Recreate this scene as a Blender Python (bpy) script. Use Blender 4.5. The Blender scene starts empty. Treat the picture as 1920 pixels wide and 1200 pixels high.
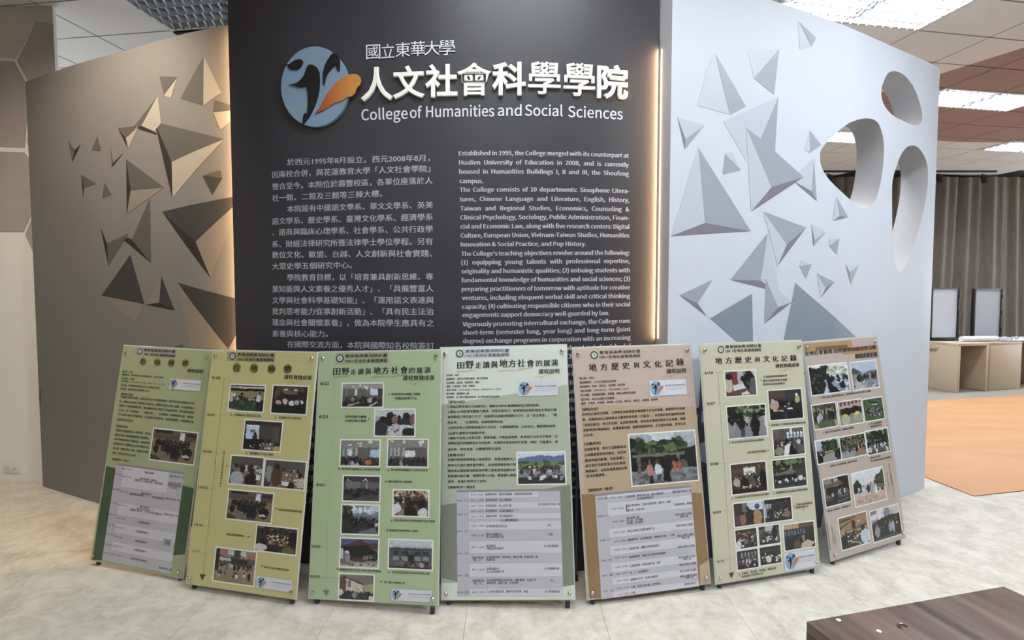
import bpy, bmesh, math, random, os
import numpy as np
from mathutils import Vector, Matrix
from mathutils.geometry import delaunay_2d_cdt
random.seed(7)
scene = bpy.context.scene
COL = scene.collection
PI = math.pi

# ------------------------------------------------------------------ camera, world, lights, exposure
CAM_H = 1.41
cam_data = bpy.data.cameras.new('camera')
cam_data.sensor_width = 36.0
cam_data.lens = 1020.0 / 1920.0 * 36.0
cam_data.clip_start = 0.02
cam = bpy.data.objects.new('camera', cam_data)
COL.objects.link(cam)
cam.location = (0, 0, CAM_H)
cam.rotation_euler = (PI / 2 - math.atan(50 / 1020.0), 0, 0)
scene.camera = cam
vs = scene.view_settings
scene.display_settings.display_device = 'sRGB'
vs.view_transform = 'Standard'; vs.look = 'None'; vs.gamma = 1.0; vs.use_curve_mapping = False
vs.exposure = 0.18
scene.cycles.max_bounces = 14; scene.cycles.diffuse_bounces = 9; scene.cycles.transparent_max_bounces = 16
world = bpy.data.worlds.new('world'); scene.world = world; world.use_nodes = True
bg = world.node_tree.nodes['Background']; bg.inputs[0].default_value = (0.8, 0.85, 1.0, 1); bg.inputs[1].default_value = 0.15

def area_light(name, loc, sx, sy, power, color, rot=(0, 0, 0), spread=PI):
    d = bpy.data.lights.new(name, 'AREA'); d.shape = 'RECTANGLE'; d.size = sx; d.size_y = sy
    d.energy = power; d.color = color; d.spread = spread
    o = bpy.data.objects.new(name, d); COL.objects.link(o); o.location = loc; o.rotation_euler = rot
    return o
CEIL = 3.48
COOL = (0.90, 0.95, 1.0)
WARM = (1.0, 0.62, 0.30)
ROT_R = math.radians(10); OR = Vector((3.203, 4.395)); TU, TV = .68, .485     # ceiling grid right of the panels
ROT_L = math.radians(-8); OL = Vector((-2.69, 4.40)); LU, LV = .66, .50         # ceiling grid left of the panels
def gr(u, v): return (OR.x + u * math.cos(ROT_R) - v * math.sin(ROT_R), OR.y + u * math.sin(ROT_R) + v * math.cos(ROT_R))
def gl(u, v): return (OL.x + u * math.cos(ROT_L) - v * math.sin(ROT_L), OL.y + u * math.sin(ROT_L) + v * math.cos(ROT_L))
# troffers: (centre x, y, rotation, tile u, tile v, power)
TROFFERS = []
for (i, j, p) in ((-2, -1, 90), (2, 2, 110), (6, 5, 100), (2, 5, 100)):
    c = gr((i + 1) * TU, (j + .5) * TV); TROFFERS.append((c[0], c[1], ROT_R, TU, TV, p))
c = gl(1 * LU, -.5 * LV); TROFFERS.append((c[0], c[1], ROT_L, LU, LV, 0))
for (x, y, p) in ((2.75, 2.35, 38), (.15, 1.75, 32), (2.6, .3, 82), (-.2, -.9, 44), (-2.6, -1.2, 28)):  # ceiling lights added out of view to light boards, panels and floor
    TROFFERS.append((x, y, 0, .66, .5, p))
for (x, y, r, tu, tv, p) in TROFFERS:
    if p:
        area_light('troffer_light', (x, y, CEIL + .045), tu * 2 - .1, tv - .08, p, COOL, (0, 0, r))
# added cool fill at the right and far-left walls, unseen, to brighten the ceiling
area_light('window_light', (12.75, 7.6, 1.75), 4.4, 1.7, 210, (.88, .94, 1.0), (PI / 2, 0, PI / 2))
area_light('window_light', (-6.85, 7.4, 1.75), 3.2, 1.7, 110, (.88, .94, 1.0), (PI / 2, 0, -PI / 2))
# added warm spot without a fitting, brightening the upper left panel
d = bpy.data.lights.new('warm_downlight', 'SPOT'); d.energy = 165; d.color = (1.0, .85, .66); d.spot_size = math.radians(100); d.spot_blend = .9; d.shadow_soft_size = .08
o = bpy.data.objects.new('warm_downlight', d); COL.objects.link(o); o.location = (-2.35, 2.35, 3.40); o.rotation_euler = (math.radians(38), 0, math.radians(12))

# ------------------------------------------------------------------ measured data (metres)
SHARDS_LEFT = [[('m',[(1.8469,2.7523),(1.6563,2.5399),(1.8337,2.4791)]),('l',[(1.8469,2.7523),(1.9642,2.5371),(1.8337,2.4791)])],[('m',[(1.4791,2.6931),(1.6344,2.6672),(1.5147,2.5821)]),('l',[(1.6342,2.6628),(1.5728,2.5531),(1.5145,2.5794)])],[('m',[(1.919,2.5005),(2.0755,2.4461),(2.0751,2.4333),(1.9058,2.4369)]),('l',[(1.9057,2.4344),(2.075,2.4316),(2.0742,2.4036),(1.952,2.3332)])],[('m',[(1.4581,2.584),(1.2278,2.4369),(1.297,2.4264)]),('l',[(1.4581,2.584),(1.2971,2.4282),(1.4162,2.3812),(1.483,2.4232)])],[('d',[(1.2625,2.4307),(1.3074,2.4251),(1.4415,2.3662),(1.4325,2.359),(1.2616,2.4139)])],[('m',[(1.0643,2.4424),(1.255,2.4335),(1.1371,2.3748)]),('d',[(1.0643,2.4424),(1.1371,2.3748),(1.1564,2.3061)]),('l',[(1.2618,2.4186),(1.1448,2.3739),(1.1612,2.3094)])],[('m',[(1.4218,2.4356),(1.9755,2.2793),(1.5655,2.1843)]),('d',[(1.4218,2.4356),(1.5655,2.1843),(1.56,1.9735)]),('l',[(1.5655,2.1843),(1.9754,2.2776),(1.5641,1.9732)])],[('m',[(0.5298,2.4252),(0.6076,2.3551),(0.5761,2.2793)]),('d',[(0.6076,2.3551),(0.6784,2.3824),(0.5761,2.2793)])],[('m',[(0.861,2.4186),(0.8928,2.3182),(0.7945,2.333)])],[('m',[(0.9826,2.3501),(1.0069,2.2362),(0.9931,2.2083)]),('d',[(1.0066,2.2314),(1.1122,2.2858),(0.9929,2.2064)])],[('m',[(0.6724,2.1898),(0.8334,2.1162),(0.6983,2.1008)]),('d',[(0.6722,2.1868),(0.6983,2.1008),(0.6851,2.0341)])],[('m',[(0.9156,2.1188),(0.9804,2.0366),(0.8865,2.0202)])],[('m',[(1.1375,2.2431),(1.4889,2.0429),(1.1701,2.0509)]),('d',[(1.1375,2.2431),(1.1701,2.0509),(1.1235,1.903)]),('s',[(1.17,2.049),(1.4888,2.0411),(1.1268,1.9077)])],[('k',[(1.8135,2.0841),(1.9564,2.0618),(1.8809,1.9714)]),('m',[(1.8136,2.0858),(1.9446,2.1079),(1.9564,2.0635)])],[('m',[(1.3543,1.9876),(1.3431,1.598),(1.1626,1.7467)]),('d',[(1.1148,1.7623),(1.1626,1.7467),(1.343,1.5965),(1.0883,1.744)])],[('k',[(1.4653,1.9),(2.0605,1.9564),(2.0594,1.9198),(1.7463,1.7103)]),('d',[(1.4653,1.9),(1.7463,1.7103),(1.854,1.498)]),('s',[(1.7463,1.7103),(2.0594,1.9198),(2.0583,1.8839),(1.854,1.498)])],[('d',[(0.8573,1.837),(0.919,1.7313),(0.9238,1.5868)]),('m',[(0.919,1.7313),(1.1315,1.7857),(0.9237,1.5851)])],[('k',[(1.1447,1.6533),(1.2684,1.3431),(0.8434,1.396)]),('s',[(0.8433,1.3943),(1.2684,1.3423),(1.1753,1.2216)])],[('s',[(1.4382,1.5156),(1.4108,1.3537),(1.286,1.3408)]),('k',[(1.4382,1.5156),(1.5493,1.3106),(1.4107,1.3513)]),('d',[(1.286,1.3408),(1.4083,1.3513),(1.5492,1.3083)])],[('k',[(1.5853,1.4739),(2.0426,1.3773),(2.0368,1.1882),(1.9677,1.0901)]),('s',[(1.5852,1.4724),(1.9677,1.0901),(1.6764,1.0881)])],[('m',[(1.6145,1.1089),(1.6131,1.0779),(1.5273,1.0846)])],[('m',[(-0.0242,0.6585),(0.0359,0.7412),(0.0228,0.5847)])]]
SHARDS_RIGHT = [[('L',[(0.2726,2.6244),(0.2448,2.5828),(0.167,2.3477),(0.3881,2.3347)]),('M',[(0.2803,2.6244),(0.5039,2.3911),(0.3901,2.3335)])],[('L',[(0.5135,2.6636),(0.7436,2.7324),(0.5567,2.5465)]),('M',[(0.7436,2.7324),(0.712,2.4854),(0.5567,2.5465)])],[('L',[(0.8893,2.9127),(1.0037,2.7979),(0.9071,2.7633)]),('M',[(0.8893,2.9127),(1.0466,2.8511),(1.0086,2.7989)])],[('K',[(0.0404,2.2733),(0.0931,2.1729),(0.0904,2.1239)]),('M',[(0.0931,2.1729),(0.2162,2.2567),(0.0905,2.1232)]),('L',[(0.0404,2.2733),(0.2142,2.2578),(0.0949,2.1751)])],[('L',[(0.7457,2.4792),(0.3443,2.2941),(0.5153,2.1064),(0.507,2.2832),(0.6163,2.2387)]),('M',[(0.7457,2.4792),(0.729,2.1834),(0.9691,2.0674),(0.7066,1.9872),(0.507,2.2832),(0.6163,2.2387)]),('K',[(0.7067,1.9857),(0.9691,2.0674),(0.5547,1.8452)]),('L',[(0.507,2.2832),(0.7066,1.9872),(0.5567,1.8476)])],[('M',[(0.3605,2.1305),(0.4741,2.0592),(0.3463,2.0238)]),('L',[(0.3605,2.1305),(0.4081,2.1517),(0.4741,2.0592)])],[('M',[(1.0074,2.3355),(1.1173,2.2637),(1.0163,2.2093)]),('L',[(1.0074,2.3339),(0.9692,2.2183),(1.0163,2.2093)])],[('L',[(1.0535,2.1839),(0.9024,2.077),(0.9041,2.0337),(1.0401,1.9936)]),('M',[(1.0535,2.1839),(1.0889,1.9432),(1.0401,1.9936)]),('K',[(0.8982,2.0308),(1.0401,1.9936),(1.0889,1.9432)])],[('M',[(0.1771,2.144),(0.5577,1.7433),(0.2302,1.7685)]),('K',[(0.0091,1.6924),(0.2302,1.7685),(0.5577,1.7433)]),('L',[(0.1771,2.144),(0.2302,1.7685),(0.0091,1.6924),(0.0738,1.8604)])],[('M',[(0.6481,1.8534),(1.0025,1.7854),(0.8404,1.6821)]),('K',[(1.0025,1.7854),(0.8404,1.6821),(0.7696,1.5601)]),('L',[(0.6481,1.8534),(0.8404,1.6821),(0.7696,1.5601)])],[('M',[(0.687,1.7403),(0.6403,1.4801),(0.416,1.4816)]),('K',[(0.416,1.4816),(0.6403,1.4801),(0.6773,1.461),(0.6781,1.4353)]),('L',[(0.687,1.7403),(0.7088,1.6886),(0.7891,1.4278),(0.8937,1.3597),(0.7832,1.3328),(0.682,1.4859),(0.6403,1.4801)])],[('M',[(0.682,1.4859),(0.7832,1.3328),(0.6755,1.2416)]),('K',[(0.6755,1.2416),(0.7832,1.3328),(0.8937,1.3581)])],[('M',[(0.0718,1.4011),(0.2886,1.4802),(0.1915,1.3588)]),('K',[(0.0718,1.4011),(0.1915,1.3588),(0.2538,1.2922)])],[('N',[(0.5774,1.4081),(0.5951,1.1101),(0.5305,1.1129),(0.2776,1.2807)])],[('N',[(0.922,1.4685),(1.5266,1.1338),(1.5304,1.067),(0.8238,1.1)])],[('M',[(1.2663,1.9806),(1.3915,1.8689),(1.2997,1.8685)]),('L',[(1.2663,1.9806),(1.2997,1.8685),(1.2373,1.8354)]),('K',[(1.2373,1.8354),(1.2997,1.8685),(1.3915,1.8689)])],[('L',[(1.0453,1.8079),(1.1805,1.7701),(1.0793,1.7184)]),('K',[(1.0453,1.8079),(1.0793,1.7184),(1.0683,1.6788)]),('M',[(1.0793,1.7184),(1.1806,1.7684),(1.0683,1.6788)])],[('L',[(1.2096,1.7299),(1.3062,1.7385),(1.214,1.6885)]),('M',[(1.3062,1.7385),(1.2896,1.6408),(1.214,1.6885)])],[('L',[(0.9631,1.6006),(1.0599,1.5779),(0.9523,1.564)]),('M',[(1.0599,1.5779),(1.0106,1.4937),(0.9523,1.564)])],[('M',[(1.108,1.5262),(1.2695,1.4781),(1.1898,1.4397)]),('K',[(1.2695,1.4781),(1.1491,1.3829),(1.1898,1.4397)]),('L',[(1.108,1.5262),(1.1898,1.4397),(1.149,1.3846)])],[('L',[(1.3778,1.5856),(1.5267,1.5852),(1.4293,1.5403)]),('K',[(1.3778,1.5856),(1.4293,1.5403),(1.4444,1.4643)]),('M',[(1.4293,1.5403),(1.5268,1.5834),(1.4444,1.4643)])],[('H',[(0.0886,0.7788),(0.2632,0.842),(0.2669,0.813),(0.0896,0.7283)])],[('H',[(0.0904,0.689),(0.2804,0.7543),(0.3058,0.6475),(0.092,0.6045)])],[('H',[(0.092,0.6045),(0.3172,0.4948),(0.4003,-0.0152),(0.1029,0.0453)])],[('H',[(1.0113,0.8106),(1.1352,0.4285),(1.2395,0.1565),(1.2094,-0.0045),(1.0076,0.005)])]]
HOLES = [[(1.7249,2.6899),(1.728,2.7024),(1.7337,2.7135),(1.7427,2.7277),(1.7556,2.7492),(1.7718,2.7739),(1.7906,2.7947),(1.8123,2.8088),(1.8367,2.8189),(1.8622,2.8264),(1.8885,2.8313),(1.9159,2.8334),(1.9435,2.8332),(1.9712,2.8313),(1.9992,2.8271),(2.0275,2.8199),(2.0572,2.8092),(2.0874,2.7954),(2.1152,2.7799),(2.1392,2.7635),(2.1607,2.7454),(2.1812,2.7249),(2.2022,2.7001),(2.2221,2.673),(2.2377,2.6484),(2.2478,2.6285),(2.2534,2.6113),(2.2546,2.5954),(2.251,2.5801),(2.2429,2.5662),(2.2319,2.5547),(2.2188,2.5459),(2.2028,2.5395),(2.1826,2.5348),(2.1573,2.5317),(2.1281,2.5303),(2.0963,2.5303),(2.0619,2.5317),(2.0252,2.5343),(1.9874,2.5378),(1.9477,2.5412),(1.9069,2.5455),(1.8688,2.5522),(1.8336,2.5624),(1.8011,2.575),(1.7743,2.5891),(1.7546,2.6048),(1.7403,2.622),(1.7304,2.6392),(1.7249,2.6565),(1.7236,2.674)],[(1.1079,2.2002),(1.1084,2.1869),(1.1104,2.1725),(1.1147,2.1584),(1.121,2.1453),(1.1295,2.1323),(1.1418,2.1185),(1.1586,2.1033),(1.1792,2.0872),(1.2037,2.0707),(1.2329,2.0536),(1.2665,2.0363),(1.3026,2.0195),(1.3409,2.0027),(1.3806,1.9862),(1.4168,1.9718),(1.446,1.9602),(1.471,1.9508),(1.4967,1.9435),(1.5251,1.9377),(1.5542,1.934),(1.5822,1.9342),(1.6088,1.939),(1.6341,1.9476),(1.657,1.9598),(1.6765,1.9753),(1.6935,1.9943),(1.7091,2.0165),(1.7237,2.0416),(1.737,2.0699),(1.7488,2.1021),(1.7593,2.1405),(1.7684,2.1827),(1.7752,2.2221),(1.7793,2.256),(1.7812,2.287),(1.7805,2.3164),(1.7779,2.3444),(1.7728,2.3707),(1.764,2.3958),(1.7507,2.421),(1.7337,2.4449),(1.7146,2.4639),(1.6944,2.4762),(1.6722,2.4837),(1.6466,2.4877),(1.6167,2.4882),(1.5836,2.4854),(1.5499,2.4803),(1.5158,2.4731),(1.4812,2.4638),(1.4471,2.4529),(1.4147,2.4412),(1.3828,2.4279),(1.3495,2.4116),(1.3129,2.3908),(1.2755,2.3673),(1.2422,2.3445),(1.2124,2.3227),(1.1843,2.3009),(1.1602,2.2808),(1.1409,2.2631),(1.1257,2.2471),(1.1149,2.2328),(1.1092,2.2212),(1.1078,2.2112)],[(1.8954,2.1167),(1.8956,2.0851),(1.8976,2.0455),(1.901,1.9974),(1.906,1.9339),(1.9123,1.8615),(1.9188,1.7997),(1.9243,1.7582),(1.9299,1.7275),(1.9374,1.6974),(1.9469,1.6629),(1.9583,1.6289),(1.9722,1.6008),(1.9898,1.5797),(2.01,1.5645),(2.0303,1.5566),(2.0488,1.5557),(2.0674,1.5622),(2.0894,1.579),(2.1178,1.6095),(2.1498,1.6504),(2.1805,1.6945),(2.2087,1.7405),(2.2354,1.7895),(2.2597,1.8372),(2.2807,1.8812),(2.2991,1.9238),(2.3161,1.9679),(2.3331,2.016),(2.3488,2.0655),(2.3602,2.1119),(2.3657,2.154),(2.3667,2.1929),(2.365,2.2271),(2.3615,2.2554),(2.3553,2.2792),(2.3446,2.3009),(2.3286,2.3215),(2.3085,2.3401),(2.286,2.3566),(2.2605,2.3716),(2.2327,2.3846),(2.2056,2.3936),(2.18,2.3975),(2.155,2.3975),(2.1305,2.3947),(2.1062,2.3898),(2.0823,2.382),(2.0589,2.3706),(2.0354,2.355),(2.0123,2.3358),(1.9908,2.3135),(1.9711,2.2866),(1.9529,2.2566),(1.9373,2.229),(1.9245,2.2058),(1.9143,2.1849),(1.9062,2.1657),(1.9005,2.1509),(1.8971,2.1377)]]
CN = [('於西元1995年8月設立。西元2008年8月，',0.342,2.0554,1.0841,2.0534,0.0364),
('因兩校合併，與花蓮教育大學「人文社會學院」',0.254,1.9964,1.0855,2.0019,0.0367),
('整合至今。本院位於壽豐校區，各單位座落於人',0.2525,1.9363,1.0965,1.9442,0.0368),
('社一館、二館及三館等三棟大樓。',0.251,1.8778,0.8424,1.8858,0.0369),
('本院設有中國語文學系、華文文學系、英美',0.3367,1.8208,1.0975,1.8261,0.0367),
('語文學系、歷史學系、臺灣文化學系、經濟學系',0.248,1.7606,1.097,1.7673,0.037),
('、諮商與臨床心理學系、社會學系、公共行政學',0.2466,1.7044,1.0966,1.7083,0.0372),
('系、財經法律研究所暨法律學士學位學程。另有',0.2451,1.6446,1.0962,1.6484,0.0372),
('數位文化、歐盟、台越、人文創新與社會實踐、',0.2437,1.59,1.0913,1.5893,0.0373),
('大眾史學五個研究中心。',0.2422,1.5307,0.6804,1.5346,0.0374),
('學院教育目標，以「培育兼具創新思維、專',0.3289,1.4736,1.0967,1.4757,0.0372),
('業知能與人文素養之優秀人才」、「具備豐富人',0.2393,1.4146,1.0972,1.417,0.0375),
('文學與社會科學基礎知能」、「運用語文表達與',0.2378,1.3568,1.0985,1.3591,0.0376),
('批判思考能力從事創新活動」、「具有民主法治',0.2363,1.2997,1.0981,1.3028,0.0378),
('理念與社會關懷素養」，做為本院學生應具有之',0.2349,1.2426,1.0995,1.2455,0.0378),
('素養與核心能力。',0.2334,1.1843,0.5466,1.1872,0.0379),
('在國際交流方面，本院與國際知名校院簽訂',0.3211,1.1309,1.0987,1.1323,0.0377),
('雙聯學位與以交換學生合作協議，促進師生之學',0.2304,1.0684,1.0983,1.0773,0.0381),
('術交流。建車輛與國際學術視野，本院結合各系',0.229,1.0107,1.0979,1.0213,0.0382),
('所與（中心）共同舉辦研討會，並邀請國際學者',0.2275,0.952,1.0975,0.9652,0.0382),
('講學、授課學習，以拓展學生國際觀與在地關懷',0.226,0.894,1.0971,0.9099,0.0384),
('本院大學部學生必修課程完整，師資陣容堅強。',0.2245,0.8359,1.0967,0.8545,0.0385),
('教學研究環境優良，圖書設備齊全，發展特色為',0.223,0.7777,1.0963,0.7989,0.0385),
('跨領域之市面向學習，結合花東在地資源與社區',0.2215,0.7194,1.0959,0.7433,0.0386),
('發展人文科學教育，以及族群文化之實務研究，',0.22,0.6609,1.0956,0.6875,0.0387),
('重視學生社會實踐能力，並與東部各地機關團體',0.2185,0.6023,1.0952,0.6316,0.0387),
('合作開設官方實習課程，培養學生實務操作能力',0.217,0.5435,1.0948,0.5756,0.0389),
('自民國年起推動多項計畫，獲得豐碩成果與肯定',0.2155,0.4846,1.0944,0.5195,0.039),
('本校為六所頂尖教學卓越大學之一，學院師生在',0.214,0.4256,1.094,0.4632,0.039),
('學術研究等方面表現優異，屢獲各項獎補助及',0.2125,0.3664,1.0936,0.4069,0.0392),
('競賽與排名肯定，未來將持續精進。',0.211,0.3071,0.8602,0.3414,0.0392)]
EN = [('Established in 1995, the College merged with its counterpart at',1.2277,2.0796,2.0679,2.0823,0.029),
('Hualien University of Education in 2008, and is currently',1.2284,2.0352,2.0684,2.0369,0.0291),
('housed in Humanities Buildings I, II and III, the Shoufeng',1.229,1.9916,2.0698,1.9933,0.0291),
('campus.',1.2305,1.947,1.3452,1.9456,0.0291),
('The College consists of 10 departments: Sinophone Litera-',1.2312,1.9041,2.0726,1.9084,0.0292),
('tures, Chinese Language and Literature, English, History,',1.231,1.8585,2.0731,1.8637,0.0292),
('Taiwan and Regional Studies, Economics, Counseling &',1.2334,1.8137,2.0736,1.8179,0.0293),
('Clinical Psychology, Sociology, Public Administration, Finan-',1.2332,1.7697,2.0741,1.7757,0.0294),
('cial and Economic Law, along with five research centers: Digital',1.2339,1.7265,2.0756,1.7316,0.0294),
('Culture, European Union, Vietnam-Taiwan Studies, Humanities',1.2345,1.6824,2.076,1.6891,0.0294),
('Innovation & Social Practice, and Pop History.',1.2352,1.6391,1.8512,1.6435,0.0294),
("The College's teaching objectives revolve around the following:",1.2368,1.5931,2.0779,1.6023,0.0295),
('(1) equipping young talents with professional expertise,',1.2374,1.5505,2.0793,1.5615,0.0295),
('originality and humanistic qualities; (2) imbuing students with',1.2381,1.5078,2.0799,1.5153,0.0296),
('fundamental knowledge of humanities and social sciences; (3)',1.2379,1.4642,2.0813,1.4725,0.0296),
('preparing practitioners of tomorrow with aptitude for creative',1.2386,1.4205,2.0818,1.4297,0.0297),
('ventures, including eloquent verbal skill and critical thinking',1.2402,1.3767,2.0832,1.3867,0.0298),
('capacity; (4) cultivating responsible citizens who in their social',1.24,1.3338,2.0837,1.3447,0.0298),
('engagements support democracy well-guarded by law.',1.2416,1.2926,1.9749,1.3015,0.0298),
('Vigorously promoting intercultural exchange, the College runs',1.2422,1.2468,2.0856,1.2612,0.0299),
('short-term (semester long, year long) and long-term (joint',1.2429,1.2055,2.087,1.2189,0.0299),
('degree) exchange programs in corporation with an increasing',1.2436,1.164,2.0884,1.1765,0.03),
('number of institutions of higher education abroad, including School of',1.2443,1.1216,2.0908,1.1332,0.0301),
('Oriental and African Studies in London, Chinese schools and more',1.2441,1.0783,2.0913,1.0898,0.0301),
('and research institutes across Asia, every, and offers language',1.2439,1.0353,2.0918,1.0459,0.0302),
('courses taught with a modern language laboratory for students',1.2438,0.9923,2.0923,1.0019,0.0302),
('who study abroad. It welcomes scholars from China and Japan to',1.2436,0.9492,2.0928,0.9578,0.0302),
('work together with local teachers in gathering research data.',1.2434,0.906,2.0933,0.9137,0.0303),
('Its annual conferences and seminars gather Senior scholars and',1.2432,0.8628,2.0938,0.8695,0.0303),
('graduates who share a strong sense of independence and interest',1.243,0.8195,2.0943,0.8252,0.0304),
('in regional studies. Summer schools are held every (June) and',1.2428,0.7761,2.0948,0.7808,0.0304),
('winter. Students are encouraged to take the best part in local',1.2426,0.7327,2.0953,0.7364,0.0304),
('community service and field work in the villages. Volunteers',1.2424,0.6892,2.0958,0.6919,0.0305),
('learn how the arts, economics, law and social sciences work in',1.2422,0.6456,2.0963,0.6473,0.0306),
('everyday life. We invite visitors to take a look at what we do',1.242,0.602,2.0968,0.6027,0.0306),
('here and to join the activities of our university each season.',1.2418,0.5582,2.0973,0.558,0.0307),
('The faculty and staff of the whole College cordially welcome all',1.2417,0.5145,2.0978,0.5132,0.0307),
('who want to learn more. In the coming years we will continue',1.2415,0.4706,2.0984,0.4683,0.0308),
('to grow and to serve the public. Please note that the programs',1.2413,0.4267,2.0989,0.4234,0.0308),
('are open to all students with a strong passion and interest in',1.2411,0.3827,2.0994,0.3784,0.0308),
('the life of the College at NDHU.',1.2409,0.3386,1.7821,0.3522,0.0309)]
SMALLT = [('國',0.7699,0.8419,2.5528,2.6218),('立',0.8471,0.9133,2.5545,2.6219),('東',0.9184,0.9919,2.5565,2.625),('華',0.9941,1.0654,2.5576,2.6273),('大',1.0618,1.1361,2.5593,2.6261),('學',1.1326,1.212,2.5573,2.6288)]
BIGT = [('人',0.744,0.9072,2.3473,2.5102),('文',0.9058,1.0641,2.3528,2.5098),('社',1.0663,1.2231,2.3539,2.5115),('會',1.2217,1.386,2.3606,2.5158),('科',1.3895,1.5527,2.3604,2.519),('學',1.5632,1.7198,2.3693,2.5227),('學',1.734,1.8895,2.3672,2.522),('院',1.8991,2.0564,2.3609,2.5226)]
ENT = [('College',0.7415,2.2621,0.9765,2.2617,0.0518),('of',0.9874,2.2635,1.047,2.2638,0.0512),('Humanities',1.0678,2.2647,1.3996,2.2675,0.0511),('and',1.4164,2.2682,1.5319,2.2688,0.0509),('Social',1.548,2.2689,1.7327,2.2708,0.0509),('Sciences',1.7583,2.268,2.0349,2.267,0.0511)]
LOGO = {'disc':[(0.687,2.4205),(0.6859,2.4016),(0.6831,2.3831),(0.6787,2.3649),(0.6727,2.3473),(0.6651,2.3305),(0.656,2.3147),(0.6456,2.2999),(0.6338,2.2863),(0.6208,2.2741),(0.6068,2.2633),(0.5918,2.2542),(0.576,2.2467),(0.5595,2.241),(0.5426,2.2371),(0.5253,2.235),(0.5078,2.2348),(0.4902,2.2366),(0.4729,2.2402),(0.4559,2.2456),(0.4393,2.2529),(0.4234,2.2619),(0.4083,2.2726),(0.3942,2.2848),(0.3811,2.2985),(0.3693,2.3135),(0.3588,2.3296),(0.3498,2.3468),(0.3424,2.3647),(0.3366,2.3833),(0.3326,2.4023),(0.3303,2.4216),(0.3298,2.4409),(0.3312,2.46),(0.3343,2.4788),(0.3392,2.4971),(0.3458,2.5147),(0.3539,2.5314),(0.3636,2.5471),(0.3747,2.5617),(0.3871,2.575),(0.4006,2.5868),(0.4151,2.5972),(0.4305,2.6059),(0.4466,2.6129),(0.4632,2.6182),(0.4803,2.6217),(0.4976,2.6233),(0.515,2.6231),(0.5324,2.6211),(0.5494,2.6172),(0.5661,2.6115),(0.5822,2.6042),(0.5976,2.5951),(0.6122,2.5846),(0.6258,2.5725),(0.6382,2.5591),(0.6495,2.5445),(0.6594,2.5288),(0.6679,2.5121),(0.6749,2.4947),(0.6804,2.4767),(0.6843,2.4582),(0.6865,2.4394)],'fish':[(0.345,2.5487),(0.3503,2.5467),(0.3596,2.5446),(0.3708,2.5451),(0.3825,2.5477),(0.392,2.5533),(0.4013,2.5593),(0.4117,2.5631),(0.4218,2.5653),(0.4305,2.5659),(0.4381,2.565),(0.4451,2.5622),(0.4501,2.5579),(0.452,2.552),(0.4511,2.545),(0.4474,2.5369),(0.4414,2.529),(0.4339,2.5225),(0.4249,2.5178),(0.4148,2.5163),(0.4045,2.5166),(0.3947,2.5175),(0.386,2.5197),(0.379,2.5233),(0.3738,2.5279),(0.3721,2.5339),(0.3699,2.5393),(0.3618,2.5418),(0.3532,2.5436),(0.3472,2.5466)],'body':[(0.4901,2.5366),(0.5101,2.531),(0.5259,2.5183),(0.5375,2.4956),(0.5396,2.4587),(0.5359,2.411),(0.5273,2.3783),(0.5146,2.342),(0.4979,2.3095),(0.477,2.2771),(0.4563,2.2558),(0.4418,2.2453),(0.4452,2.2712),(0.4489,2.2934),(0.4573,2.3041),(0.4673,2.2962),(0.4718,2.3219),(0.4746,2.3589),(0.4733,2.3996),(0.4697,2.422),(0.4619,2.4354),(0.4476,2.43),(0.4272,2.43),(0.411,2.4365),(0.4008,2.4409),(0.372,2.4453),(0.3989,2.4477),(0.4195,2.4538),(0.4402,2.4681),(0.4547,2.4839),(0.4632,2.5037),(0.4717,2.5252),(0.48,2.5339)],'fin':[(0.6204,2.5822),(0.6321,2.576),(0.6417,2.5609),(0.6453,2.5406),(0.6438,2.4951),(0.6328,2.4993),(0.6271,2.5106),(0.6234,2.5236),(0.6094,2.5153),(0.5893,2.4963),(0.5771,2.4805),(0.5688,2.4608),(0.5623,2.4317),(0.5564,2.4394),(0.5541,2.4652),(0.5575,2.4981),(0.566,2.5269),(0.5824,2.5552),(0.5986,2.5762),(0.6086,2.5822)],'orange':[(0.5138,2.2987),(0.5384,2.326),(0.5591,2.3619),(0.5836,2.3975),(0.6119,2.4291),(0.64,2.4532),(0.6678,2.4682),(0.6875,2.4745),(0.7149,2.4785),(0.7343,2.4739),(0.7477,2.4623),(0.7525,2.4438),(0.7472,2.4259),(0.7295,2.4085),(0.7213,2.387),(0.7055,2.3713),(0.6819,2.3688),(0.6502,2.352),(0.6145,2.3437),(0.5783,2.3223),(0.5461,2.3072)]}
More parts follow.
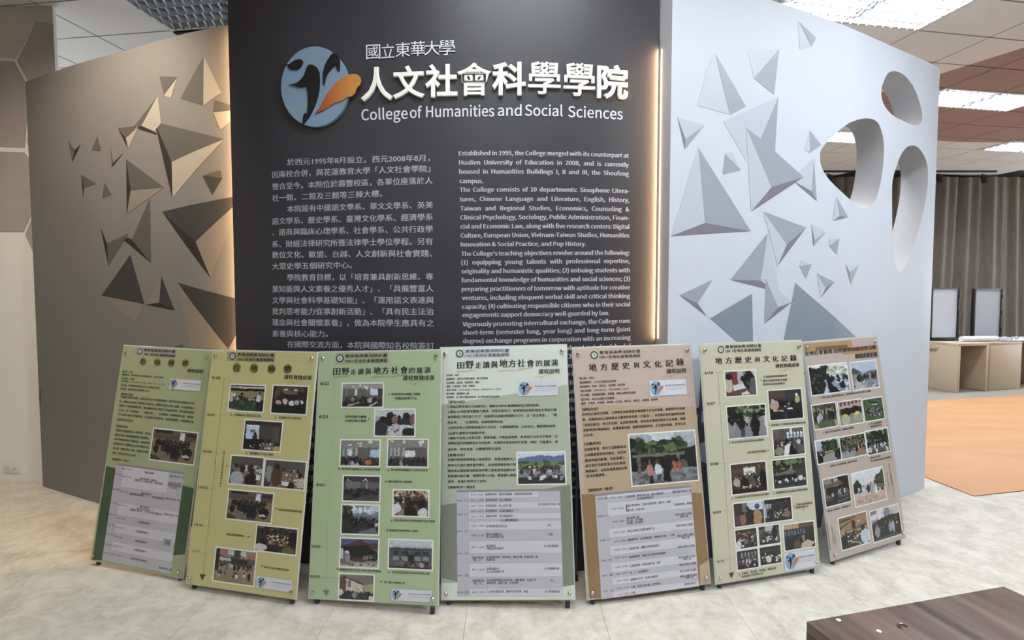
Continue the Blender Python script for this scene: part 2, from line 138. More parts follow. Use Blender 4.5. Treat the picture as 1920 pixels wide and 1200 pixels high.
LOGO2 = {'disc':[(0.8406,0.5),(0.8386,0.451),(0.8325,0.4025),(0.8225,0.3549),(0.8086,0.3087),(0.791,0.2643),(0.7698,0.2222),(0.7452,0.1828),(0.7175,0.1464),(0.6869,0.1135),(0.6538,0.0843),(0.6184,0.059),(0.5811,0.0381),(0.5423,0.0215),(0.5023,0.0096),(0.4615,0.0024),(0.4203,0.0),(0.3791,0.0024),(0.3383,0.0096),(0.2983,0.0215),(0.2595,0.0381),(0.2222,0.059),(0.1868,0.0843),(0.1537,0.1135),(0.1231,0.1464),(0.0954,0.1828),(0.0708,0.2222),(0.0496,0.2643),(0.032,0.3087),(0.0181,0.3549),(0.0081,0.4025),(0.002,0.451),(0.0,0.5),(0.002,0.549),(0.0081,0.5975),(0.0181,0.6451),(0.032,0.6913),(0.0496,0.7357),(0.0708,0.7778),(0.0954,0.8172),(0.1231,0.8536),(0.1537,0.8865),(0.1868,0.9157),(0.2222,0.941),(0.2595,0.9619),(0.2983,0.9785),(0.3383,0.9904),(0.3791,0.9976),(0.4203,1.0),(0.4615,0.9976),(0.5023,0.9904),(0.5423,0.9785),(0.5811,0.9619),(0.6184,0.941),(0.6538,0.9157),(0.6869,0.8865),(0.7175,0.8536),(0.7452,0.8172),(0.7698,0.7778),(0.791,0.7357),(0.8086,0.6913),(0.8225,0.6451),(0.8325,0.5975),(0.8386,0.549)],'fish':[(0.0285,0.778),(0.1139,0.7827),(0.1565,0.8159),(0.204,0.8349),(0.2419,0.8368),(0.2704,0.8207),(0.2732,0.7875),(0.2514,0.7448),(0.2135,0.7135),(0.166,0.7068),(0.1233,0.7116),(0.0949,0.7306),(0.0854,0.759)],'body':[(0.3653,0.7723),(0.4127,0.7609),(0.4507,0.7306),(0.4791,0.6736),(0.4858,0.5787),(0.4791,0.4554),(0.4602,0.37),(0.4317,0.2751),(0.3937,0.1898),(0.3463,0.1044),(0.2989,0.0474),(0.2657,0.019),(0.2723,0.0854),(0.2799,0.1423),(0.3226,0.1518),(0.3321,0.2182),(0.3368,0.3131),(0.3321,0.4175),(0.3226,0.4744),(0.3036,0.5076),(0.2704,0.4915),(0.223,0.4886),(0.185,0.5028),(0.0949,0.519),(0.1565,0.5294),(0.204,0.5484),(0.2514,0.5882),(0.2846,0.6309),(0.3036,0.6831),(0.3226,0.74),(0.3416,0.7638)],'fin':[(0.6736,0.9108),(0.7021,0.8966),(0.7258,0.8586),(0.7353,0.8065),(0.7334,0.6879),(0.7068,0.6973),(0.6831,0.759),(0.6499,0.7353),(0.6025,0.6831),(0.574,0.6404),(0.555,0.5882),(0.5408,0.5123),(0.5266,0.5313),(0.5199,0.5977),(0.5266,0.6831),(0.5455,0.759),(0.5835,0.8349),(0.6214,0.8918),(0.6452,0.9089)],'orange':[(0.4317,0.1641),(0.4886,0.2372),(0.5361,0.3321),(0.593,0.4269),(0.6594,0.5123),(0.7258,0.5787),(0.7922,0.6214),(0.8397,0.6404),(0.9061,0.6546),(0.9535,0.6452),(0.9867,0.6167),(0.9991,0.5693),(0.9867,0.5218),(0.944,0.4744),(0.8871,0.3748),(0.8302,0.3653),(0.7543,0.3178),(0.6689,0.2922),(0.5835,0.2324),(0.5076,0.1898)]}
PLAN = {'left':[(-3.43,3.913),(-2.84,3.62),(-2.42,3.44),(-1.9,3.21),(-1.54,3.09),(-1.2,2.985)],'dark':[(-1.466,2.88),(-1.3,2.83),(-1.06,2.775),(-0.5,2.7),(-0.08,2.68),(0.33,2.7),(0.728,2.766)],'right':[(0.775,2.7),(1.057,2.832),(1.502,3.043),(1.83,3.205),(2.0,3.293),(2.46,3.56),(2.85,3.785),(2.99,3.882)]}
BOARDS = [
{'pos':[-2.1844,2.7564,-0.2797,0.1813,-0.0175,0.5946,1.114],'sheet':'#adb58a','label':'leftmost poster board, light green with a dark green band and grey schedule table','items':[('R','header_plate',0.0889,1.0728,0.3681,1.1108,'#a9a39c'),
('E',0.1218,1.089,0.0164),
('T','header_lettering','教育部高教深耕計畫',0.1505,1.0915,0.3594,0.0164,'#1c1a18'),
('T','header_lettering','109-1在地社會實踐課程',0.1549,1.0687,0.3636,0.0163,'#1c1a18'),
('C','title_disc',0.1535,1.0364,0.0219,'#8c8f55'),
('T','title_lettering','在',0.1353,1.0221,0.1769,0.0307,'#1c1a18'),
('C','title_disc',0.2493,1.0378,0.0217,'#8c8f55'),
('T','title_lettering','地',0.2315,1.0236,0.2724,0.0304,'#1c1a18'),
('C','title_disc',0.3436,1.0391,0.0216,'#8c8f55'),
('T','title_lettering','療',0.326,1.0251,0.3662,0.0302,'#1c1a18'),
('C','title_disc',0.4351,1.0434,0.0215,'#8c8f55'),
('T','title_lettering','癒',0.4178,1.0294,0.4574,0.03,'#1c1a18'),
('T','subtitle_lettering','課程說明',0.4554,0.9965,0.5569,0.0209,'#1c1a18'),
('L','flourish',[(0.4394,0.9844),
(0.4652,0.9839),
(0.4839,0.9869),
(0.4759,0.978),
(0.5057,0.9897)],0.00115,'#a08a48'),
('L','flourish',[(0.554,1.0139),
(0.5895,1.0158)],0.00092,'#8a8a60'),
('T','body_text','學分數：3學分',0.0204,0.9723,0.0994,0.0103,'#1c1a18'),
('T','body_text','開課教師：諮商與臨床心理學系老師、衛生所老師',0.0227,0.9559,0.307,0.0103,'#1c1a18'),
('T','body_text','協同教師：心理師',0.0242,0.9355,0.1131,0.0103,'#1c1a18'),
('T','body_text','執行時間：2020.09/18、09/24、10/24、25、31、11/1',0.0228,0.9206,0.3199,0.0103,'#1c1a18'),
('T','body_text','執行地點：花蓮縣鳳林國軍醫院社區及玉里醫院溪口院區',0.0244,0.9004,0.2908,0.0103,'#1c1a18'),
('T','body_text','協同單位：衛生福利部玉里醫院溪口院區',0.0247,0.8807,0.2245,0.0102,'#1c1a18'),
('T','body_text','【課程內容】',0.0368,0.852,0.12,0.0123,'#1c1a18'),
('T','body_text','本課程之教學目標為：認識花蓮在地之精神醫療機構－衛生福利部玉里醫院溪口院',0.0368,0.8366,0.5294,0.0123,'#1c1a18'),
('T','body_text','區，瞭解在地療癒之發展歷史及其意涵、機構與社區所承受之標籤，並由機構進行',0.0345,0.8129,0.5337,0.0124,'#1c1a18'),
('T','body_text','相關之心理療癒團體活動，藉由機構住民口述歷史之訪談與紀錄，並在傳統閱讀模',0.0368,0.7907,0.5363,0.0123,'#1c1a18'),
('T','body_text','式之外，以「自主學習」、「團隊合作」、「社會實踐」為課程精神內涵，課程進',0.035,0.767,0.5356,0.0122,'#1c1a18'),
('T','body_text','行之初與外部合作相關領域，立為課程共通與認同、場域實踐課程、成果彙整討論、',0.0359,0.7444,0.5461,0.0123,'#1c1a18'),
('T','body_text','成果發表共四部分。',0.0363,0.7179,0.1543,0.0122,'#1c1a18'),
('T','body_text','【具體成效】',0.038,0.6832,0.1133,0.0122,'#1c1a18'),
('T','body_text','依據同學選讀實際進入場域學習，認識並',0.0376,0.6613,0.2773,0.0122,'#1c1a18'),
('T','body_text','觀察花蓮在地精神醫療機構之發展歷程，',0.0378,0.6379,0.2705,0.0122,'#1c1a18'),
('T','body_text','並自然療癒技術進行相關指導，以課程場域',0.0374,0.6149,0.2781,0.0122,'#1c1a18'),
('T','body_text','藝術與所學之專業連結並以協作團隊方式',0.0371,0.592,0.2789,0.0122,'#1c1a18'),
('T','body_text','案計畫，實踐所學之內容，實質提升學習',0.0374,0.5682,0.2788,0.0122,'#1c1a18'),
('T','body_text','成效，並強化與地方之合作。',0.0371,0.5439,0.2045,0.0122,'#1c1a18'),
('T','body_text','【課程時序一覽表】',0.0472,0.5116,0.1546,0.0121,'#1c1a18'),
('P','circle',0.2933,0.5419,0.5734,0.6949),
('O',0.3563,0.9047,0.5559,0.9593),
('G','colour_band',[(0.0097,0.4765),
(0.0847,0.4695),
(0.5292,0.4341),
(0.605,0.4285),
(0.5956,0.1124),
(0.527,0.098),
(0.0702,0.0081),
(0.0112,-0.0115)],'#485e42'),
('A',(0.0763,0.0115,0.525,0.4979),[0.02,0.23,0.4,0.52,0.61,0.705,0.8,0.885,1.0],[(0.09,0.24,0.045,'08:00－12:00'),
(0.44,0.58,0.055,'課程內容講解'),
(0.8,1.0,0.055,'東華大學人社一館'),
(0.0,0.1,0.11,'9/18（五）'),
(0.12,0.25,0.125,'13:00－17:00'),
(0.38,0.63,0.125,'課程引導與實作、機構參訪'),
(0.3,0.72,0.147,'玉里醫院介紹、社區療癒活動、在地影像閱讀'),
(0.8,0.98,0.125,'衛生福利部玉里醫院'),
(0.79,0.99,0.147,'花蓮鳳林玉里醫院院區'),
(0.84,0.93,0.17,'溪口院區'),
(0,0.1,0.27,'9/24（四）'),
(0.11,0.24,0.28,'18:00－21:00'),
(0.43,0.58,0.27,'課程引導與實作'),
(0.26,0.77,0.292,'認識精神醫療與復健之（一）：在地醫療機構發展'),
(0.79,0.99,0.285,'東華大學人社一館'),
(0,0.1,0.41,'9/25（五）'),
(0.12,0.25,0.42,'18:00－21:00'),
(0.44,0.58,0.405,'課程引導與實作'),
(0.4,0.64,0.428,'與在地居民對話訪談（二）'),
(0.31,0.77,0.45,'團體療癒活動設計：十月份與在地居民團體工作'),
(0.8,0.99,0.44,'東華大學人社一館'),
(0,0.11,0.53,'10/24（六）'),
(0.13,0.25,0.555,'09:00－12:00'),
(0.44,0.62,0.56,'在地療癒活動執行'),
(0,0.11,0.64,'10/25（日）'),
(0.13,0.25,0.65,'13:00－17:00'),
(0.44,0.62,0.655,'在地療癒活動執行'),
(0,0.11,0.735,'10/31（六）'),
(0.13,0.25,0.745,'09:00－12:00'),
(0.44,0.62,0.75,'在地療癒活動執行'),
(0.84,0.95,0.69,'衛生福利部'),
(0.85,0.94,0.71,'玉里醫院'),
(0.85,0.94,0.73,'溪口院區'),
(0,0.11,0.84,'11/01（日）'),
(0.14,0.27,0.84,'09:00－17:00'),
(0.44,0.62,0.84,'在地療癒活動執行'),
(0,0.11,0.925,'11/07（六）'),
(0.13,0.27,0.925,'18:00－21:00'),
(0.42,0.65,0.93,'期末成果分享與回饋'),
(0.83,1.0,0.965,'東華大學人社一館')])]},
{'pos':[-1.5544,2.5279,-0.239,0.1902,0.0056,0.5947,1.1122],'sheet':'#cdc58a','label':'yellow poster board with eight group photos, second from the left','items':[('R','header_plate',0.0906,1.061,0.3659,1.1077,'#a8a07c'),
('E',0.1233,1.0856,0.0177),
('T','header_lettering','教育部高教深耕計畫',0.1522,1.0871,0.3594,0.0176,'#1c1a18'),
('T','header_lettering','109-1在地社會實踐課程',0.1552,1.0641,0.3619,0.0175,'#1c1a18'),
('C','title_disc',0.154,1.0296,0.0242,'#8f8a4c'),
('T','title_lettering','在',0.1356,1.0143,0.1762,0.0339,'#1c1a18'),
('C','title_disc',0.2535,1.0296,0.024,'#8f8a4c'),
('T','title_lettering','地',0.2353,1.0145,0.2753,0.0336,'#1c1a18'),
('C','title_disc',0.3527,1.0287,0.0237,'#8f8a4c'),
('T','title_lettering','療',0.3347,1.0135,0.374,0.0334,'#1c1a18'),
('C','title_disc',0.443,1.0315,0.0236,'#8f8a4c'),
('T','title_lettering','癒',0.4252,1.0166,0.464,0.0331,'#1c1a18'),
('T','subtitle_lettering','課程實踐成果',0.429,0.9821,0.5791,0.0229,'#1c1a18'),
('L','flourish',[(0.4462,0.9691),
(0.463,0.9722),
(0.4832,0.969),
(0.4728,0.9601),
(0.5081,0.9748)],0.00117,'#9a8240'),
('T','date_label','9/18',0.0162,0.9683,0.0647,0.0195,'#1c1a18'),
('T','date_label','9/24',0.0131,0.7863,0.0569,0.019,'#1c1a18'),
('T','date_label','10/24',0.0113,0.609,0.0646,0.0186,'#1c1a18'),
('T','date_label','10/25',0.0103,0.4385,0.0639,0.0178,'#1c1a18'),
('T','date_label','10/31',0.0115,0.2642,0.0611,0.0174,'#1c1a18'),
('T','date_label','11/1',0.0204,0.1434,0.0568,0.0171,'#1c1a18'),
('L','timeline',[(0.0886,0.9766),
(0.0902,0.5548)],0.00117,'#6e6a40'),
('L','timeline',[(0.0921,0.5814),
(0.092,0.0513)],0.00121,'#6e6a40'),
('L','timeline',[(0.0661,0.9727),
(0.1234,0.9732)],0.0007,'#9a9658'),
('L','timeline',[(0.0573,0.7934),
(0.1407,0.796)],0.0007,'#9a9658'),
('L','timeline',[(0.0733,0.6122),
(0.1468,0.6154)],0.0007,'#9a9658'),
('L','timeline',[(0.0717,0.4439),
(0.1231,0.4461)],0.00083,'#9a9658'),
('L','timeline',[(0.0688,0.2704),
(0.1128,0.2727)],0.00083,'#9a9658'),
('L','timeline',[(0.0624,0.1484),
(0.1094,0.1515)],0.00083,'#9a9658'),
('G','timeline_arrow',[(0.0732,0.0504),
(0.108,0.052),
(0.0906,0.0236)],'#4b4526'),
('P','greentable',0.1331,0.8222,0.3271,0.9441),
('P','signs',0.375,0.8209,0.5623,0.9486),
('P','lecture',0.2379,0.641,0.4414,0.7763),
('P','table1',0.1811,0.4774,0.3589,0.6051),
('P','table2',0.373,0.4772,0.5873,0.5991),
('P','circle',0.1874,0.316,0.4299,0.4452),
('P','dinner',0.3621,0.1891,0.5754,0.2984),
('P','gym',0.1517,0.0318,0.3692,0.177),
('G','arrow_mark',[(0.1513,0.805),
(0.1577,0.7972),
(0.1471,0.7967)],'#8e3b26'),
('T','caption','玉里醫院溪口院區 院區介紹',0.1661,0.7951,0.3206,0.0119,'#1c1a18'),
('G','arrow_mark',[(0.4014,0.8039),
(0.4074,0.7962),
(0.3972,0.7957)],'#8e3b26'),
('T','caption','玉里醫院溪口院區參訪',0.4182,0.7944,0.5431,0.0117,'#1c1a18'),
('G','arrow_mark',[(0.2621,0.628),
(0.2682,0.6205),
(0.2579,0.6199)],'#8e3b26'),
('T','caption','場地課程 李玉霞心理師',0.2799,0.6188,0.4107,0.0115,'#1c1a18'),
('G','arrow_mark',[(0.1678,0.5569),
(0.1562,0.5612),
(0.1575,0.5511)],'#8e3b26'),
('V','caption','場域活動團體前準備團體活動前',0.1356,0.6292,0.4541,0.0097,'#1c1a18'),
('G','arrow_mark',[(0.448,0.3809),
(0.4578,0.3865),
(0.4589,0.3769)],'#8e3b26'),
('T','caption','場域活動帶領團隊照護',0.4661,0.3739,0.5899,0.0107,'#1c1a18'),
('G','arrow_mark',[(0.3261,0.2435),
(0.315,0.2473),
(0.3162,0.2378)],'#8e3b26'),
('T','caption','場域活動團隊製作',0.1983,0.2389,0.2977,0.0107,'#1c1a18'),
('G','arrow_mark',[(0.4009,0.1216),
(0.4106,0.1273),
(0.4117,0.118)],'#8e3b26'),
('T','caption','與溪口玉里小鎮回學合影',0.4182,0.1148,0.5511,0.0103,'#1c1a18'),
('O',0.3894,0.0263,0.5739,0.0777)]},
{'pos':[-0.9215,2.4008,-0.1504,0.182,0.0333,0.6045,1.1145],'sheet':'#b2c49a','label':'light green poster board with ten photos down a timeline, third from the left','items':[('R','header_plate',0.0844,1.0583,0.3514,1.1111,'#a8b08c'),
('E',0.1077,1.0852,0.0191),
('T','header_lettering','教育部高教深耕計畫',0.1359,1.0871,0.3446,0.018,'#1c1a18'),
('T','header_lettering','109-1在地社會實踐課程',0.1369,1.0631,0.3451,0.018,'#1c1a18'),
('T','title_lettering','田',0.0773,1.0058,0.1129,0.0378,'#1c1a18'),
('T','title_lettering','野',0.121,1.0061,0.1565,0.0378,'#1c1a18'),
('T','title_lettering','走',0.1645,1.0064,0.1907,0.0288,'#1c1a18'),
('T','title_lettering','讀',0.2009,1.0067,0.2294,0.0309,'#1c1a18'),
('T','title_lettering','與',0.2379,1.007,0.2673,0.032,'#1c1a18'),
('T','title_lettering','地',0.2792,1.0073,0.3141,0.0374,'#1c1a18'),
('T','title_lettering','方',0.3198,1.0076,0.3535,0.0363,'#1c1a18'),
('T','title_lettering','社',0.3658,1.0079,0.3994,0.0362,'#1c1a18'),
('T','title_lettering','會',0.4116,1.0082,0.4461,0.0373,'#1c1a18'),
('T','title_lettering','的',0.4528,1.0085,0.4817,0.0317,'#1c1a18'),
('T','title_lettering','展',0.49,1.0088,0.5187,0.0316,'#1c1a18'),
('T','title_lettering','演',0.527,1.0091,0.5567,0.0327,'#1c1a18'),
('T','subtitle_lettering','課程實踐成果',0.4242,0.9773,0.5763,0.025,'#1c1a18'),
('L','flourish',[(0.0742,0.999),
(0.1214,0.9971),
(0.1623,1.003),
(0.0786,0.9902)],0.00153,'#b98a5a'),
('L','flourish',[(0.2693,0.995),
(0.3593,0.9957),
(0.4484,1.004)],0.00255,'#b98a5a'),
('L','flourish',[(0.4405,0.9639),
(0.4653,0.9663),
(0.4874,0.9627),
(0.4737,0.9556),
(0.5177,0.9738)],0.00153,'#b98a5a'),
('T','date_label','6/22',0.0141,0.9578,0.059,0.021,'#1c1a18'),
('T','date_label','6/23',0.0147,0.8031,0.0589,0.0203,'#1c1a18'),
('T','date_label','9/01',0.0139,0.491,0.0564,0.0183,'#1c1a18'),
('T','date_label','9/02',0.0039,0.2182,0.0481,0.0172,'#1c1a18'),
('T','date_label','9/03',0.0045,0.0877,0.0497,0.0167,'#1c1a18'),
('L','timeline',[(0.0868,0.9627),
(0.0911,0.5067)],0.00102,'#8fa476'),
('L','timeline',[(0.0747,0.5735),
(0.084,0.0398)],0.00099,'#8fa476'),
('G','timeline_arrow',[(0.0672,0.038),
(0.1002,0.0392),
(0.0855,0.0119)],'#5f8486'),
('L','timeline',[(0.0627,0.9636),
(0.1228,0.9636)],0.00066,'#93a57c'),
('L','timeline',[(0.062,0.8077),
(0.1408,0.8085)],0.00066,'#93a57c'),
('L','timeline',[(0.0611,0.4918),
(0.1434,0.4939)],0.00072,'#93a57c'),
('L','timeline',[(0.0496,0.2234),
(0.138,0.2268)],0.00072,'#93a57c'),
('L','timeline',[(0.0514,0.0898),
(0.1385,0.0938)],0.00072,'#93a57c'),
('P','class1',0.1277,0.8572,0.3267,0.9635),
('P','handson',0.2938,0.7252,0.4834,0.8421),
('P','class2',0.1298,0.5887,0.3174,0.7024),
('P','class3',0.3604,0.5887,0.5474,0.7062),
('P','darkroom',0.149,0.4318,0.323,0.5402),
('P','market',0.3921,0.3725,0.5544,0.4818),
('P','cloudwalk',0.1474,0.2877,0.3227,0.4111),
('P','temple',0.1463,0.1447,0.3243,0.2644),
('P','house',0.377,0.1473,0.5753,0.2658),
('P','hall',0.1466,0.0057,0.307,0.1103),
('G','arrow_mark',[(0.3514,0.9134),
(0.3603,0.9183),
(0.3605,0.9087)],'#8e3b26'),
('T','caption','彰師資深老師簡介網路',0.3692,0.9081,0.5096,0.0129,'#1c1a18'),
('T','caption','地圖發展與平台',0.3861,0.8894,0.4932,0.0128,'#1c1a18'),
('G','arrow_mark',[(0.2693,0.8001),
(0.2602,0.8047),
(0.2604,0.7953)],'#8e3b26'),
('T','caption','同學們動手體驗',0.1455,0.8048,0.2514,0.0127,'#1c1a18'),
('T','caption','何謂空間主體感',0.1463,0.7863,0.252,0.0126,'#1c1a18'),
('G','arrow_mark',[(0.1249,0.5784),
(0.1302,0.5704),
(0.1203,0.5701)],'#8e3b26'),
('T','caption','黃雯娟老師解釋池上的地形與地籍',0.1374,0.5668,0.3228,0.011,'#1c1a18'),
('G','arrow_mark',[(0.3628,0.5755),
(0.3677,0.5676),
(0.3581,0.5673)],'#8e3b26'),
('T','caption','黃老師認真講解池上的地方故事',0.3768,0.5675,0.5514,0.0109,'#1c1a18'),
('G','arrow_mark',[(0.3475,0.5195),
(0.3567,0.5246),
(0.3569,0.515)],'#8e3b26'),
('T','caption','鄉民講述池上舊聞話',0.3643,0.5154,0.4795,0.0106,'#1c1a18'),
('G','arrow_mark',[(0.3864,0.3544),
(0.3916,0.3464),
(0.3815,0.346)],'#8e3b26'),
('T','caption','葉訪鄰坊請分配問卷製作設空瀏覽',0.3984,0.3469,0.5879,0.0102,'#1c1a18'),
('G','arrow_mark',[(0.3592,0.307),
(0.3682,0.3119),
(0.3684,0.3028)],'#8e3b26'),
('T','caption','楊福智老師瀏覽池上街區',0.375,0.3029,0.5106,0.0101,'#1c1a18'),
('G','arrow_mark',[(0.1325,0.1372),
(0.138,0.1295),
(0.1278,0.129)],'#8e3b26'),
('T','caption','賴顯榮老師介紹池上萬安老宅再重點',0.1437,0.1249,0.3408,0.0108,'#1c1a18'),
('G','arrow_mark',[(0.3775,0.1326),
(0.3826,0.125),
(0.3727,0.1245)],'#8e3b26'),
('T','caption','老街與遊蕩學員在師何里居合影',0.3936,0.1251,0.5671,0.0097,'#1c1a18'),
('G','arrow_mark',[(0.3362,0.0859),
(0.345,0.0907),
(0.3452,0.0821)],'#8e3b26'),
('T','caption','池上蠶人經驗分享',0.356,0.0813,0.4529,0.0096,'#1c1a18'),
('O',0.3924,0.0111,0.5772,0.0601)]},
{'pos':[-0.3179,2.3873,-0.0455,0.1764,0.0289,0.5984,1.1362],'sheet':'#dfe5d8','label':'pale sage poster board with a white top and grey schedule table, middle of the seven','items':[('G','colour_band',[(0.0032,0.8696),  # sheet paled to paint in the white reflection across its top
(0.1004,0.8814),
(0.2793,0.9042),
(0.4701,0.9312),
(0.6142,0.9515),
(0.612,0.6971),
(0.6096,0.0728),
(-0.0115,0.0731)],'#b7bfa9'),
('G','colour_band',[(0.0012,0.4124),
(0.2044,0.4393),
(0.5954,0.4963),
(0.6021,0.0631),
(0.3272,0.0166),
(0.0681,0.0773),
(-0.0002,0.0955)],'#898d7e'),
('R','header_plate',0.0713,1.0885,0.3281,1.1264,'#c9cdd2'),
('E',0.0916,1.1077,0.0181),
('T','header_lettering','教育部高教深耕計畫',0.1204,1.1112,0.3278,0.0157,'#5a6666'),
('T','header_lettering','109-1在地社會實踐課程',0.1201,1.0907,0.3273,0.0157,'#5a6666'),
('T','title_lettering','田',0.0804,1.036,0.1133,0.036,'#1c1a18'),
('T','title_lettering','野',0.1195,1.0363,0.1579,0.0415,'#1c1a18'),
('T','title_lettering','走',0.1665,1.0367,0.1947,0.0312,'#1c1a18'),
('T','title_lettering','讀',0.2029,1.037,0.2335,0.0336,'#1c1a18'),
('T','title_lettering','與',0.2409,1.0373,0.2722,0.0343,'#1c1a18'),
('T','title_lettering','地',0.28,1.0375,0.3183,0.0414,'#1c1a18'),
('T','title_lettering','方',0.323,1.0379,0.3582,0.0383,'#1c1a18'),
('T','title_lettering','社',0.366,1.0382,0.4019,0.0391,'#1c1a18'),
('T','title_lettering','會',0.4109,1.0386,0.4437,0.0359,'#1c1a18'),
('T','title_lettering','的',0.4531,1.0389,0.4827,0.0328,'#1c1a18'),
('T','title_lettering','展',0.489,1.0392,0.5194,0.0335,'#1c1a18'),
('T','title_lettering','演',0.5249,1.0395,0.5561,0.0343,'#1c1a18'),
('T','subtitle_lettering','課程說明',0.4653,1.0039,0.5611,0.0249,'#1c1a18'),
('L','flourish',[(0.0763,1.0237),
(0.1214,1.0234),
(0.1653,1.0286),
(0.0783,1.0206)],0.00151,'#c79a7c'),
('L','flourish',[(0.2699,1.0225),
(0.3598,1.0247),
(0.4382,1.0359)],0.00189,'#c79a7c'),
('L','flourish',[(0.4387,0.9873),
(0.4603,0.9918),
(0.4815,0.9878),
(0.4755,0.9813),
(0.4777,0.991),
(0.5267,1.0015)],0.00132,'#c79a7c'),
('L','flourish',[(0.5624,1.0195),
(0.5898,1.0244)],0.00094,'#c79a7c'),
('T','body_text','學分數：3學分',0.028,1.0016,0.0898,0.0105,'#1c1a18'),
('T','body_text','開課教師：臺灣文化學系教師、歷史系教師',0.0279,0.9845,0.2244,0.0105,'#1c1a18'),
('T','body_text','協同教師：助理員、協同學者、教師',0.0278,0.9665,0.1831,0.0105,'#1c1a18'),
('T','body_text','講師：在地專家、作家、導覽員',0.0277,0.9495,0.1622,0.0104,'#1c1a18'),
('T','body_text','執行時間：2020.06/22－06/23、2020.09/01－09/03',0.0276,0.9329,0.2857,0.0104,'#1c1a18'),
('T','body_text','執行地點：臺東縣池上鄉',0.0275,0.9153,0.1338,0.0104,'#1c1a18'),
('T','body_text','協同單位：池上鄉文化觀光產協會、池上鄉有機農業促進協會',0.0274,0.8987,0.2772,0.0104,'#1c1a18'),
('T','body_text','【課程內容】',0.0382,0.8754,0.112,0.0138,'#1c1a18'),
('T','body_text','1.透過田野走讀方式認識地方，瞭解在地的社會網絡與地方發展脈絡。',0.0341,0.8527,0.4658,0.0137,'#1c1a18'),
('T','body_text','2.藉由GIS與故事地圖能力養成、深度訪談技巧、影像錄音紀錄技術及生態旅行踏',0.034,0.8299,0.5441,0.0138,'#1c1a18'),
('T','body_text','查規劃能力等的助力方式，培養學生在傳統閱讀模式之外，以「自主學習」、「團',0.0338,0.806,0.5433,0.0137,'#1c1a18'),
('T','body_text','隊合作」、「社會實踐」為課程精神內涵。',0.0337,0.7801,0.2961,0.0136,'#1c1a18'),
('T','body_text','3.同學習得之田野調查基本方法包括：文獻閱讀整理、口訪技巧、攝影錄音技術、',0.0335,0.7558,0.5416,0.0136,'#1c1a18'),
('T','body_text','GIS資料彙整與地圖製作等。',0.0334,0.7303,0.2124,0.0135,'#1c1a18'),
('T','body_text','4.最後可呈現之成果包括：故事地圖、行動語音導覽、影音短片以及文字報導，沿',0.0332,0.7085,0.5437,0.0135,'#1c1a18'),
('T','body_text','用學校習於校園規設計方向發展，本課程亦將提供初步認識，例如：兒童繪本、商',0.0334,0.6843,0.5451,0.0139,'#1c1a18'),
('T','body_text','品包裝、特色桌遊、立體書等製作呈現。',0.0332,0.6569,0.2849,0.0138,'#1c1a18'),
('T','body_text','【具體成效】',0.0343,0.631,0.1113,0.0138,'#1c1a18'),
('T','body_text','依據同學選讀實際進入場域學習，認識並觀察池上',0.0329,0.6097,0.3478,0.0137,'#1c1a18'),
('T','body_text','鄉地方社會的實際運作模式。並由授課教師進行相',0.0327,0.5845,0.3472,0.0137,'#1c1a18'),
('T','body_text','關指導以課程場域觀察與所學之專業提供個案分析',0.0326,0.5597,0.3466,0.0137,'#1c1a18'),
('T','body_text','與建議方案計畫，實踐所學之內容，實質提升學習',0.0324,0.5363,0.3473,0.0136,'#1c1a18'),
('T','body_text','成效，並強化與地方之合作。',0.0323,0.5119,0.2151,0.0135,'#1c1a18'),
('T','body_text','【課程時序一覽表】',0.0347,0.4858,0.1556,0.0135,'#1c1a18'),
('P','landscape',0.3579,0.5033,0.5727,0.6414),
('O',0.3663,0.9027,0.5512,0.9703),
('A',(0.0727,0.0161,0.5477,0.4787),[0.02,0.075,0.125,0.18,0.23,0.275,0.305,0.38,0.49,0.6,0.7,0.82,0.935,1.0],[(0.14,0.26,0.045,'8:10－10:00'),
(0.28,0.73,0.045,'黃雯娟老師：課程內容講解、田野調查基礎訓練'),
(0,0.11,0.1,'06/22（一）'),
(0.14,0.26,0.1,'10:10－12:00'),
(0.28,0.53,0.1,'黃雯娟老師：池上鄉概論'),
(0.79,1.0,0.145,'國立東華大學人社二館'),
(0.14,0.26,0.155,'14:10－17:00'),
(0.28,0.53,0.155,'黃宣衛老師：池上地方社會'),
(0.14,0.26,0.205,'8:10－12:00'),
(0.28,0.55,0.205,'李宜澤老師：GIS與地圖製作'),
(0,0.11,0.235,'06/23（二）'),
(0.14,0.26,0.255,'14:10－17:00'),
(0.28,0.54,0.255,'黃育平老師：校區規劃實務'),
(0.42,0.6,0.295,'池上實踐課程進行'),
(0.14,0.26,0.345,'12:00－17:00'),
(0.28,0.49,0.35,'各領域教師社區走訪。'),
(0.87,0.92,0.345,'池上'),
(0,0.11,0.395,'09/01（二）'),
(0.14,0.26,0.435,'19:00－21:00'),
(0.28,0.44,0.425,'踏查小組論述法。'),
(0.28,0.45,0.45,'池上達人經驗分享'),
(0.88,0.92,0.43,'校區'),
(0.14,0.26,0.545,'8:00－12:00'),
(0.28,0.37,0.535,'踏查實務'),
(0.28,0.45,0.56,'行動組田野地圖製作'),
(0.83,0.97,0.54,'池上藝文藝術館'),
(0,0.11,0.605,'09/02（三）'),
(0.14,0.26,0.645,'主題考察與訪'),
(0.16,0.24,0.67,'問1（六）'),
(0.28,0.77,0.64,'在地產業考察、田野踏查、農業培養、知識記憶、產'),
(0.28,0.36,0.665,'我讀表達'),
(0.14,0.26,0.755,'8:00－12:00'),
(0.28,0.4,0.75,'校導地圖製作'),
(0.28,0.45,0.775,'池上社區經驗分享'),
(0.83,0.97,0.75,'池上農會藝術館'),
(0,0.11,0.81,'09/03（四）'),
(0.14,0.26,0.86,'主題考察與訪'),
(0.16,0.24,0.885,'問2（六）'),
(0.28,0.75,0.855,'在方產業考察在地與學者、傳統食物、主廚工作'),
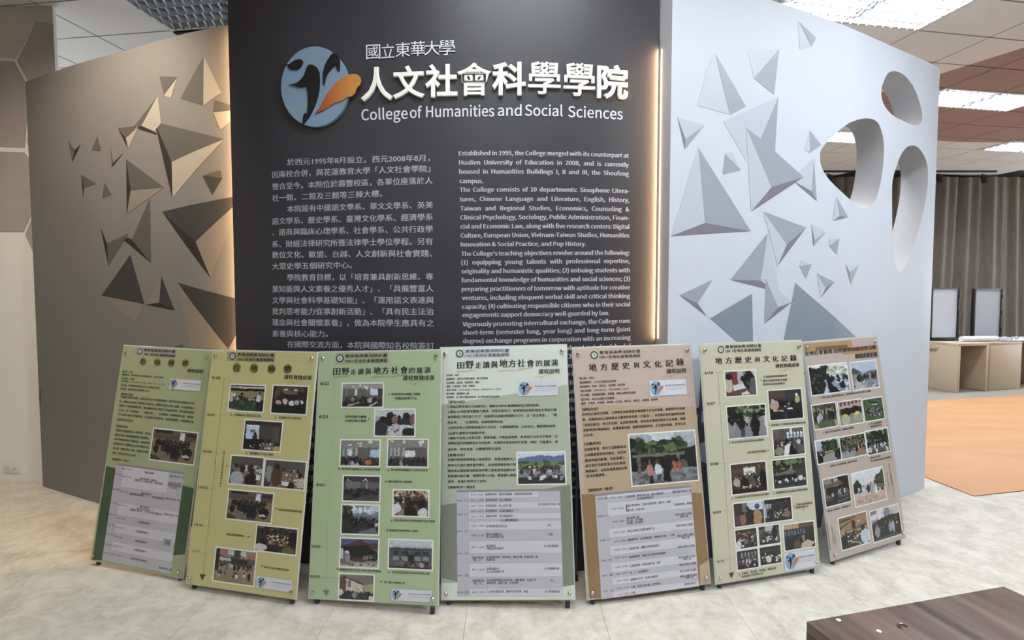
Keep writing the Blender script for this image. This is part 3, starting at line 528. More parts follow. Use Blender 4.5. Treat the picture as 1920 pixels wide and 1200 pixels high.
(0.28,0.58,0.88,'師與同學、品牌工廠、社區美學'),
(0.88,0.92,0.86,'池上'),
(0,0.11,0.965,'09/04（五）'),
(0.14,0.26,0.965,'08:00－17:00'),
(0.28,0.67,0.96,'口小學交流論文影、團隊校址作成果、報論'),
(0.83,0.97,0.96,'池上農會藝術館')])]},
{'pos':[0.3415,2.3872,0.2086,0.1704,0.0118,0.6125,1.1348],'sheet':'#cab5a6','label':'brown poster board with a torii gate photo and schedule table, left of the cream board','items':[('G','colour_band',[(0.023,0.8691),
(0.6477,0.8287),
(0.6254,-0.0363),
(0.004,0.0128)],'#c0a88c'),
('G','colour_band',[(-0.0,0.4619),
(0.0644,0.4582),
(0.3027,0.4584),
(0.6054,0.4161),
(0.618,0.1043),
(0.5643,0.0882),
(0.5587,-0.0028),
(0.0693,-0.0016),
(0.0089,0.0062)],'#987a54'),
('E',0.1042,1.0997,0.019),
('T','header_lettering','教育部高教深耕計畫',0.1317,1.1031,0.342,0.0173,'#1c1a18'),
('T','header_lettering','109-1在地社會實踐課程',0.1304,1.081,0.3403,0.0173,'#1c1a18'),
('T','title_lettering','地',0.0738,1.0242,0.1118,0.0383,'#1c1a18'),
('L','flourish',[(0.1024,1.0231),
(0.1081,1.0188),
(0.1143,1.0227),
(0.1129,1.0284)],0.00116,'#c8705c'),
('T','title_lettering','方',0.1315,1.0256,0.1666,0.0352,'#1c1a18'),
('L','flourish',[(0.1571,1.0246),
(0.1628,1.0203),
(0.1691,1.0242),
(0.1677,1.03)],0.00116,'#c8705c'),
('T','title_lettering','歷',0.1873,1.0255,0.2244,0.037,'#1c1a18'),
('L','flourish',[(0.2148,1.0243),
(0.2206,1.02),
(0.227,1.0239),
(0.2256,1.0298)],0.00116,'#c8705c'),
('T','title_lettering','史',0.2447,1.0277,0.2805,0.0357,'#1c1a18'),
('L','flourish',[(0.2708,1.0267),
(0.2766,1.0223),
(0.283,1.0263),
(0.2817,1.0322)],0.00116,'#c8705c'),
('T','title_lettering','與',0.3026,1.0293,0.3326,0.03,'#1c1a18'),
('T','title_lettering','文',0.3514,1.0294,0.3897,0.0376,'#1c1a18'),
('L','flourish',[(0.3798,1.0282),
(0.3857,1.0239),
(0.3923,1.0278),
(0.391,1.0338)],0.00116,'#c8705c'),
('T','title_lettering','化',0.4122,1.0292,0.4464,0.0337,'#1c1a18'),
('L','flourish',[(0.4364,1.0281),
(0.4424,1.0237),
(0.4491,1.0278),
(0.4478,1.0337)],0.00116,'#c8705c'),
('T','title_lettering','記',0.4711,1.0299,0.5094,0.0373,'#1c1a18'),
('L','flourish',[(0.4992,1.0287),
(0.5052,1.0243),
(0.512,1.0283),
(0.5107,1.0343)],0.00116,'#c8705c'),
('T','title_lettering','錄',0.5281,1.0323,0.5686,0.0392,'#1c1a18'),
('L','flourish',[(0.5583,1.0312),
(0.5644,1.0267),
(0.5713,1.0308),
(0.57,1.0368)],0.00116,'#c8705c'),
('T','subtitle_lettering','課程說明',0.4727,0.9968,0.5754,0.0244,'#1c1a18'),
('L','flourish',[(0.4487,0.9823),
(0.4817,0.9853),
(0.4997,0.9834),
(0.4876,0.9754),
(0.4953,0.9857),
(0.5463,0.9915)],0.00116,'#c8705c'),
('L','flourish',[(0.577,1.0135),
(0.6091,1.0185)],0.00097,'#c8705c'),
('T','body_text','學分數：3學分',0.0238,0.9871,0.0981,0.012,'#1c1a18'),
('T','body_text','開課教師：公共行政學系老師',0.0243,0.9669,0.2066,0.0121,'#1c1a18'),
('T','body_text','協同教師：老師、林先生、莊老師、張老師',0.0231,0.9479,0.2499,0.012,'#1c1a18'),
('T','body_text','執行時間：2020.06/18、2020.09/07－09/11',0.0246,0.9282,0.2679,0.012,'#1c1a18'),
('T','body_text','執行地點：花蓮縣鳳林鎮、萬榮鄉、林田山林業文化園區',0.0234,0.9083,0.3049,0.012,'#1c1a18'),
('T','body_text','協同單位：林田山林業文化協進會',0.024,0.8876,0.1925,0.0119,'#1c1a18'),
('T','body_text','講師：王老師、李老師、林老師、江先生、陳先生、曾先生、葉老師、張老師',0.0241,0.8691,0.4132,0.0119,'#1c1a18'),
('T','body_text','【課程內容】',0.0287,0.8398,0.1058,0.0146,'#1c1a18'),
('T','body_text','以林田山為研究對象，引導學生探索學習本場域歷史文化的發展、族群的參與及變',0.0265,0.8177,0.5529,0.0146,'#1c1a18'),
('T','body_text','遷。透過對林田山場域基本文獻資料的收集（文獻法），以及對於特定議題的訪談',0.026,0.7928,0.5514,0.0145,'#1c1a18'),
('T','body_text','（深度訪談法）與文字記錄，以及影像紀錄，來呈現本場域的歷史文化發展。規劃',0.0287,0.7684,0.5518,0.0145,'#1c1a18'),
('T','body_text','探索學習的幾個面向：林業產業發展、族群發展與參與、文化歷史建築、常見生活',0.0273,0.7441,0.5512,0.0144,'#1c1a18'),
('T','body_text','文化等。',0.026,0.7208,0.0776,0.0143,'#1c1a18'),
('T','body_text','【具體成效】',0.0282,0.6808,0.1074,0.0149,'#1c1a18'),
('T','body_text','由探索學習，學生可以瞭解林田',0.0268,0.6558,0.2331,0.0149,'#1c1a18'),
('T','body_text','山林業產業發展的歷史，以及對',0.0267,0.6306,0.2313,0.0149,'#1c1a18'),
('T','body_text','鳳林地區的影響。在此基礎上，',0.0266,0.6055,0.2316,0.0148,'#1c1a18'),
('T','body_text','產生對於我國客落文化的重視，',0.0265,0.5815,0.2313,0.0147,'#1c1a18'),
('T','body_text','族群融合、以及林業產業與生態',0.0265,0.5568,0.2316,0.0147,'#1c1a18'),
('T','body_text','保育的重要性。',0.028,0.5349,0.123,0.0146,'#1c1a18'),
('T','body_text','【課程時序一覽表】',0.0344,0.4704,0.1515,0.0145,'#1c1a18'),
('P','torii',0.2537,0.4808,0.5926,0.7137),
('O',0.3765,0.891,0.5698,0.9657),
('A',(0.0643,-0.005,0.5514,0.4578),[0.02,0.05,0.1,0.225,0.35,0.43,0.515,0.6,0.68,0.76,0.82,0.88,0.945,1.0],[(0.02,0.13,0.05,'06/18（四）'),
(0.15,0.28,0.05,'17:00－18:00'),
(0.3,0.7,0.055,'王鴻濬老師：課程內容介紹、歷史地圖解讀'),
(0.8,1.0,0.055,'國立東華大學人社一館'),
(0.42,0.6,0.085,'在地實踐課程進行'),
(0.16,0.28,0.16,'12:00－16:00'),
(0.3,0.77,0.145,'慶豐火車站集合、公園介紹與導覽、萬榮村、森榮'),
(0.3,0.32,0.165,'里'),
(0.3,0.49,0.19,'福朗行車、住宿分配'),
(0.8,1.0,0.18,'花蓮縣萬榮鄉、萬榮鄉'),
(0.02,0.13,0.22,'09/07（一）'),
(0.16,0.28,0.285,'18:00－20:00'),
(0.3,0.44,0.265,'書面場域介紹：'),
(0.3,0.47,0.29,'林玉葉：戶外導覽'),
(0.3,0.47,0.315,'莊明儀：室內解說'),
(0.81,0.99,0.28,'林田山林業文化園區'),
(0.86,0.94,0.305,'咖啡二館'),
(0.16,0.28,0.39,'9:00－11:30'),
(0.3,0.58,0.39,'林田山林業文化園區導覽介紹'),
(0.81,0.99,0.39,'林田山林業文化園區'),
(0.02,0.13,0.45,'09/08（二）'),
(0.16,0.28,0.475,'13:00－14:30'),
(0.3,0.78,0.475,'陳銀樓老師：社區導覽場域、規劃探索主題、一千導'),
(0.81,0.99,0.49,'林田山林業文化園區'),
(0.86,0.94,0.515,'咖啡二館'),
(0.16,0.28,0.555,'14:30－17:00'),
(0.3,0.62,0.56,'王鴻濬老師：議題式深度訪談執行'),
(0.16,0.28,0.63,'9:00－12:00'),
(0.3,0.68,0.64,'陳銀樓老師：園區內日式歷史建築解析'),
(0.81,0.99,0.6,'林田山林業文化園區'),
(0.02,0.13,0.645,'09/09（三）'),
(0.16,0.28,0.72,'13:00－17:00'),
(0.3,0.62,0.725,'王鴻濬老師：影像記錄介紹、實作'),
(0.81,0.99,0.7,'林田山林業文化園區'),
(0.86,0.94,0.722,'咖啡二館'),
(0.81,0.99,0.775,'林田山林業文化園區'),
(0.02,0.13,0.785,'09/10（四）'),
(0.16,0.28,0.785,'9:00－17:00'),
(0.3,0.49,0.79,'各（八）組計畫執行'),
(0.16,0.28,0.85,'9:00－12:00'),
(0.3,0.58,0.855,'繼續執行文字、影像記錄整理'),
(0.81,0.99,0.835,'林田山林業文化園區'),
(0.81,0.99,0.885,'林田山林業文化園區'),
(0.87,0.95,0.905,'咖啡二館'),
(0.02,0.13,0.93,'09/11（五）'),
(0.16,0.28,0.92,'13:00－15:00'),
(0.3,0.6,0.925,'午餐、探索主題討論、初步總結'),
(0.16,0.28,0.98,'15:00－17:00'),
(0.3,0.34,0.98,'結論'),
(0.85,0.97,0.965,'鳳林火車站')])]},
{'pos':[0.9709,2.5187,0.2605,0.1304,0.0096,0.599,1.138],'sheet':'#d0cdb2','label':'cream poster board with thirteen photos down a timeline, second from the right','items':[('E',0.115,1.1102,0.0182),
('T','header_lettering','教育部高教深耕計畫',0.1422,1.1142,0.3509,0.0177,'#1c1a18'),
('T','header_lettering','109-1在地社會實踐課程',0.1404,1.093,0.3489,0.0177,'#1c1a18'),
('T','title_lettering','地',0.0782,1.0397,0.1156,0.0341,'#1c1a18'),
('L','flourish',[(0.1067,1.0384),
(0.112,1.0348),
(0.1183,1.0379),
(0.1171,1.0432)],0.00103,'#c07862'),
('T','title_lettering','方',0.1357,1.0394,0.1725,0.0334,'#1c1a18'),
('L','flourish',[(0.1635,1.0381),
(0.1688,1.0345),
(0.1752,1.0376),
(0.174,1.0429)],0.00103,'#c07862'),
('T','title_lettering','歷',0.1917,1.0392,0.23,0.0345,'#1c1a18'),
('L','flourish',[(0.2209,1.0378),
(0.2262,1.0342),
(0.2327,1.0373),
(0.2315,1.0427)],0.00103,'#c07862'),
('T','title_lettering','史',0.2494,1.0389,0.287,0.0337,'#1c1a18'),
('L','flourish',[(0.2778,1.0375),
(0.2832,1.0339),
(0.2898,1.037),
(0.2885,1.0424)],0.00103,'#c07862'),
('T','title_lettering','與',0.3067,1.0392,0.3378,0.0281,'#1c1a18'),
('T','title_lettering','文',0.3576,1.0386,0.3948,0.0332,'#1c1a18'),
('L','flourish',[(0.3854,1.0373),
(0.3909,1.0336),
(0.3976,1.0368),
(0.3963,1.0422)],0.00103,'#c07862'),
('T','title_lettering','化',0.4112,1.0375,0.4465,0.0314,'#1c1a18'),
('L','flourish',[(0.437,1.0363),
(0.4425,1.0326),
(0.4493,1.0358),
(0.4481,1.0413)],0.00103,'#c07862'),
('T','title_lettering','記',0.4654,1.0365,0.5022,0.0325,'#1c1a18'),
('L','flourish',[(0.4926,1.0351),
(0.4983,1.0315),
(0.5051,1.0347),
(0.5039,1.0402)],0.00103,'#c07862'),
('T','title_lettering','錄',0.5196,1.0353,0.5592,0.0347,'#1c1a18'),
('L','flourish',[(0.5495,1.034),
(0.5552,1.0303),
(0.5621,1.0335),
(0.5609,1.039)],0.00103,'#c07862'),
('T','subtitle_lettering','課程實踐成果',0.4277,1.0057,0.572,0.0216,'#1c1a18'),
('L','flourish',[(0.444,0.9917),
(0.4708,0.993),
(0.4883,0.9898),
(0.4787,0.9828),
(0.4837,0.991),
(0.5278,0.9956)],0.00112,'#c07862'),
('T','date_label','6/18',0.0139,0.9911,0.0609,0.0198,'#1c1a18'),
('T','date_label','9/07',0.0146,0.8413,0.0609,0.0196,'#1c1a18'),
('T','date_label','9/08',0.0084,0.5525,0.0542,0.0185,'#1c1a18'),
('T','date_label','9/09',0.0062,0.3239,0.0506,0.0182,'#1c1a18'),
('T','date_label','9/10',0.0093,0.0959,0.0494,0.018,'#1c1a18'),
('L','timeline',[(0.089,0.9982),
(0.0857,0.5824)],0.00103,'#77755a'),
('L','timeline',[(0.0888,0.6077),
(0.0815,0.0447)],0.0011,'#77755a'),
('G','timeline_arrow',[(0.0698,0.0433),
(0.0996,0.0433),
(0.0838,0.0158)],'#5e2c26'),
('L','timeline',[(0.0714,0.9989),
(0.1266,0.998)],0.00063,'#9a987a'),
('L','timeline',[(0.0696,0.8467),
(0.1467,0.8436)],0.00063,'#9a987a'),
('L','timeline',[(0.0634,0.5603),
(0.1304,0.5561)],0.0007,'#9a987a'),
('L','timeline',[(0.0596,0.3357),
(0.1141,0.3313)],0.0007,'#9a987a'),
('L','timeline',[(0.0615,0.1087),
(0.1128,0.1035)],0.0007,'#9a987a'),
('P','plan',0.1275,0.8785,0.3009,0.9985),
('P','kitchen',0.3716,0.7457,0.57,0.8915),
('P','road',0.1244,0.6733,0.3446,0.8265),
('P','windows',0.38,0.567,0.5623,0.6987),
('P','screen2',0.1224,0.4053,0.3219,0.546),
('P','shed',0.3637,0.4077,0.559,0.5455),
('P','silhouettes',0.1232,0.2516,0.2905,0.3588),
('P','crowdroom',0.2978,0.2521,0.4549,0.3591),
('P','room1',0.1225,0.1466,0.2412,0.2339),
('P','room2',0.254,0.1483,0.3731,0.2346),
('P','room3',0.1221,0.0498,0.2389,0.135),
('P','room4',0.2516,0.0531,0.3724,0.1366),
('P','bluewindow',0.3997,0.1046,0.5795,0.2261),
('G','arrow_mark',[(0.3275,0.9504),
(0.3361,0.9539),
(0.3354,0.9462)],'#8e3b26'),
('T','caption','王鴻濬老師帶領邀同學',0.3474,0.9581,0.4924,0.0127,'#1c1a18'),
('T','caption','課前討論並從歷史地圖',0.3439,0.9382,0.4904,0.0126,'#1c1a18'),
('T','caption','看當年區域發展概況',0.344,0.9204,0.4757,0.0126,'#1c1a18'),
('G','arrow_mark',[(0.3656,0.7277),
(0.3696,0.7205),
(0.3603,0.7211)],'#8e3b26'),
('T','caption','鳳林場長工長劉運福說個人經驗與討論',0.3756,0.7157,0.582,0.0115,'#1c1a18'),
('G','arrow_mark',[(0.1291,0.6578),
(0.1329,0.6508),
(0.1241,0.6514)],'#8e3b26'),
('T','caption','林玉葉理事長解說當年盛況與變化',0.1399,0.6485,0.3265,0.0117,'#1c1a18'),
('G','arrow_mark',[(0.3514,0.5985),
(0.3435,0.603),
(0.3428,0.5954)],'#8e3b26'),
('T','caption','林生講述萬里橋概況',0.2247,0.5931,0.3352,0.0113,'#1c1a18'),
('G','arrow_mark',[(0.1174,0.3906),
(0.1216,0.3827),
(0.1119,0.3837)],'#8e3b26'),
('T','caption','王鴻濬老師分享口述訪談方法及秘技',0.1327,0.3834,0.3319,0.0113,'#1c1a18'),
('G','arrow_mark',[(0.3609,0.3922),
(0.3653,0.3841),
(0.3551,0.3851)],'#8e3b26'),
('T','caption','陳銀樓老師介紹林田山實業與建築',0.3736,0.3827,0.561,0.0116,'#1c1a18'),
('G','arrow_mark',[(0.4666,0.3129),
(0.4752,0.3157),
(0.4745,0.3083)],'#8e3b26'),
('T','caption','公視記者解說採訪',0.4843,0.313,0.583,0.0117,'#1c1a18'),
('T','caption','影像紀錄方法',0.4818,0.2987,0.556,0.0117,'#1c1a18'),
('G','arrow_mark',[(0.5247,0.2846),
(0.53,0.2908),
(0.5208,0.2918)],'#8e3b26'),
('G','arrow_mark',[(0.128,0.0322),
(0.1322,0.0242),
(0.1225,0.0256)],'#8e3b26'),
('T','caption','古素娟、沈夙娟、李金樹、林惠如等',0.1407,0.0254,0.3379,0.0111,'#1c1a18'),
('T','caption','鳳林場員工與同學分享',0.1395,0.0106,0.2616,0.0111,'#1c1a18'),
('O',0.3885,0.0078,0.5741,0.0944)]},
{'pos':[1.6523,2.7443,0.4129,0.1617,0.0218,0.6053,1.1314],'sheet':'#c5b6ab','label':'pinkish brown poster board with twelve photos, rightmost of the seven','items':[('G','tape_patch',[(0.0008,1.1236),
(0.3875,1.1224),
(0.3865,1.0772),
(-0.0035,1.0825)],'#b9966a'),
('G','tape_patch',[(0.0913,1.1012),
(0.3492,1.1013),
(0.3495,1.0828),
(0.0899,1.0824)],'#a08c7c'),
('G','tape_patch',[(0.2985,1.0784),
(0.6043,1.085),
(0.5992,1.0414),
(0.2963,1.0479)],'#b9966a'),
('G','tape_patch',[(0.4011,1.0454),
(0.5999,1.0443),
(0.5954,1.0113),
(0.3992,1.0161)],'#9c9088'),
('T','title_lettering','在地社會實踐-田野實察相關課程活動',0.0004,1.0604,0.5871,0.0252,'#1c1a18'),
('T','subtitle_lettering','課程成果影像',0.3958,1.0189,0.5876,0.0258,'#1c1a18'),
('P','waterfront',0.0152,0.8498,0.3142,0.9996),
('P','beach',0.3498,0.8468,0.5646,0.996),
('P','grove',0.0013,0.6719,0.1832,0.7943),
('P','books',0.2037,0.6671,0.39,0.7911),
('P','lawn',0.4067,0.6675,0.5736,0.7853),
('P','bigtree',-0.0077,0.4939,0.172,0.6088),
('P','slope',0.1803,0.4928,0.3796,0.6045),
('P','foresters',0.3936,0.485,0.5797,0.6102),
('P','station',0.0111,0.2704,0.2036,0.4073),
('P','plaza',0.2345,0.233,0.4912,0.4039),
('P','atrium',0.0864,0.0369,0.305,0.1946),
('P','mountain',0.3391,0.0271,0.5796,0.1859),
('G','arrow_mark',[(0.0692,0.8357),
(0.0732,0.8286),
(0.0626,0.8296)],'#b04a3c'),
('T','caption','台灣系 新竹在職研習領隊合照，生態觀察解說小組與社區義工共讀照',0.0805,0.8244,0.4883,0.0121,'#1c1a18'),
('G','arrow_mark',[(0.0607,0.6511),
(0.0647,0.6439),
(0.0541,0.6452)],'#b04a3c'),
('T','caption','歷史系 文化產業參訪，臺南歷史博物館',0.0732,0.6409,0.3022,0.0125,'#1c1a18'),
('G','arrow_mark',[(0.4326,0.6506),
(0.4371,0.6429),
(0.4251,0.6443)],'#b04a3c'),
('T','caption','中文系 鯉魚潭踏查',0.4452,0.643,0.5448,0.0122,'#1c1a18'),
('T','caption','縱谷開拓史文化參',0.4421,0.628,0.5413,0.0121,'#1c1a18'),
('G','arrow_mark',[(0.0716,0.4755),
(0.0752,0.4688),
(0.0656,0.4703)],'#b04a3c'),
('T','caption','歷史系 文化產業理論，臺南大學考察',0.0828,0.4646,0.2921,0.0113,'#1c1a18'),
('G','arrow_mark',[(0.3959,0.469),
(0.3999,0.4619),
(0.3892,0.4635)],'#b04a3c'),
('T','caption','歷史系 松濤岸',0.4078,0.4613,0.4918,0.011,'#1c1a18'),
('T','caption','與三棧地景能源動物溪地觀察化',0.4061,0.4442,0.5806,0.011,'#1c1a18'),
('G','arrow_mark',[(0.0054,0.2534),
(0.0089,0.2467),
(-0.0005,0.2485)],'#b04a3c'),
('T','caption','歷史系 西拉雅族，臺灣開拓史考',0.0163,0.2429,0.1953,0.0111,'#1c1a18'),
('V','caption','台灣系鳳林溪口部落踏查花蓮港',0.5523,0.4147,0.2996,0.0097,'#1c1a18'),
('V','caption','與花蓮西部民族館藏口述歷史計畫館讀上人',0.5579,0.3495,0.228,0.0071,'#1c1a18'),
('V','caption','（諮商老師整團員工會',0.5236,0.3761,0.2677,0.0086,'#1c1a18'),
('G','arrow_mark',[(0.5104,0.3299),
(0.514,0.3237),
(0.5045,0.3253)],'#b04a3c'),
('V','caption','花蓮鎮大橋與歷史教師與職人共識圖',-0.0034,0.1912,0.0563,0.0092,'#1c1a18'),
('V','caption','之校園景觀新文化館路線建築史之',0.0297,0.1755,0.072,0.0084,'#1c1a18'),
('V','caption','（大專校院踏查花蓮地區',0.0449,0.1465,0.0681,0.0074,'#1c1a18'),
('G','arrow_mark',[(0.0618,0.1234),
(0.0669,0.1276),
(0.0587,0.1293)],'#b09a3c')]}]

# ------------------------------------------------------------------ materials
def lin(h):
    h = h.lstrip('#'); v = [int(h[i:i + 2], 16) / 255 for i in (0, 2, 4)]
    return tuple((c / 12.92 if c <= .04045 else ((c + .055) / 1.055) ** 2.4) for c in v) + (1,)
_M = {}
def mat(name, col, rough=.6, metal=0.0, noise=0.0, nscale=20, coat=0.0, bump=0.0, spec=.5, stretch=None):
    if name in _M: return _M[name]
    m = bpy.data.materials.new(name); m.use_nodes = True; nt = m.node_tree; b = nt.nodes['Principled BSDF']
    c = lin(col) if isinstance(col, str) else tuple(col) + (1,)
    b.inputs['Base Color'].default_value = c; b.inputs['Roughness'].default_value = rough
    b.inputs['Metallic'].default_value = metal; b.inputs['Coat Weight'].default_value = coat
    b.inputs['Specular IOR Level'].default_value = spec
    if noise or bump:
        tc = nt.nodes.new('ShaderNodeTexCoord'); mp = nt.nodes.new('ShaderNodeMapping')
        nt.links.new(tc.outputs['Object'], mp.inputs[0])
        if stretch: mp.inputs['Scale'].default_value = stretch
        n = nt.nodes.new('ShaderNodeTexNoise'); n.inputs['Scale'].default_value = nscale; n.inputs['Detail'].default_value = 5
        nt.links.new(mp.outputs[0], n.inputs['Vector'])
        if noise:
            mx = nt.nodes.new('ShaderNodeMixRGB'); r = nt.nodes.new('ShaderNodeMapRange')
            r.inputs[1].default_value = .3; r.inputs[2].default_value = .7
            nt.links.new(n.outputs[0], r.inputs[0]); nt.links.new(r.outputs[0], mx.inputs[0])
            mx.inputs[1].default_value = tuple(x * (1 - noise) for x in c[:3]) + (1,)
            mx.inputs[2].default_value = tuple(min(1, x * (1 + noise)) for x in c[:3]) + (1,)
            nt.links.new(mx.outputs[0], b.inputs['Base Color'])
        if bump:
            bp = nt.nodes.new('ShaderNodeBump'); bp.inputs['Strength'].default_value = bump; bp.inputs['Distance'].default_value = .003
            nt.links.new(n.outputs[0], bp.inputs['Height']); nt.links.new(bp.outputs[0], b.inputs['Normal'])
    _M[name] = m; return m
def emis(name, col, strength):
    if name in _M: return _M[name]
    m = bpy.data.materials.new(name); m.use_nodes = True; b = m.node_tree.nodes['Principled BSDF']
    b.inputs['Base Color'].default_value = (0.8, .8, .8, 1); b.inputs['Emission Color'].default_value = tuple(col) + (1,); b.inputs['Emission Strength'].default_value = strength
    _M[name] = m; return m
def vcol_mat(name, rough=.5):
    if name in _M: return _M[name]
    m = bpy.data.materials.new(name); m.use_nodes = True; b = m.node_tree.nodes['Principled BSDF']
    a = m.node_tree.nodes.new('ShaderNodeVertexColor'); a.layer_name = 'Col'
    m.node_tree.links.new(a.outputs[0], b.inputs['Base Color']); b.inputs['Roughness'].default_value = rough
    _M[name] = m; return m
def paint(h, rough=.55): return mat('print_' + h.lstrip('#'), h, rough)

# ------------------------------------------------------------------ object helpers
def link(o, parent=None):
    COL.objects.link(o)
    if parent is not None: o.parent = parent
    return o
def mesh_obj(name, verts, faces, m, parent=None, smooth=False, mats=None, fm=None):
    me = bpy.data.meshes.new(name); me.from_pydata([tuple(v) for v in verts], [], faces)
    for q in (mats or [m]): me.materials.append(q)
    if fm:
        me.polygons.foreach_set('material_index', fm)
    if smooth:
        me.polygons.foreach_set('use_smooth', [True] * len(me.polygons)); me.set_sharp_from_angle(angle=math.radians(35))
    me.update()
    return link(bpy.data.objects.new(name, me), parent)
def bm_obj(name, bm, m, parent=None, smooth=False, mats=None):
    me = bpy.data.meshes.new(name); bmesh.ops.recalc_face_normals(bm, faces=bm.faces); bm.to_mesh(me); bm.free()
    for q in (mats or [m]): me.materials.append(q)
    if smooth:
        me.polygons.foreach_set('use_smooth', [True] * len(me.polygons)); me.set_sharp_from_angle(angle=math.radians(35))
    return link(bpy.data.objects.new(name, me), parent)
def add_box(bm, x0, y0, z0, x1, y1, z1, bevel=0.0, M=None, mi=0):
    vs_ = [bm.verts.new(v) for v in ((x0, y0, z0), (x1, y0, z0), (x1, y1, z0), (x0, y1, z0), (x0, y0, z1), (x1, y0, z1), (x1, y1, z1), (x0, y1, z1))]
    fs = [bm.faces.new([vs_[i] for i in f]) for f in ((0, 3, 2, 1), (4, 5, 6, 7), (0, 1, 5, 4), (1, 2, 6, 5), (2, 3, 7, 6), (3, 0, 4, 7))]
    for f in fs: f.material_index = mi
    g = vs_
    if bevel:
        es = list({e for f in fs for e in f.edges})
        r = bmesh.ops.bevel(bm, geom=es, offset=bevel, segments=2, affect='EDGES', profile=.5)
        g = list({v for f in r['faces'] for v in f.verts} | {v for v in vs_ if v.is_valid})
    if M is not None: bmesh.ops.transform(bm, matrix=M, verts=[v for v in g if v.is_valid])
def box(name, x0, y0, z0, x1, y1, z1, m, parent=None, bevel=0.0):
    bm = bmesh.new(); add_box(bm, x0, y0, z0, x1, y1, z1, bevel); return bm_obj(name, bm, m, parent, smooth=bool(bevel))
def add_tube(bm, pts, r, n=12, caps=True):
    rings = []
    for i, p in enumerate(pts):
        p = Vector(p); a = Vector(pts[max(i - 1, 0)]); b = Vector(pts[min(i + 1, len(pts) - 1)]); t = (b - a).normalized()
        u = t.cross(Vector((0, 0, 1))); u = t.cross(Vector((1, 0, 0))) if u.length < .1 else u; u.normalize(); w = t.cross(u)
        rr = r[i] if isinstance(r, (list, tuple)) else r
        rings.append([bm.verts.new(p + (u * math.cos(2 * PI * k / n) + w * math.sin(2 * PI * k / n)) * rr) for k in range(n)])
    for a, b in zip(rings, rings[1:]):
        for k in range(n): bm.faces.new((a[k], a[(k + 1) % n], b[(k + 1) % n], b[k]))
    if caps: bm.faces.new(rings[0]); bm.faces.new(rings[-1])
def tube(name, pts, r, m, parent=None, n=12):
    bm = bmesh.new(); add_tube(bm, pts, r, n); return bm_obj(name, bm, m, parent, smooth=True)
def empty(name, loc=(0, 0, 0), rz=0, label=None, cat=None, group=None):
    o = bpy.data.objects.new(name, None); o.empty_display_size = .1; COL.objects.link(o); o.location = loc; o.rotation_euler = (0, 0, rz)
    tag(o, label, cat, group); return o
def tag(o, label=None, cat=None, group=None, kind=None):
    if label: o['label'] = label
    if cat: o['category'] = cat
    if group: o['group'] = group
    if kind: o['kind'] = kind
    return o
def structure(o): o['kind'] = 'structure'; return o
def copy_tree(o, parent=None):
    c = o.copy(); COL.objects.link(c)
    if parent is not None: c.parent = parent
    for ch in list(o.children): copy_tree(ch, c)
    return c

# ------------------------------------------------------------------ lettering
FONT = None
try:
    FONT = bpy.data.fonts.load(os.path.join(bpy.utils.system_resource('DATAFILES'), 'fonts', 'Noto Sans CJK Regular.woff2'))
except Exception:
    FONT = None
_tc = {}
def text_geo(s, latin=False, offset=0.0, res=3, extrude=0.0, bevel=0.0, word=1.0):
    key = (s, latin, offset, res, extrude, bevel, round(word, 3))
    if key in _tc: return _tc[key]
    c = bpy.data.curves.new('lettering', 'FONT'); c.body = s; c.size = 1.0; c.offset = offset; c.resolution_u = res
    c.extrude = extrude; c.bevel_depth = bevel; c.bevel_resolution = 2; c.space_word = word
    if latin and FONT: c.font = FONT
    o = bpy.data.objects.new('lettering', c); COL.objects.link(o)
    dg = bpy.context.evaluated_depsgraph_get(); me = bpy.data.meshes.new_from_object(o.evaluated_get(dg))
    n = len(me.vertices); co = np.empty(n * 3); me.vertices.foreach_get('co', co); co = co.reshape(-1, 3)
    fc = [tuple(p.vertices) for p in me.polygons]
    bpy.data.objects.remove(o); bpy.data.curves.remove(c); bpy.data.meshes.remove(me)
    _tc[key] = (co, fc); return co, fc
_h = text_geo('H', True)[0]; K_LAT = .727 / float(_h[:, 1].max() - _h[:, 1].min())      # latin em scale, cap height .727
def is_cjk(s): return sum(ord(ch) > 0x2e80 for ch in s) > len(s) * .25
def line_geo(s, x0, y0, x1, em, y1=None, latin=None, offset=0.0, res=2, justify=False):
    """Flat lettering fitted between x0 and x1; returns xy vertices and faces."""
    latin = (not is_cjk(s)) if latin is None else latin
    if justify:
        a, _ = text_geo(s, latin, offset, res, word=1.0); b, _ = text_geo(s, latin, offset, res, word=2.0)
        e_ = em * K_LAT * 1.04
        wa = (a[:, 0].max() - a[:, 0].min()) * e_; wb = (b[:, 0].max() - b[:, 0].min()) * e_
        k = 1.0 + ((x1 - x0) - wa) / max(wb - wa, 1e-6); k = min(max(k, 1.0), 4.5)
        co, fc = text_geo(s, latin, offset, res, word=k)
    else:
        co, fc = text_geo(s, latin, offset, res)
    if not len(co): return np.zeros((0, 2)), []
    mn, mx = co[:, 0].min(), co[:, 0].max()
    X = x0 + (co[:, 0] - mn) * (x1 - x0) / max(mx - mn, 1e-6)
    Y = co[:, 1] * em * (K_LAT if latin else 1) + (0 if latin else .085 * em) + y0
    if y1 is not None: Y = Y + (y1 - y0) * (X - x0) / max(x1 - x0, 1e-6)
    return np.stack([X, Y], 1), fc

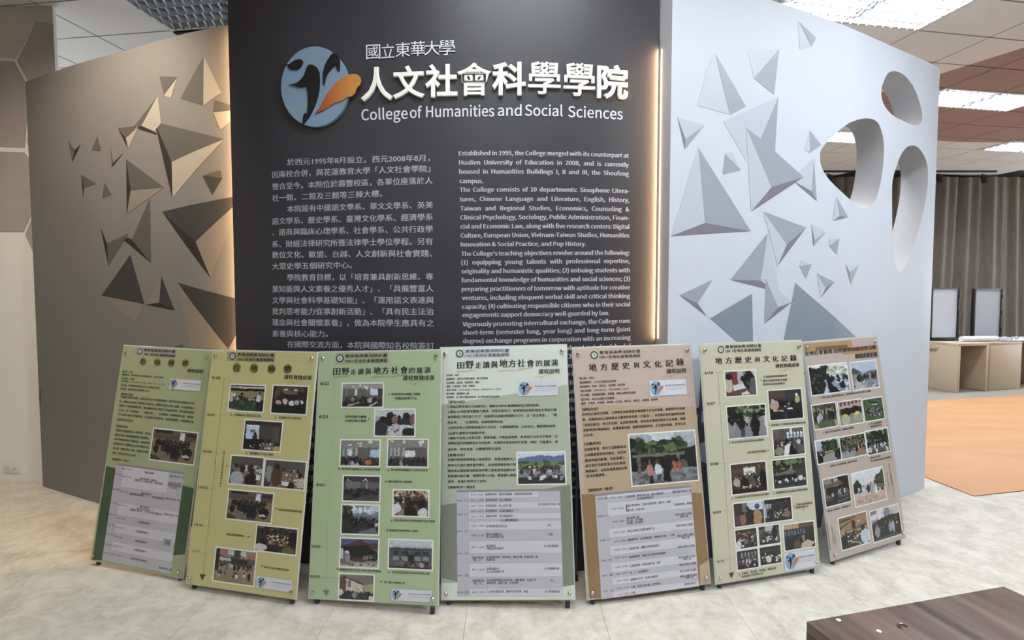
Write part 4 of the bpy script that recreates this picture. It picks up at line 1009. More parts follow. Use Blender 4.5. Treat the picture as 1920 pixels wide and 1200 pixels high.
# ------------------------------------------------------------------ curved walls
class Plan:
    def __init__(s, pts, n=24):
        P = np.array(pts, float); Q = np.vstack([2 * P[0] - P[1], P, 2 * P[-1] - P[-2]]); o = []
        for i in range(1, len(Q) - 2):
            for j in range(n):
                t = j / n; a, b, c, d = Q[i - 1:i + 3]
                o.append(.5 * ((2 * b) + (c - a) * t + (2 * a - 5 * b + 4 * c - d) * t * t + (3 * b - a - 3 * c + d) * t ** 3))
        o.append(P[-1]); s.c = np.array(o)
        s.s = np.concatenate([[0], np.cumsum(np.linalg.norm(np.diff(s.c, axis=0), axis=1))]); s.L = s.s[-1]
        t = np.gradient(s.c, axis=0); t /= np.linalg.norm(t, axis=1)[:, None]; s.n = np.stack([t[:, 1], -t[:, 0]], 1)
    def at(s, S, z, off=0.0):
        S = np.asarray(S, float); x = np.interp(S, s.s, s.c[:, 0]); y = np.interp(S, s.s, s.c[:, 1])
        nx = np.interp(S, s.s, s.n[:, 0]); ny = np.interp(S, s.s, s.n[:, 1])
        e = np.where(S < 0, S, np.where(S > s.L, S - s.L, 0))     # run straight on past the ends
        tx, ty = -ny, nx
        off = np.asarray(off, float)
        return np.stack([x + nx * off + tx * e, y + ny * off + ty * e, np.asarray(z, float) + 0 * x], -1)
PW = {k: Plan(v) for k, v in PLAN.items()}
H_LEFT, H_DARK, H_RIGHT = 2.90, 2.94, 2.975

def wall_solid(name, key, height, thick, m, mside, parent, holes=()):
    P = PW[key]; L = P.L; step = .06
    outer = [(0, 0), (L, 0), (L, height), (0, height)]
    pts, edges = [], []
    def loop(q):
        b = len(pts); pts.extend(q); edges.extend([(b + i, b + (i + 1) % len(q)) for i in range(len(q))])
    ns = max(2, int(L / step))
    rim = [(L * i / ns, 0) for i in range(ns)] + [(L, height * i / 6) for i in range(6)] + [(L - L * i / ns, height) for i in range(ns)] + [(0, height - height * i / 6) for i in range(6)]
    loop(rim)
    for h in holes: loop([tuple(p) for p in h])
    def inside(p, poly):
        c = False; j = len(poly) - 1
        for i in range(len(poly)):
            if (poly[i][1] > p[1]) != (poly[j][1] > p[1]) and p[0] < (poly[j][0] - poly[i][0]) * (p[1] - poly[i][1]) / (poly[j][1] - poly[i][1]) + poly[i][0]: c = not c
            j = i
        return c
    nrim = len(pts)
    for i in range(1, ns):
        for j in range(1, 14):
            q = (L * i / ns, height * j / 14)
            if not any(inside(q, h) for h in holes): pts.append(q)
    V, E_, F_, *_r = delaunay_2d_cdt([Vector(p) for p in pts], edges, [], 0, 1e-7)
    tris = []
    for f in F_:
        c = sum((V[i] for i in f), Vector((0, 0))) / len(f)
        if not any(inside(c, h) for h in holes) : tris.append(tuple(f))
    S = np.array([v[0] for v in V]); Zz = np.array([v[1] for v in V]); n = len(V)
    co = np.vstack([P.at(S, Zz, 0), P.at(S, Zz, -thick)])
    faces = [t for t in tris] + [tuple(i + n for i in reversed(t)) for t in tris]; fm = [0] * len(faces)
    # every border edge gets a side face
    cnt = {}
    for t in tris:
        for a, b in zip(t, t[1:] + t[:1]): cnt[(a, b)] = 1
    for (a, b) in cnt:
        if (b, a) not in cnt: faces.append((b, a, a + n, b + n)); fm.append(1)
    o = mesh_obj(name, co, faces, m, parent, True, [m, mside], fm); return o

def clip_to(key, co): return co
def decal(name, key, faces, parent, colours, off=.0011):
    """One printed shard: each facet is a thin face hugging the curved panel."""
    P = PW[key]; V = []; F_ = []; fm = []; mats = []
    for k, (c, poly) in enumerate(faces):
        m = colours[c]
        if m not in mats: mats.append(m)
        # subdivide so that it follows the curve
        S = [p[0] for p in poly]; Zs = [p[1] for p in poly]
        pts = [Vector((min(max(p[0], .001), P.L - .001), p[1])) for p in poly]; E_ = [(i, (i + 1) % len(pts)) for i in range(len(pts))]
        dense = []
        for i in range(len(pts)):
            a, b = pts[i], pts[(i + 1) % len(pts)]; n_ = max(1, int(abs(b[0] - a[0]) / .08) + 1)
            dense += [a + (b - a) * (t / n_) for t in range(n_)]
        E_ = [(i, (i + 1) % len(dense)) for i in range(len(dense))]
        def pin(p):
            c_ = False; j_ = len(pts) - 1
            for i_ in range(len(pts)):
                if (pts[i_][1] > p[1]) != (pts[j_][1] > p[1]) and p[0] < (pts[j_][0] - pts[i_][0]) * (p[1] - pts[i_][1]) / (pts[j_][1] - pts[i_][1]) + pts[i_][0]: c_ = not c_
                j_ = i_
            return c_
        x_ = min(p[0] for p in pts) + .05
        while x_ < max(p[0] for p in pts):
            z_ = min(p[1] for p in pts) + .03
            while z_ < max(p[1] for p in pts):
                if pin((x_, z_)): dense.append(Vector((x_, z_)))
                z_ += .07
            x_ += .05
        vv, ee, ff, *_r = delaunay_2d_cdt(dense, E_, [], 1, 1e-6)
        b0 = len(V); o_ = off + k * .00015
        V.extend(P.at([v[0] for v in vv], [v[1] for v in vv], o_).tolist())
        for f in ff: F_.append(tuple(b0 + i for i in f)); fm.append(mats.index(m))
    o = mesh_obj(name, V, F_, None, parent, False, mats, fm); return o

# ================================================================== ROOM
m_floor = bpy.data.materials.new('stone_vinyl'); m_floor.use_nodes = True
nt = m_floor.node_tree; b = nt.nodes['Principled BSDF']
geo = nt.nodes.new('ShaderNodeNewGeometry'); mp = nt.nodes.new('ShaderNodeMapping'); nt.links.new(geo.outputs['Position'], mp.inputs[0])
n1 = nt.nodes.new('ShaderNodeTexNoise'); n1.inputs['Scale'].default_value = 7.5; n1.inputs['Detail'].default_value = 7; n1.inputs['Roughness'].default_value = .62; n1.inputs['Distortion'].default_value = .6
n2 = nt.nodes.new('ShaderNodeTexVoronoi'); n2.inputs['Scale'].default_value = 22
n3 = nt.nodes.new('ShaderNodeTexNoise'); n3.inputs['Scale'].default_value = 28; n3.inputs['Detail'].default_value = 4
for n in (n1, n2, n3): nt.links.new(mp.outputs[0], n.inputs['Vector'])
mw = nt.nodes.new('ShaderNodeMixRGB'); mw.inputs[0].default_value = .25; nt.links.new(mp.outputs[0], mw.inputs[1]); nt.links.new(n3.outputs['Color'], mw.inputs[2]); nt.links.new(mw.outputs[0], n2.inputs['Vector'])
cr = nt.nodes.new('ShaderNodeValToRGB'); nt.links.new(n1.outputs[0], cr.inputs[0])
cr.color_ramp.elements[0].position = .34; cr.color_ramp.elements[0].color = lin('#b4ae9f')
cr.color_ramp.elements[1].position = .66; cr.color_ramp.elements[1].color = lin('#d6d2c6')
e = cr.color_ramp.elements.new(.5); e.color = lin('#c6c1b3')
mx = nt.nodes.new('ShaderNodeMixRGB'); mx.blend_type = 'MIX'; mr = nt.nodes.new('ShaderNodeMapRange'); mr.inputs[3].default_value = 0; mr.inputs[4].default_value = .35
nt.links.new(n2.outputs['Color'], mr.inputs[0]); nt.links.new(mr.outputs[0], mx.inputs[0]); nt.links.new(cr.outputs[0], mx.inputs[1]); mx.inputs[2].default_value = lin('#e0dccf')
mx2 = nt.nodes.new('ShaderNodeMixRGB'); mx2.blend_type = 'OVERLAY'; mx2.inputs[0].default_value = .22; nt.links.new(mx.outputs[0], mx2.inputs[1]); nt.links.new(n3.outputs[0], mx2.inputs[2])
nt.links.new(mx2.outputs[0], b.inputs['Base Color']); b.inputs['Roughness'].default_value = .42; b.inputs['Specular IOR Level'].default_value = .4

m_sub = mat('floor_joint', '#8d877b', .8)
m_white = mat('white_wall_paint', '#e4e1dc', .75, noise=.02, nscale=3)
m_room = mat('room_wall_paint', '#d5d3cd', .8)

fl = structure(box('floor', -7, -4.6, -.12, 13, 10.2, -.004, m_sub))
tile_me = None
k = 0
for i in range(-7, 10):
    for j in range(0, 15):
        x = -.8 + .6 * i; y = .35 + .6 * j
        if abs(x + .3) > (y + .6) * 1.0 + .75: continue
        if tile_me is None:
            t = box('floor_tile', 0, 0, -.004, .5988, .6, 0, m_floor, fl); tile_me = t.data
        else:
            t = link(bpy.data.objects.new('floor_tile', tile_me), fl)
        t.location = (x, y, 0)
# plain floor out of view
# walls
structure(box('wall_back', -7, 9.95, 0, 13, 10.1, CEIL + .1, mat('back_wall', '#8d8984', .8)))
structure(box('wall_right', 12.9, -4.6, 0, 13.05, 10, CEIL + .1, m_room))
structure(box('wall_front', -7, -4.7, 0, 13, -4.55, CEIL + .1, m_room))
structure(box('wall_side', -7.1, -4.6, 0, -6.95, 10, CEIL + .1, m_room))
def fill_window(name, x0, x1, y, rot, loc):  # added out of view: framed glowing sheet to brighten the ceiling
    bm = bmesh.new(); w = x1 - x0
    for k in range(5): add_box(bm, x0 + w * k / 4 - .03, -.05, .85, x0 + w * k / 4 + .03, .02, 2.65)
    add_box(bm, x0 - .03, -.06, .80, x1 + .03, .03, .87); add_box(bm, x0 - .03, -.05, 2.6, x1 + .03, .02, 2.68)
    o = bm_obj(name, bm, mat('window_frame_white', '#d8d8d6', .4)); o.location = loc; o.rotation_euler = (0, 0, rot); structure(o)
    q = box('pane', x0, .022, .86, x1, .03, 2.62, emis('daylight_pane', (.86, .93, 1.0), 2.2), o)
fill_window('window_1', -2.3, 2.3, 0, PI / 2 * 3, (12.86, 7.6, 0))
fill_window('window_2', -1.7, 1.7, 0, PI / 2, (-6.92, 7.4, 0))
wl = structure(box('wall_left', -6.95, 4.03, 0, -3.312, 4.055, CEIL, m_white))
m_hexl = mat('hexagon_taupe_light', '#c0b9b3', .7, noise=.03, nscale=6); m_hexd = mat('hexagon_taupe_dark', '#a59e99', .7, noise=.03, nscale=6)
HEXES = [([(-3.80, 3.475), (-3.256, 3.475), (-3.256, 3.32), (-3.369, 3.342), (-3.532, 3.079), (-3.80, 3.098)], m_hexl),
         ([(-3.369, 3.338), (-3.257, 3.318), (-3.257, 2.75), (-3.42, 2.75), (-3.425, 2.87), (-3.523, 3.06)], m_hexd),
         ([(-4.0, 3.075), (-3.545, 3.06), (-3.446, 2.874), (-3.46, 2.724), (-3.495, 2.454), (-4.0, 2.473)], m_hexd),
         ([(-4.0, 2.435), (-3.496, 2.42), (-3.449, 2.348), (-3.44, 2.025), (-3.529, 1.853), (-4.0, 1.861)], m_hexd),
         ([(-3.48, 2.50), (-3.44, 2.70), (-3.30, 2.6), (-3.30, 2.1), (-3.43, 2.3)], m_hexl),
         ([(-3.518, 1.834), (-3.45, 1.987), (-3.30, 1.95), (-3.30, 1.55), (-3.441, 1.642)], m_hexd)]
for poly, m in HEXES:
    poly = [(max(x * 1.0177, -6.9) if x < -3.3 else -3.313, 1.41 + (z - 1.41) * 1.0177 if z < 3.47 else z) for x, z in poly]
    n = len(poly); V = [(x, 4.026, z) for x, z in poly] + [(x, 4.0305, z) for x, z in poly]
    mesh_obj('hexagon_panel', V, [tuple(range(n)), tuple(reversed(range(n, 2 * n)))] + [((i + 1) % n, i, i + n, (i + 1) % n + n) for i in range(n)], m, wl)

# ceiling: slab, grid joints, tiles
m_slab = mat('ceiling_joint_grey', '#9a948c', .9)
m_plain = mat('ceiling_plain', '#b9b2a8', .9)
m_tile = bpy.data.materials.new('ceiling_tile_board'); m_tile.use_nodes = True
nt = m_tile.node_tree; b = nt.nodes['Principled BSDF']; b.inputs['Roughness'].default_value = .95; b.inputs['Specular IOR Level'].default_value = .1
geo = nt.nodes.new('ShaderNodeNewGeometry'); sp = nt.nodes.new('ShaderNodeSeparateXYZ'); nt.links.new(geo.outputs['Position'], sp.inputs[0])
def mathn(op, a, b_=None, c_=None):
    n = nt.nodes.new('ShaderNodeMath'); n.operation = op
    for i, v in enumerate((a, b_, c_)):
        if v is None: continue
        if isinstance(v, (int, float)): n.inputs[i].default_value = v
        else: nt.links.new(v, n.inputs[i])
    return n.outputs[0]
# the painted brown field: a big leaf shape bounded by a straight near edge and a curved far edge
dx = mathn('SUBTRACT', sp.outputs[0], 6.6); dy = mathn('SUBTRACT', sp.outputs[1], 3.6)
r2 = mathn('ADD', mathn('MULTIPLY', dx, mathn('MULTIPLY', dx, 1.0)), mathn('MULTIPLY', dy, dy))
inside_c = mathn('LESS_THAN', r2, 3.98 * 3.98)
edge = mathn('GREATER_THAN', mathn('ADD', mathn('MULTIPLY', sp.outputs[0], .90), mathn('MULTIPLY', sp.outputs[1], .436)), 5.93)
msk = mathn('MULTIPLY', inside_c, edge)
nz = nt.nodes.new('ShaderNodeTexNoise'); nz.inputs['Scale'].default_value = 60; nt.links.new(geo.outputs['Position'], nz.inputs['Vector'])
mt = nt.nodes.new('ShaderNodeMixRGB'); nt.links.new(nz.outputs[0], mt.inputs[0]); mt.inputs[1].default_value = lin('#dcdad9'); mt.inputs[2].default_value = lin('#e9e7e6')
mc = nt.nodes.new('ShaderNodeMixRGB'); nt.links.new(msk, mc.inputs[0]); nt.links.new(mt.outputs[0], mc.inputs[1]); mc.inputs[2].default_value = lin('#a68c86')
nt.links.new(mc.outputs[0], b.inputs['Base Color'])
ceil = structure(box('ceiling', -7, -4.6, CEIL + .10, 13, 10.2, CEIL + .2, m_slab))
def troffer_cells(fn, tu, tv, cells): return cells
skipR = {(-2, -1), (-1, -1), (2, 2), (3, 2), (6, 5), (7, 5), (2, 5), (3, 5)}
skipL = {(0, -1), (1, -1)}
def tiles(fn, tu, tv, rot, rng_i, rng_j, skip, test):
    me = None
    bar = bmesh.new()
    for i in rng_i:
        for j in rng_j:
            cs = [fn((i + a) * tu, (j + c_) * tv) for a, c_ in ((0, 0), (1, 0), (1, 1), (0, 1))]
            if not test(cs): continue
            if (i, j) in skip: continue
            if me is None:
                t = box('ceiling_tile', .008, .008, 0, tu - .008, tv - .008, .015, m_tile, ceil); me = t.data
            else: t = link(bpy.data.objects.new('ceiling_tile', me), ceil)
            t.location = (cs[0][0], cs[0][1], CEIL); t.rotation_euler = (0, 0, rot)
    # recessed grid bars between the tiles
    for i in list(rng_i) + [rng_i[-1] + 1]:
        for j in rng_j:
            for (a, b_, w, h) in (((i * tu - .009), j * tv, .018, tv), (i * tu, (j * tv - .009), tu, .018)):
                p = fn(a + w / 2, b_ + h / 2)
                if not test([p] * 4): continue
                add_box(bar, -w / 2, -h / 2, .006, w / 2, h / 2, .03, 0, Matrix.Translation((p[0], p[1], CEIL)) @ Matrix.Rotation(rot, 4, 'Z'))
    o = bm_obj('ceiling_grid', bar, mat('grid_bar', '#7d7873', .6), ceil); o['kind'] = 'stuff'
def testR(cs): return all(-.42 < x < 10.6 and 2.9 < y < 9.8 and x > y * .16 - .6 and x < y * 1.1 + 1.2 for x, y in cs)
def testL(cs): return all(-5.6 < x < -.6 and 2.9 < y < 6.6 for x, y in cs)
tiles(gr, TU, TV, ROT_R, range(-6, 14), range(-5, 12), skipR, testR)
tiles(gl, LU, LV, ROT_L, range(-5, 4), range(-4, 5), skipL, testL)
box('shadow_slot', -.64, 0, -.02, 1.2, .10, .09, mat('slot_black', '#151413', .9), ceil)
_s = ceil.children[-1] if False else bpy.data.objects['shadow_slot']; _c = gl(1 * LU, .0); _s.location = (_c[0], _c[1], CEIL); _s.rotation_euler = (0, 0, ROT_L)

# light fittings
m_steel = mat('troffer_white_frame', '#cfcfcf', .4)
m_louv = mat('louver_aluminium', '#ced3dc', .16, .8)
m_tube = emis('lit_tube', (0.93, .97, 1.0), 14.0)
m_tube_off = mat('unlit_tube', '#b8bcc0', .3)
labels = ['large lit louvred ceiling light over the white curved panel', 'lit louvred ceiling light set in the brown ceiling field', 'small far lit ceiling light above the grey curtain', 'far ceiling light seen through the large oval hole', 'unlit louvred ceiling light above the left panel',
          'ceiling light behind the viewer on the right', 'ceiling light directly above the viewer', 'rear ceiling light far behind the viewer', 'rear ceiling light on the left behind the viewer', 'ceiling light above the wooden table']
blade = None
def troffer(x, y, rot, tu, tv, lit, label, louv=True):
    global blade
    t = empty('ceiling_light', (x, y, CEIL), rot, label, 'light', 'louvred ceiling lights')
    w, h = tu, tv / 2
    bm = bmesh.new()
    for a in ((-w, -h, w, -h + .03), (-w, h - .03, w, h), (-w, -h + .03, -w + .03, h - .03), (w - .03, -h + .03, w, h - .03)): add_box(bm, a[0], a[1], -.006, a[2], a[3], .07)
    bm_obj('frame', bm, m_steel, t)
    box('housing', -w + .03, -h + .03, .075, w - .03, h - .03, .09, mat('housing_white', '#e8e8e8', .3), t)
    for k in range(3):
        yy = -h + .09 + (2 * h - .18) * k / 2
        tube('tube', [(-w + .06, yy, .062), (w - .06, yy, .062)], .013, m_tube if lit else m_tube_off, t, 8)
    if not louv: return t
    nb = 18
    prof = [(-.016, .035), (.016, .035), (0, -.022)]
    for k in range(nb):
        xx = -w + .03 + (2 * w - .06) * (k + .5) / nb
        V = []; yw = h - .032
        ny = 9   # saw-tooth lower edge
        for q in range(ny):
            yy = -yw + 2 * yw * q / (ny - 1); low = -.022 if q % 2 == 0 else .002
            V += [(-.012, yy, .014), (.012, yy, .014), (0, yy, low)]
        if blade is None or blade[0] != (tu, tv):
            F_ = []
            for q in range(ny - 1):
                a = q * 3; c_ = a + 3; F_ += [(a, a + 1, c_ + 1, c_), (a + 1, a + 2, c_ + 2, c_ + 1), (a + 2, a, c_, c_ + 2)]
            o = mesh_obj('louver_blade', V, F_, m_louv, t); blade = ((tu, tv), o.data)
        else: o = link(bpy.data.objects.new('louver_blade', blade[1]), t)
        o.location = (xx, 0, 0)
    for k in range(1, 4):
        yy = -h + .03 + (2 * h - .06) * k / 4
        mesh_obj('louver_vane', [(-w + .03, yy - .008, .036), (w - .03, yy - .008, .036), (w - .03, yy + .008, .036), (-w + .03, yy + .008, .036), (-w + .03, yy, -.018), (w - .03, yy, -.018)],
                 [(0, 1, 2, 3), (0, 4, 5, 1), (3, 2, 5, 4), (0, 3, 4), (1, 5, 2)], m_louv, t)
    return t
for k, (x, y, r, tu, tv, p) in enumerate(TROFFERS):
    troffer(x, y, r, tu, tv, p > 0, labels[k], louv=k < 5)

# ================================================================== DISPLAY PANELS
m_left = mat('left_panel_grey', '#797674', .55, noise=.02, nscale=4)
m_dark = mat('dark_panel_charcoal', '#353439', .46, noise=.03, nscale=3)
m_right = mat('right_panel_silver', '#c9cfdb', .55, noise=.01, nscale=3)
m_rside = mat('right_panel_edge', '#a3a1a3', .55)
m_dside = mat('dark_panel_edge', '#2c2a2b', .6)

root_l = empty('curved_screen', (-2.4, 3.4, 0), 0, 'grey brown curved panel with dark shards beside the white hexagon wall', 'display screen')
root_d = empty('curved_screen', (-.3, 2.75, 0), 0, 'tall charcoal curved panel with round emblem and white lettering', 'display screen')
root_r = empty('curved_screen', (1.9, 3.2, 0), 0, 'silver white curved panel with pale shards and three oval holes', 'display screen')
for o in (root_l, root_d, root_r): o.location.z = 0
def into(o, root):
    o.parent = root; o.matrix_parent_inverse = Matrix.Translation(-root.location); return o
into(wall_solid('panel_body', 'left', H_LEFT, .10, m_left, mat('left_panel_edge', '#6d665f', .6), None), root_l)
into(wall_solid('panel_body', 'dark', H_DARK, .07, m_dark, m_dside, None), root_d)
into(wall_solid('panel_body', 'right', H_RIGHT, .165, m_right, m_rside, None, HOLES), root_r)
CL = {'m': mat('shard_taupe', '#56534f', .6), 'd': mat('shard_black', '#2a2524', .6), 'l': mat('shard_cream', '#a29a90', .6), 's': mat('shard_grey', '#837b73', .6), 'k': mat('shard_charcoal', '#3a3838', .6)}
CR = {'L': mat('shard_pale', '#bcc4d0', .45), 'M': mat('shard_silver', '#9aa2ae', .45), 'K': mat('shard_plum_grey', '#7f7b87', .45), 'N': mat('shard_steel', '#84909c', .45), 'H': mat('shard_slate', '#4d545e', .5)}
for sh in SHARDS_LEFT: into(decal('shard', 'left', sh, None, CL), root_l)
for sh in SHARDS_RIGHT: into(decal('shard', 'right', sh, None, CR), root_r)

# warm light strips in the two gaps
m_led = emis('warm_strip', (1.0, .66, .34), 2.5)
def led(key, s, off, label, root, z0, z1, energy, side):
    P = PW[key]; a = P.at(s, 0, off); t = np.array([-np.interp(s, P.s, P.n[:, 1]), np.interp(s, P.s, P.n[:, 0])])
    o = box('led_strip', -.0015, -.003, z0, .0015, .003, z1, m_led); o.location = (a[0], a[1], 0); o.rotation_euler = (0, 0, math.atan2(t[1], t[0]))
    into(o, root)
    d = area_light('strip_light', (a[0] + side * t[0] * .004, a[1] + side * t[1] * .004, (z0 + z1) / 2), .012, z1 - z0, energy, WARM)
    zdir = Vector((side * t[0], side * t[1], 0)); y_ax = Vector((0, 0, 1)); zc = -zdir; x_ax = y_ax.cross(zc)
    d.rotation_euler = Matrix((x_ax, y_ax, zc)).transposed().to_euler()
    return o
led('dark', -.10, -.150, '', root_d, .35, 2.86, 14, -1)
led('right', -.004, -.069, '', root_r, 1.18, 2.62, 12, -1)

# lettering on the dark panel
m_ink = mat('white_lettering', '#b9bac4', .5); m_big = mat('raised_white_letters', '#f4f1ea', .35); m_mid = mat('pale_lettering', '#d4d6e0', .45)
PD = PW['dark']
def wall_lines(name, rows, m, em_k, latin, justify, offs, dup=0.0):
    V = []; F_ = []
    for r in rows:
        s, x0, z0, x1, z1, h = r
        j = justify and len(s) > 45
        if latin and not j:
            co, _ = text_geo(s, True, offs, 2); w = (co[:, 0].max() - co[:, 0].min()) * h * em_k; x1_ = x1
            xy, fc = line_geo(s, x0, z0, x1_, h * em_k, z1, True, offs, 2)
        else: xy, fc = line_geo(s, x0, z0, x1, h * em_k, z1, latin, offs, 2, j)
        for dd in ((0,) if not dup else (-dup, dup)):
            b0 = len(V); V.extend(PD.at(xy[:, 0] + dd, xy[:, 1], .0015 + (dd > 0) * .0003).tolist()); F_.extend([tuple(b0 + i for i in f) for f in fc])
    return into(mesh_obj(name, V, F_, m), root_d)
wall_lines('chinese_paragraph_text', CN, m_ink, 1.0, False, False, 0.0, .0006)
wall_lines('english_paragraph_text', EN, m_ink, .99, True, True, 0.0, .0013)

def islands(n, faces):
    p = list(range(n))
    def f(a):
        while p[a] != a: p[a] = p[p[a]]; a = p[a]
        return a
    for fc in faces:
        for q in fc[1:]:
            a, b_ = f(fc[0]), f(q)
            if a != b_: p[a] = b_
    return [f(i) for i in range(n)]
def raised(name, s, x0, x1, z0, z1, m, ex, bev, latin, offset=0.0, split=False):
    co, fc = text_geo(s, latin, offset, 4, ex, bev)
    mn, mx_ = co.min(0), co.max(0)
    X = x0 + (co[:, 0] - mn[0]) * (x1 - x0) / (mx_[0] - mn[0])
    k = (x1 - x0) / (mx_[0] - mn[0])
    if z1 is None: Zz = z0 + co[:, 1] * split * K_LAT
    else: Zz = z0 + (co[:, 1] - mn[1]) * (z1 - z0) / (mx_[1] - mn[1])
    off = (co[:, 2] - mn[2]) * k * 1.0 + .001
    W = PD.at(X, Zz, off)
    if not split: return [into(mesh_obj(name, W, fc, m, None, True), root_d)]
    # split the word into letters: islands that share an x range are one letter
    ids = islands(len(co), fc); groups = {}
    for i, g in enumerate(ids): groups.setdefault(g, []).append(i)
    iv = sorted(((X[v].min(), X[v].max(), v) for v in (np.array(q) for q in groups.values())), key=lambda t: t[0]); L_ = []
    for a, b_, v in iv:
        if L_ and a < L_[-1][1] - .1 * (b_ - a): L_[-1][1] = max(L_[-1][1], b_); L_[-1][2] = np.concatenate([L_[-1][2], v])
        else: L_.append([a, b_, v])
    out = []
    for a, b_, v in L_:
        vi = {int(q): i for i, q in enumerate(v)}
        out.append(into(mesh_obj(name, W[v], [tuple(vi[q] for q in f) for f in fc if f[0] in vi], m, None, True), root_d))
    return out
for s, x0, x1, z0, z1 in SMALLT: raised('small_raised_letter', s, x0, x1, z0, z1, m_mid, .02, .003, False, -.004)
for s, x0, x1, z0, z1 in BIGT: raised('large_raised_letter', s, x0, x1, z0, z1, m_big, .035, .006 if s in '會學' else .018, False, 0.004 if s in '會學' else .008)
for s, x0, z0, x1, z1, h in ENT: raised('title_letter', s, x0, x1, (z0 + z1) / 2, None, m_mid, .004, .0, True, 0.0035, h / .727)

# round emblem
def slab_decal(name, poly, key, t0, t1, m, root, grad=None):
    P = PW[key]; pts = [Vector(p) for p in poly]; n = len(pts)
    vv, ee, ff, *_r = delaunay_2d_cdt(pts, [(i, (i + 1) % n) for i in range(n)], [], 1, 1e-6)
    N = len(vv); S = [v[0] for v in vv]; Zz = [v[1] for v in vv]
    V = P.at(S, Zz, t1).tolist() + P.at(S, Zz, t0).tolist(); F_ = [tuple(f) for f in ff]
    es = {(a, b_) for f in F_ for a, b_ in zip(f, f[1:] + f[:1])}
    F_ += [(b_, a, a + N, b_ + N) for (a, b_) in es if (b_, a) not in es]
    o = mesh_obj(name, V, F_, m)
    if grad:
        ca = o.data.color_attributes.new('Col', 'FLOAT_COLOR', 'POINT'); x = np.array(S * 2); t = np.clip((x - x.min()) / (x.max() - x.min()) * 1.15, 0, 1)[:, None]
        c = np.array(lin(grad[0])) * (1 - t) + np.array(lin(grad[1])) * t; ca.data.foreach_set('color', c.ravel())
    return into(o, root)
disc = slab_decal('emblem_disc', LOGO['disc'], 'dark', .002, .022, mat('emblem_blue', '#7d97ad', .5), root_d)
slab_decal('emblem_fish', LOGO['fish'], 'dark', .0225, .026, mat('emblem_black', '#0c0b0c', .5), root_d)
slab_decal('emblem_whale', LOGO['body'], 'dark', .0225, .026, mat('emblem_black', '#0c0b0c', .5), root_d)
slab_decal('emblem_fin', LOGO['fin'], 'dark', .0225, .026, mat('emblem_black', '#0c0b0c', .5), root_d)
slab_decal('emblem_flame', LOGO['orange'], 'dark', .0225, .028, vcol_mat('emblem_orange'), root_d, ('#9a3d28', '#c98a3a'))

# ------------------------------------------------------------------ little printed photographs, painted on vertex grids
def _rgb(h): return np.array(lin(h)[:3])
class Pic:
    def __init__(s, n=92, m=68, seed=1):
        s.W, s.H = n, m; s.x, s.y = np.meshgrid((np.arange(n) + .5) / n, (np.arange(m) + .5) / m); s.a = np.zeros((m, n, 3)); s.r = np.random.RandomState(seed)
    def bg(s, c1, c2): t = s.y[..., None]; s.a[:] = _rgb(c1) * (1 - t) + _rgb(c2) * t; return s
    def R(s, x0, y0, x1, y1, c): s.a[(s.x >= x0) & (s.x < x1) & (s.y >= y0) & (s.y < y1)] = _rgb(c); return s
    def E(s, cx, cy, rx, ry, c): s.a[((s.x - cx) / rx) ** 2 + ((s.y - cy) / ry) ** 2 < 1] = _rgb(c); return s
    def P(s, pts, c):
        ins = np.zeros(s.x.shape, bool); j = len(pts) - 1
        for i in range(len(pts)):
            (xi, yi), (xj, yj) = pts[i], pts[j]
            if yi != yj: ins ^= ((yi > s.y) != (yj > s.y)) & (s.x < (xj - xi) * (s.y - yi) / (yj - yi) + xi)
            j = i
        s.a[ins] = _rgb(c); return s
    def crowd(s, n, x0, x1, y0, y1, k, cols='dark', legs=0):
        C_ = {'dark': ['#16151a', '#201d20', '#2b2b33', '#1a1412', '#34302e'], 'mix': ['#1b1a20', '#2c3140', '#6b6f78', '#b9bcc4', '#5a2f2a', '#25252a', '#7c6a58'], 'light': ['#c7cad2', '#9aa0aa', '#d8dae0', '#5a6070', '#23232a']}[cols]
        n = int(n * 1.5); k = k * .74
        ys = np.sort(s.r.uniform(y0, y1, n))
        for y in ys:
            x = s.r.uniform(x0, x1); q = k * (.8 + .4 * (y - y0) / max(y1 - y0, .01)); c = C_[s.r.randint(len(C_))]
            if legs: s.R(x - q * .8, y + q * 3.2, x + q * .8, y + q * (3.2 + legs), '#17181f')
            s.E(x, y + q * 2.9, q * 1.35, q * 2.6, c); s.E(x, y, q * .85, q * 1.15, '#17120f'); s.E(x, y + q * .35, q * .5, q * .6, '#8a6a58') if s.r.rand() < .45 else None
        return s
    def leaves(s, n, x0, x1, y0, y1, k, cs):
        for _ in range(n): s.E(s.r.uniform(x0, x1), s.r.uniform(y0, y1), k * s.r.uniform(.5, 1.3), k * s.r.uniform(.5, 1.3), cs[s.r.randint(len(cs))])
        return s
    def noise(s, a): s.a *= (1 + a * (s.r.rand(s.H, s.W, 1) - .5)); return s
GR = ['#2c3a22', '#1c2a18', '#44562f', '#5d7040', '#131c12']
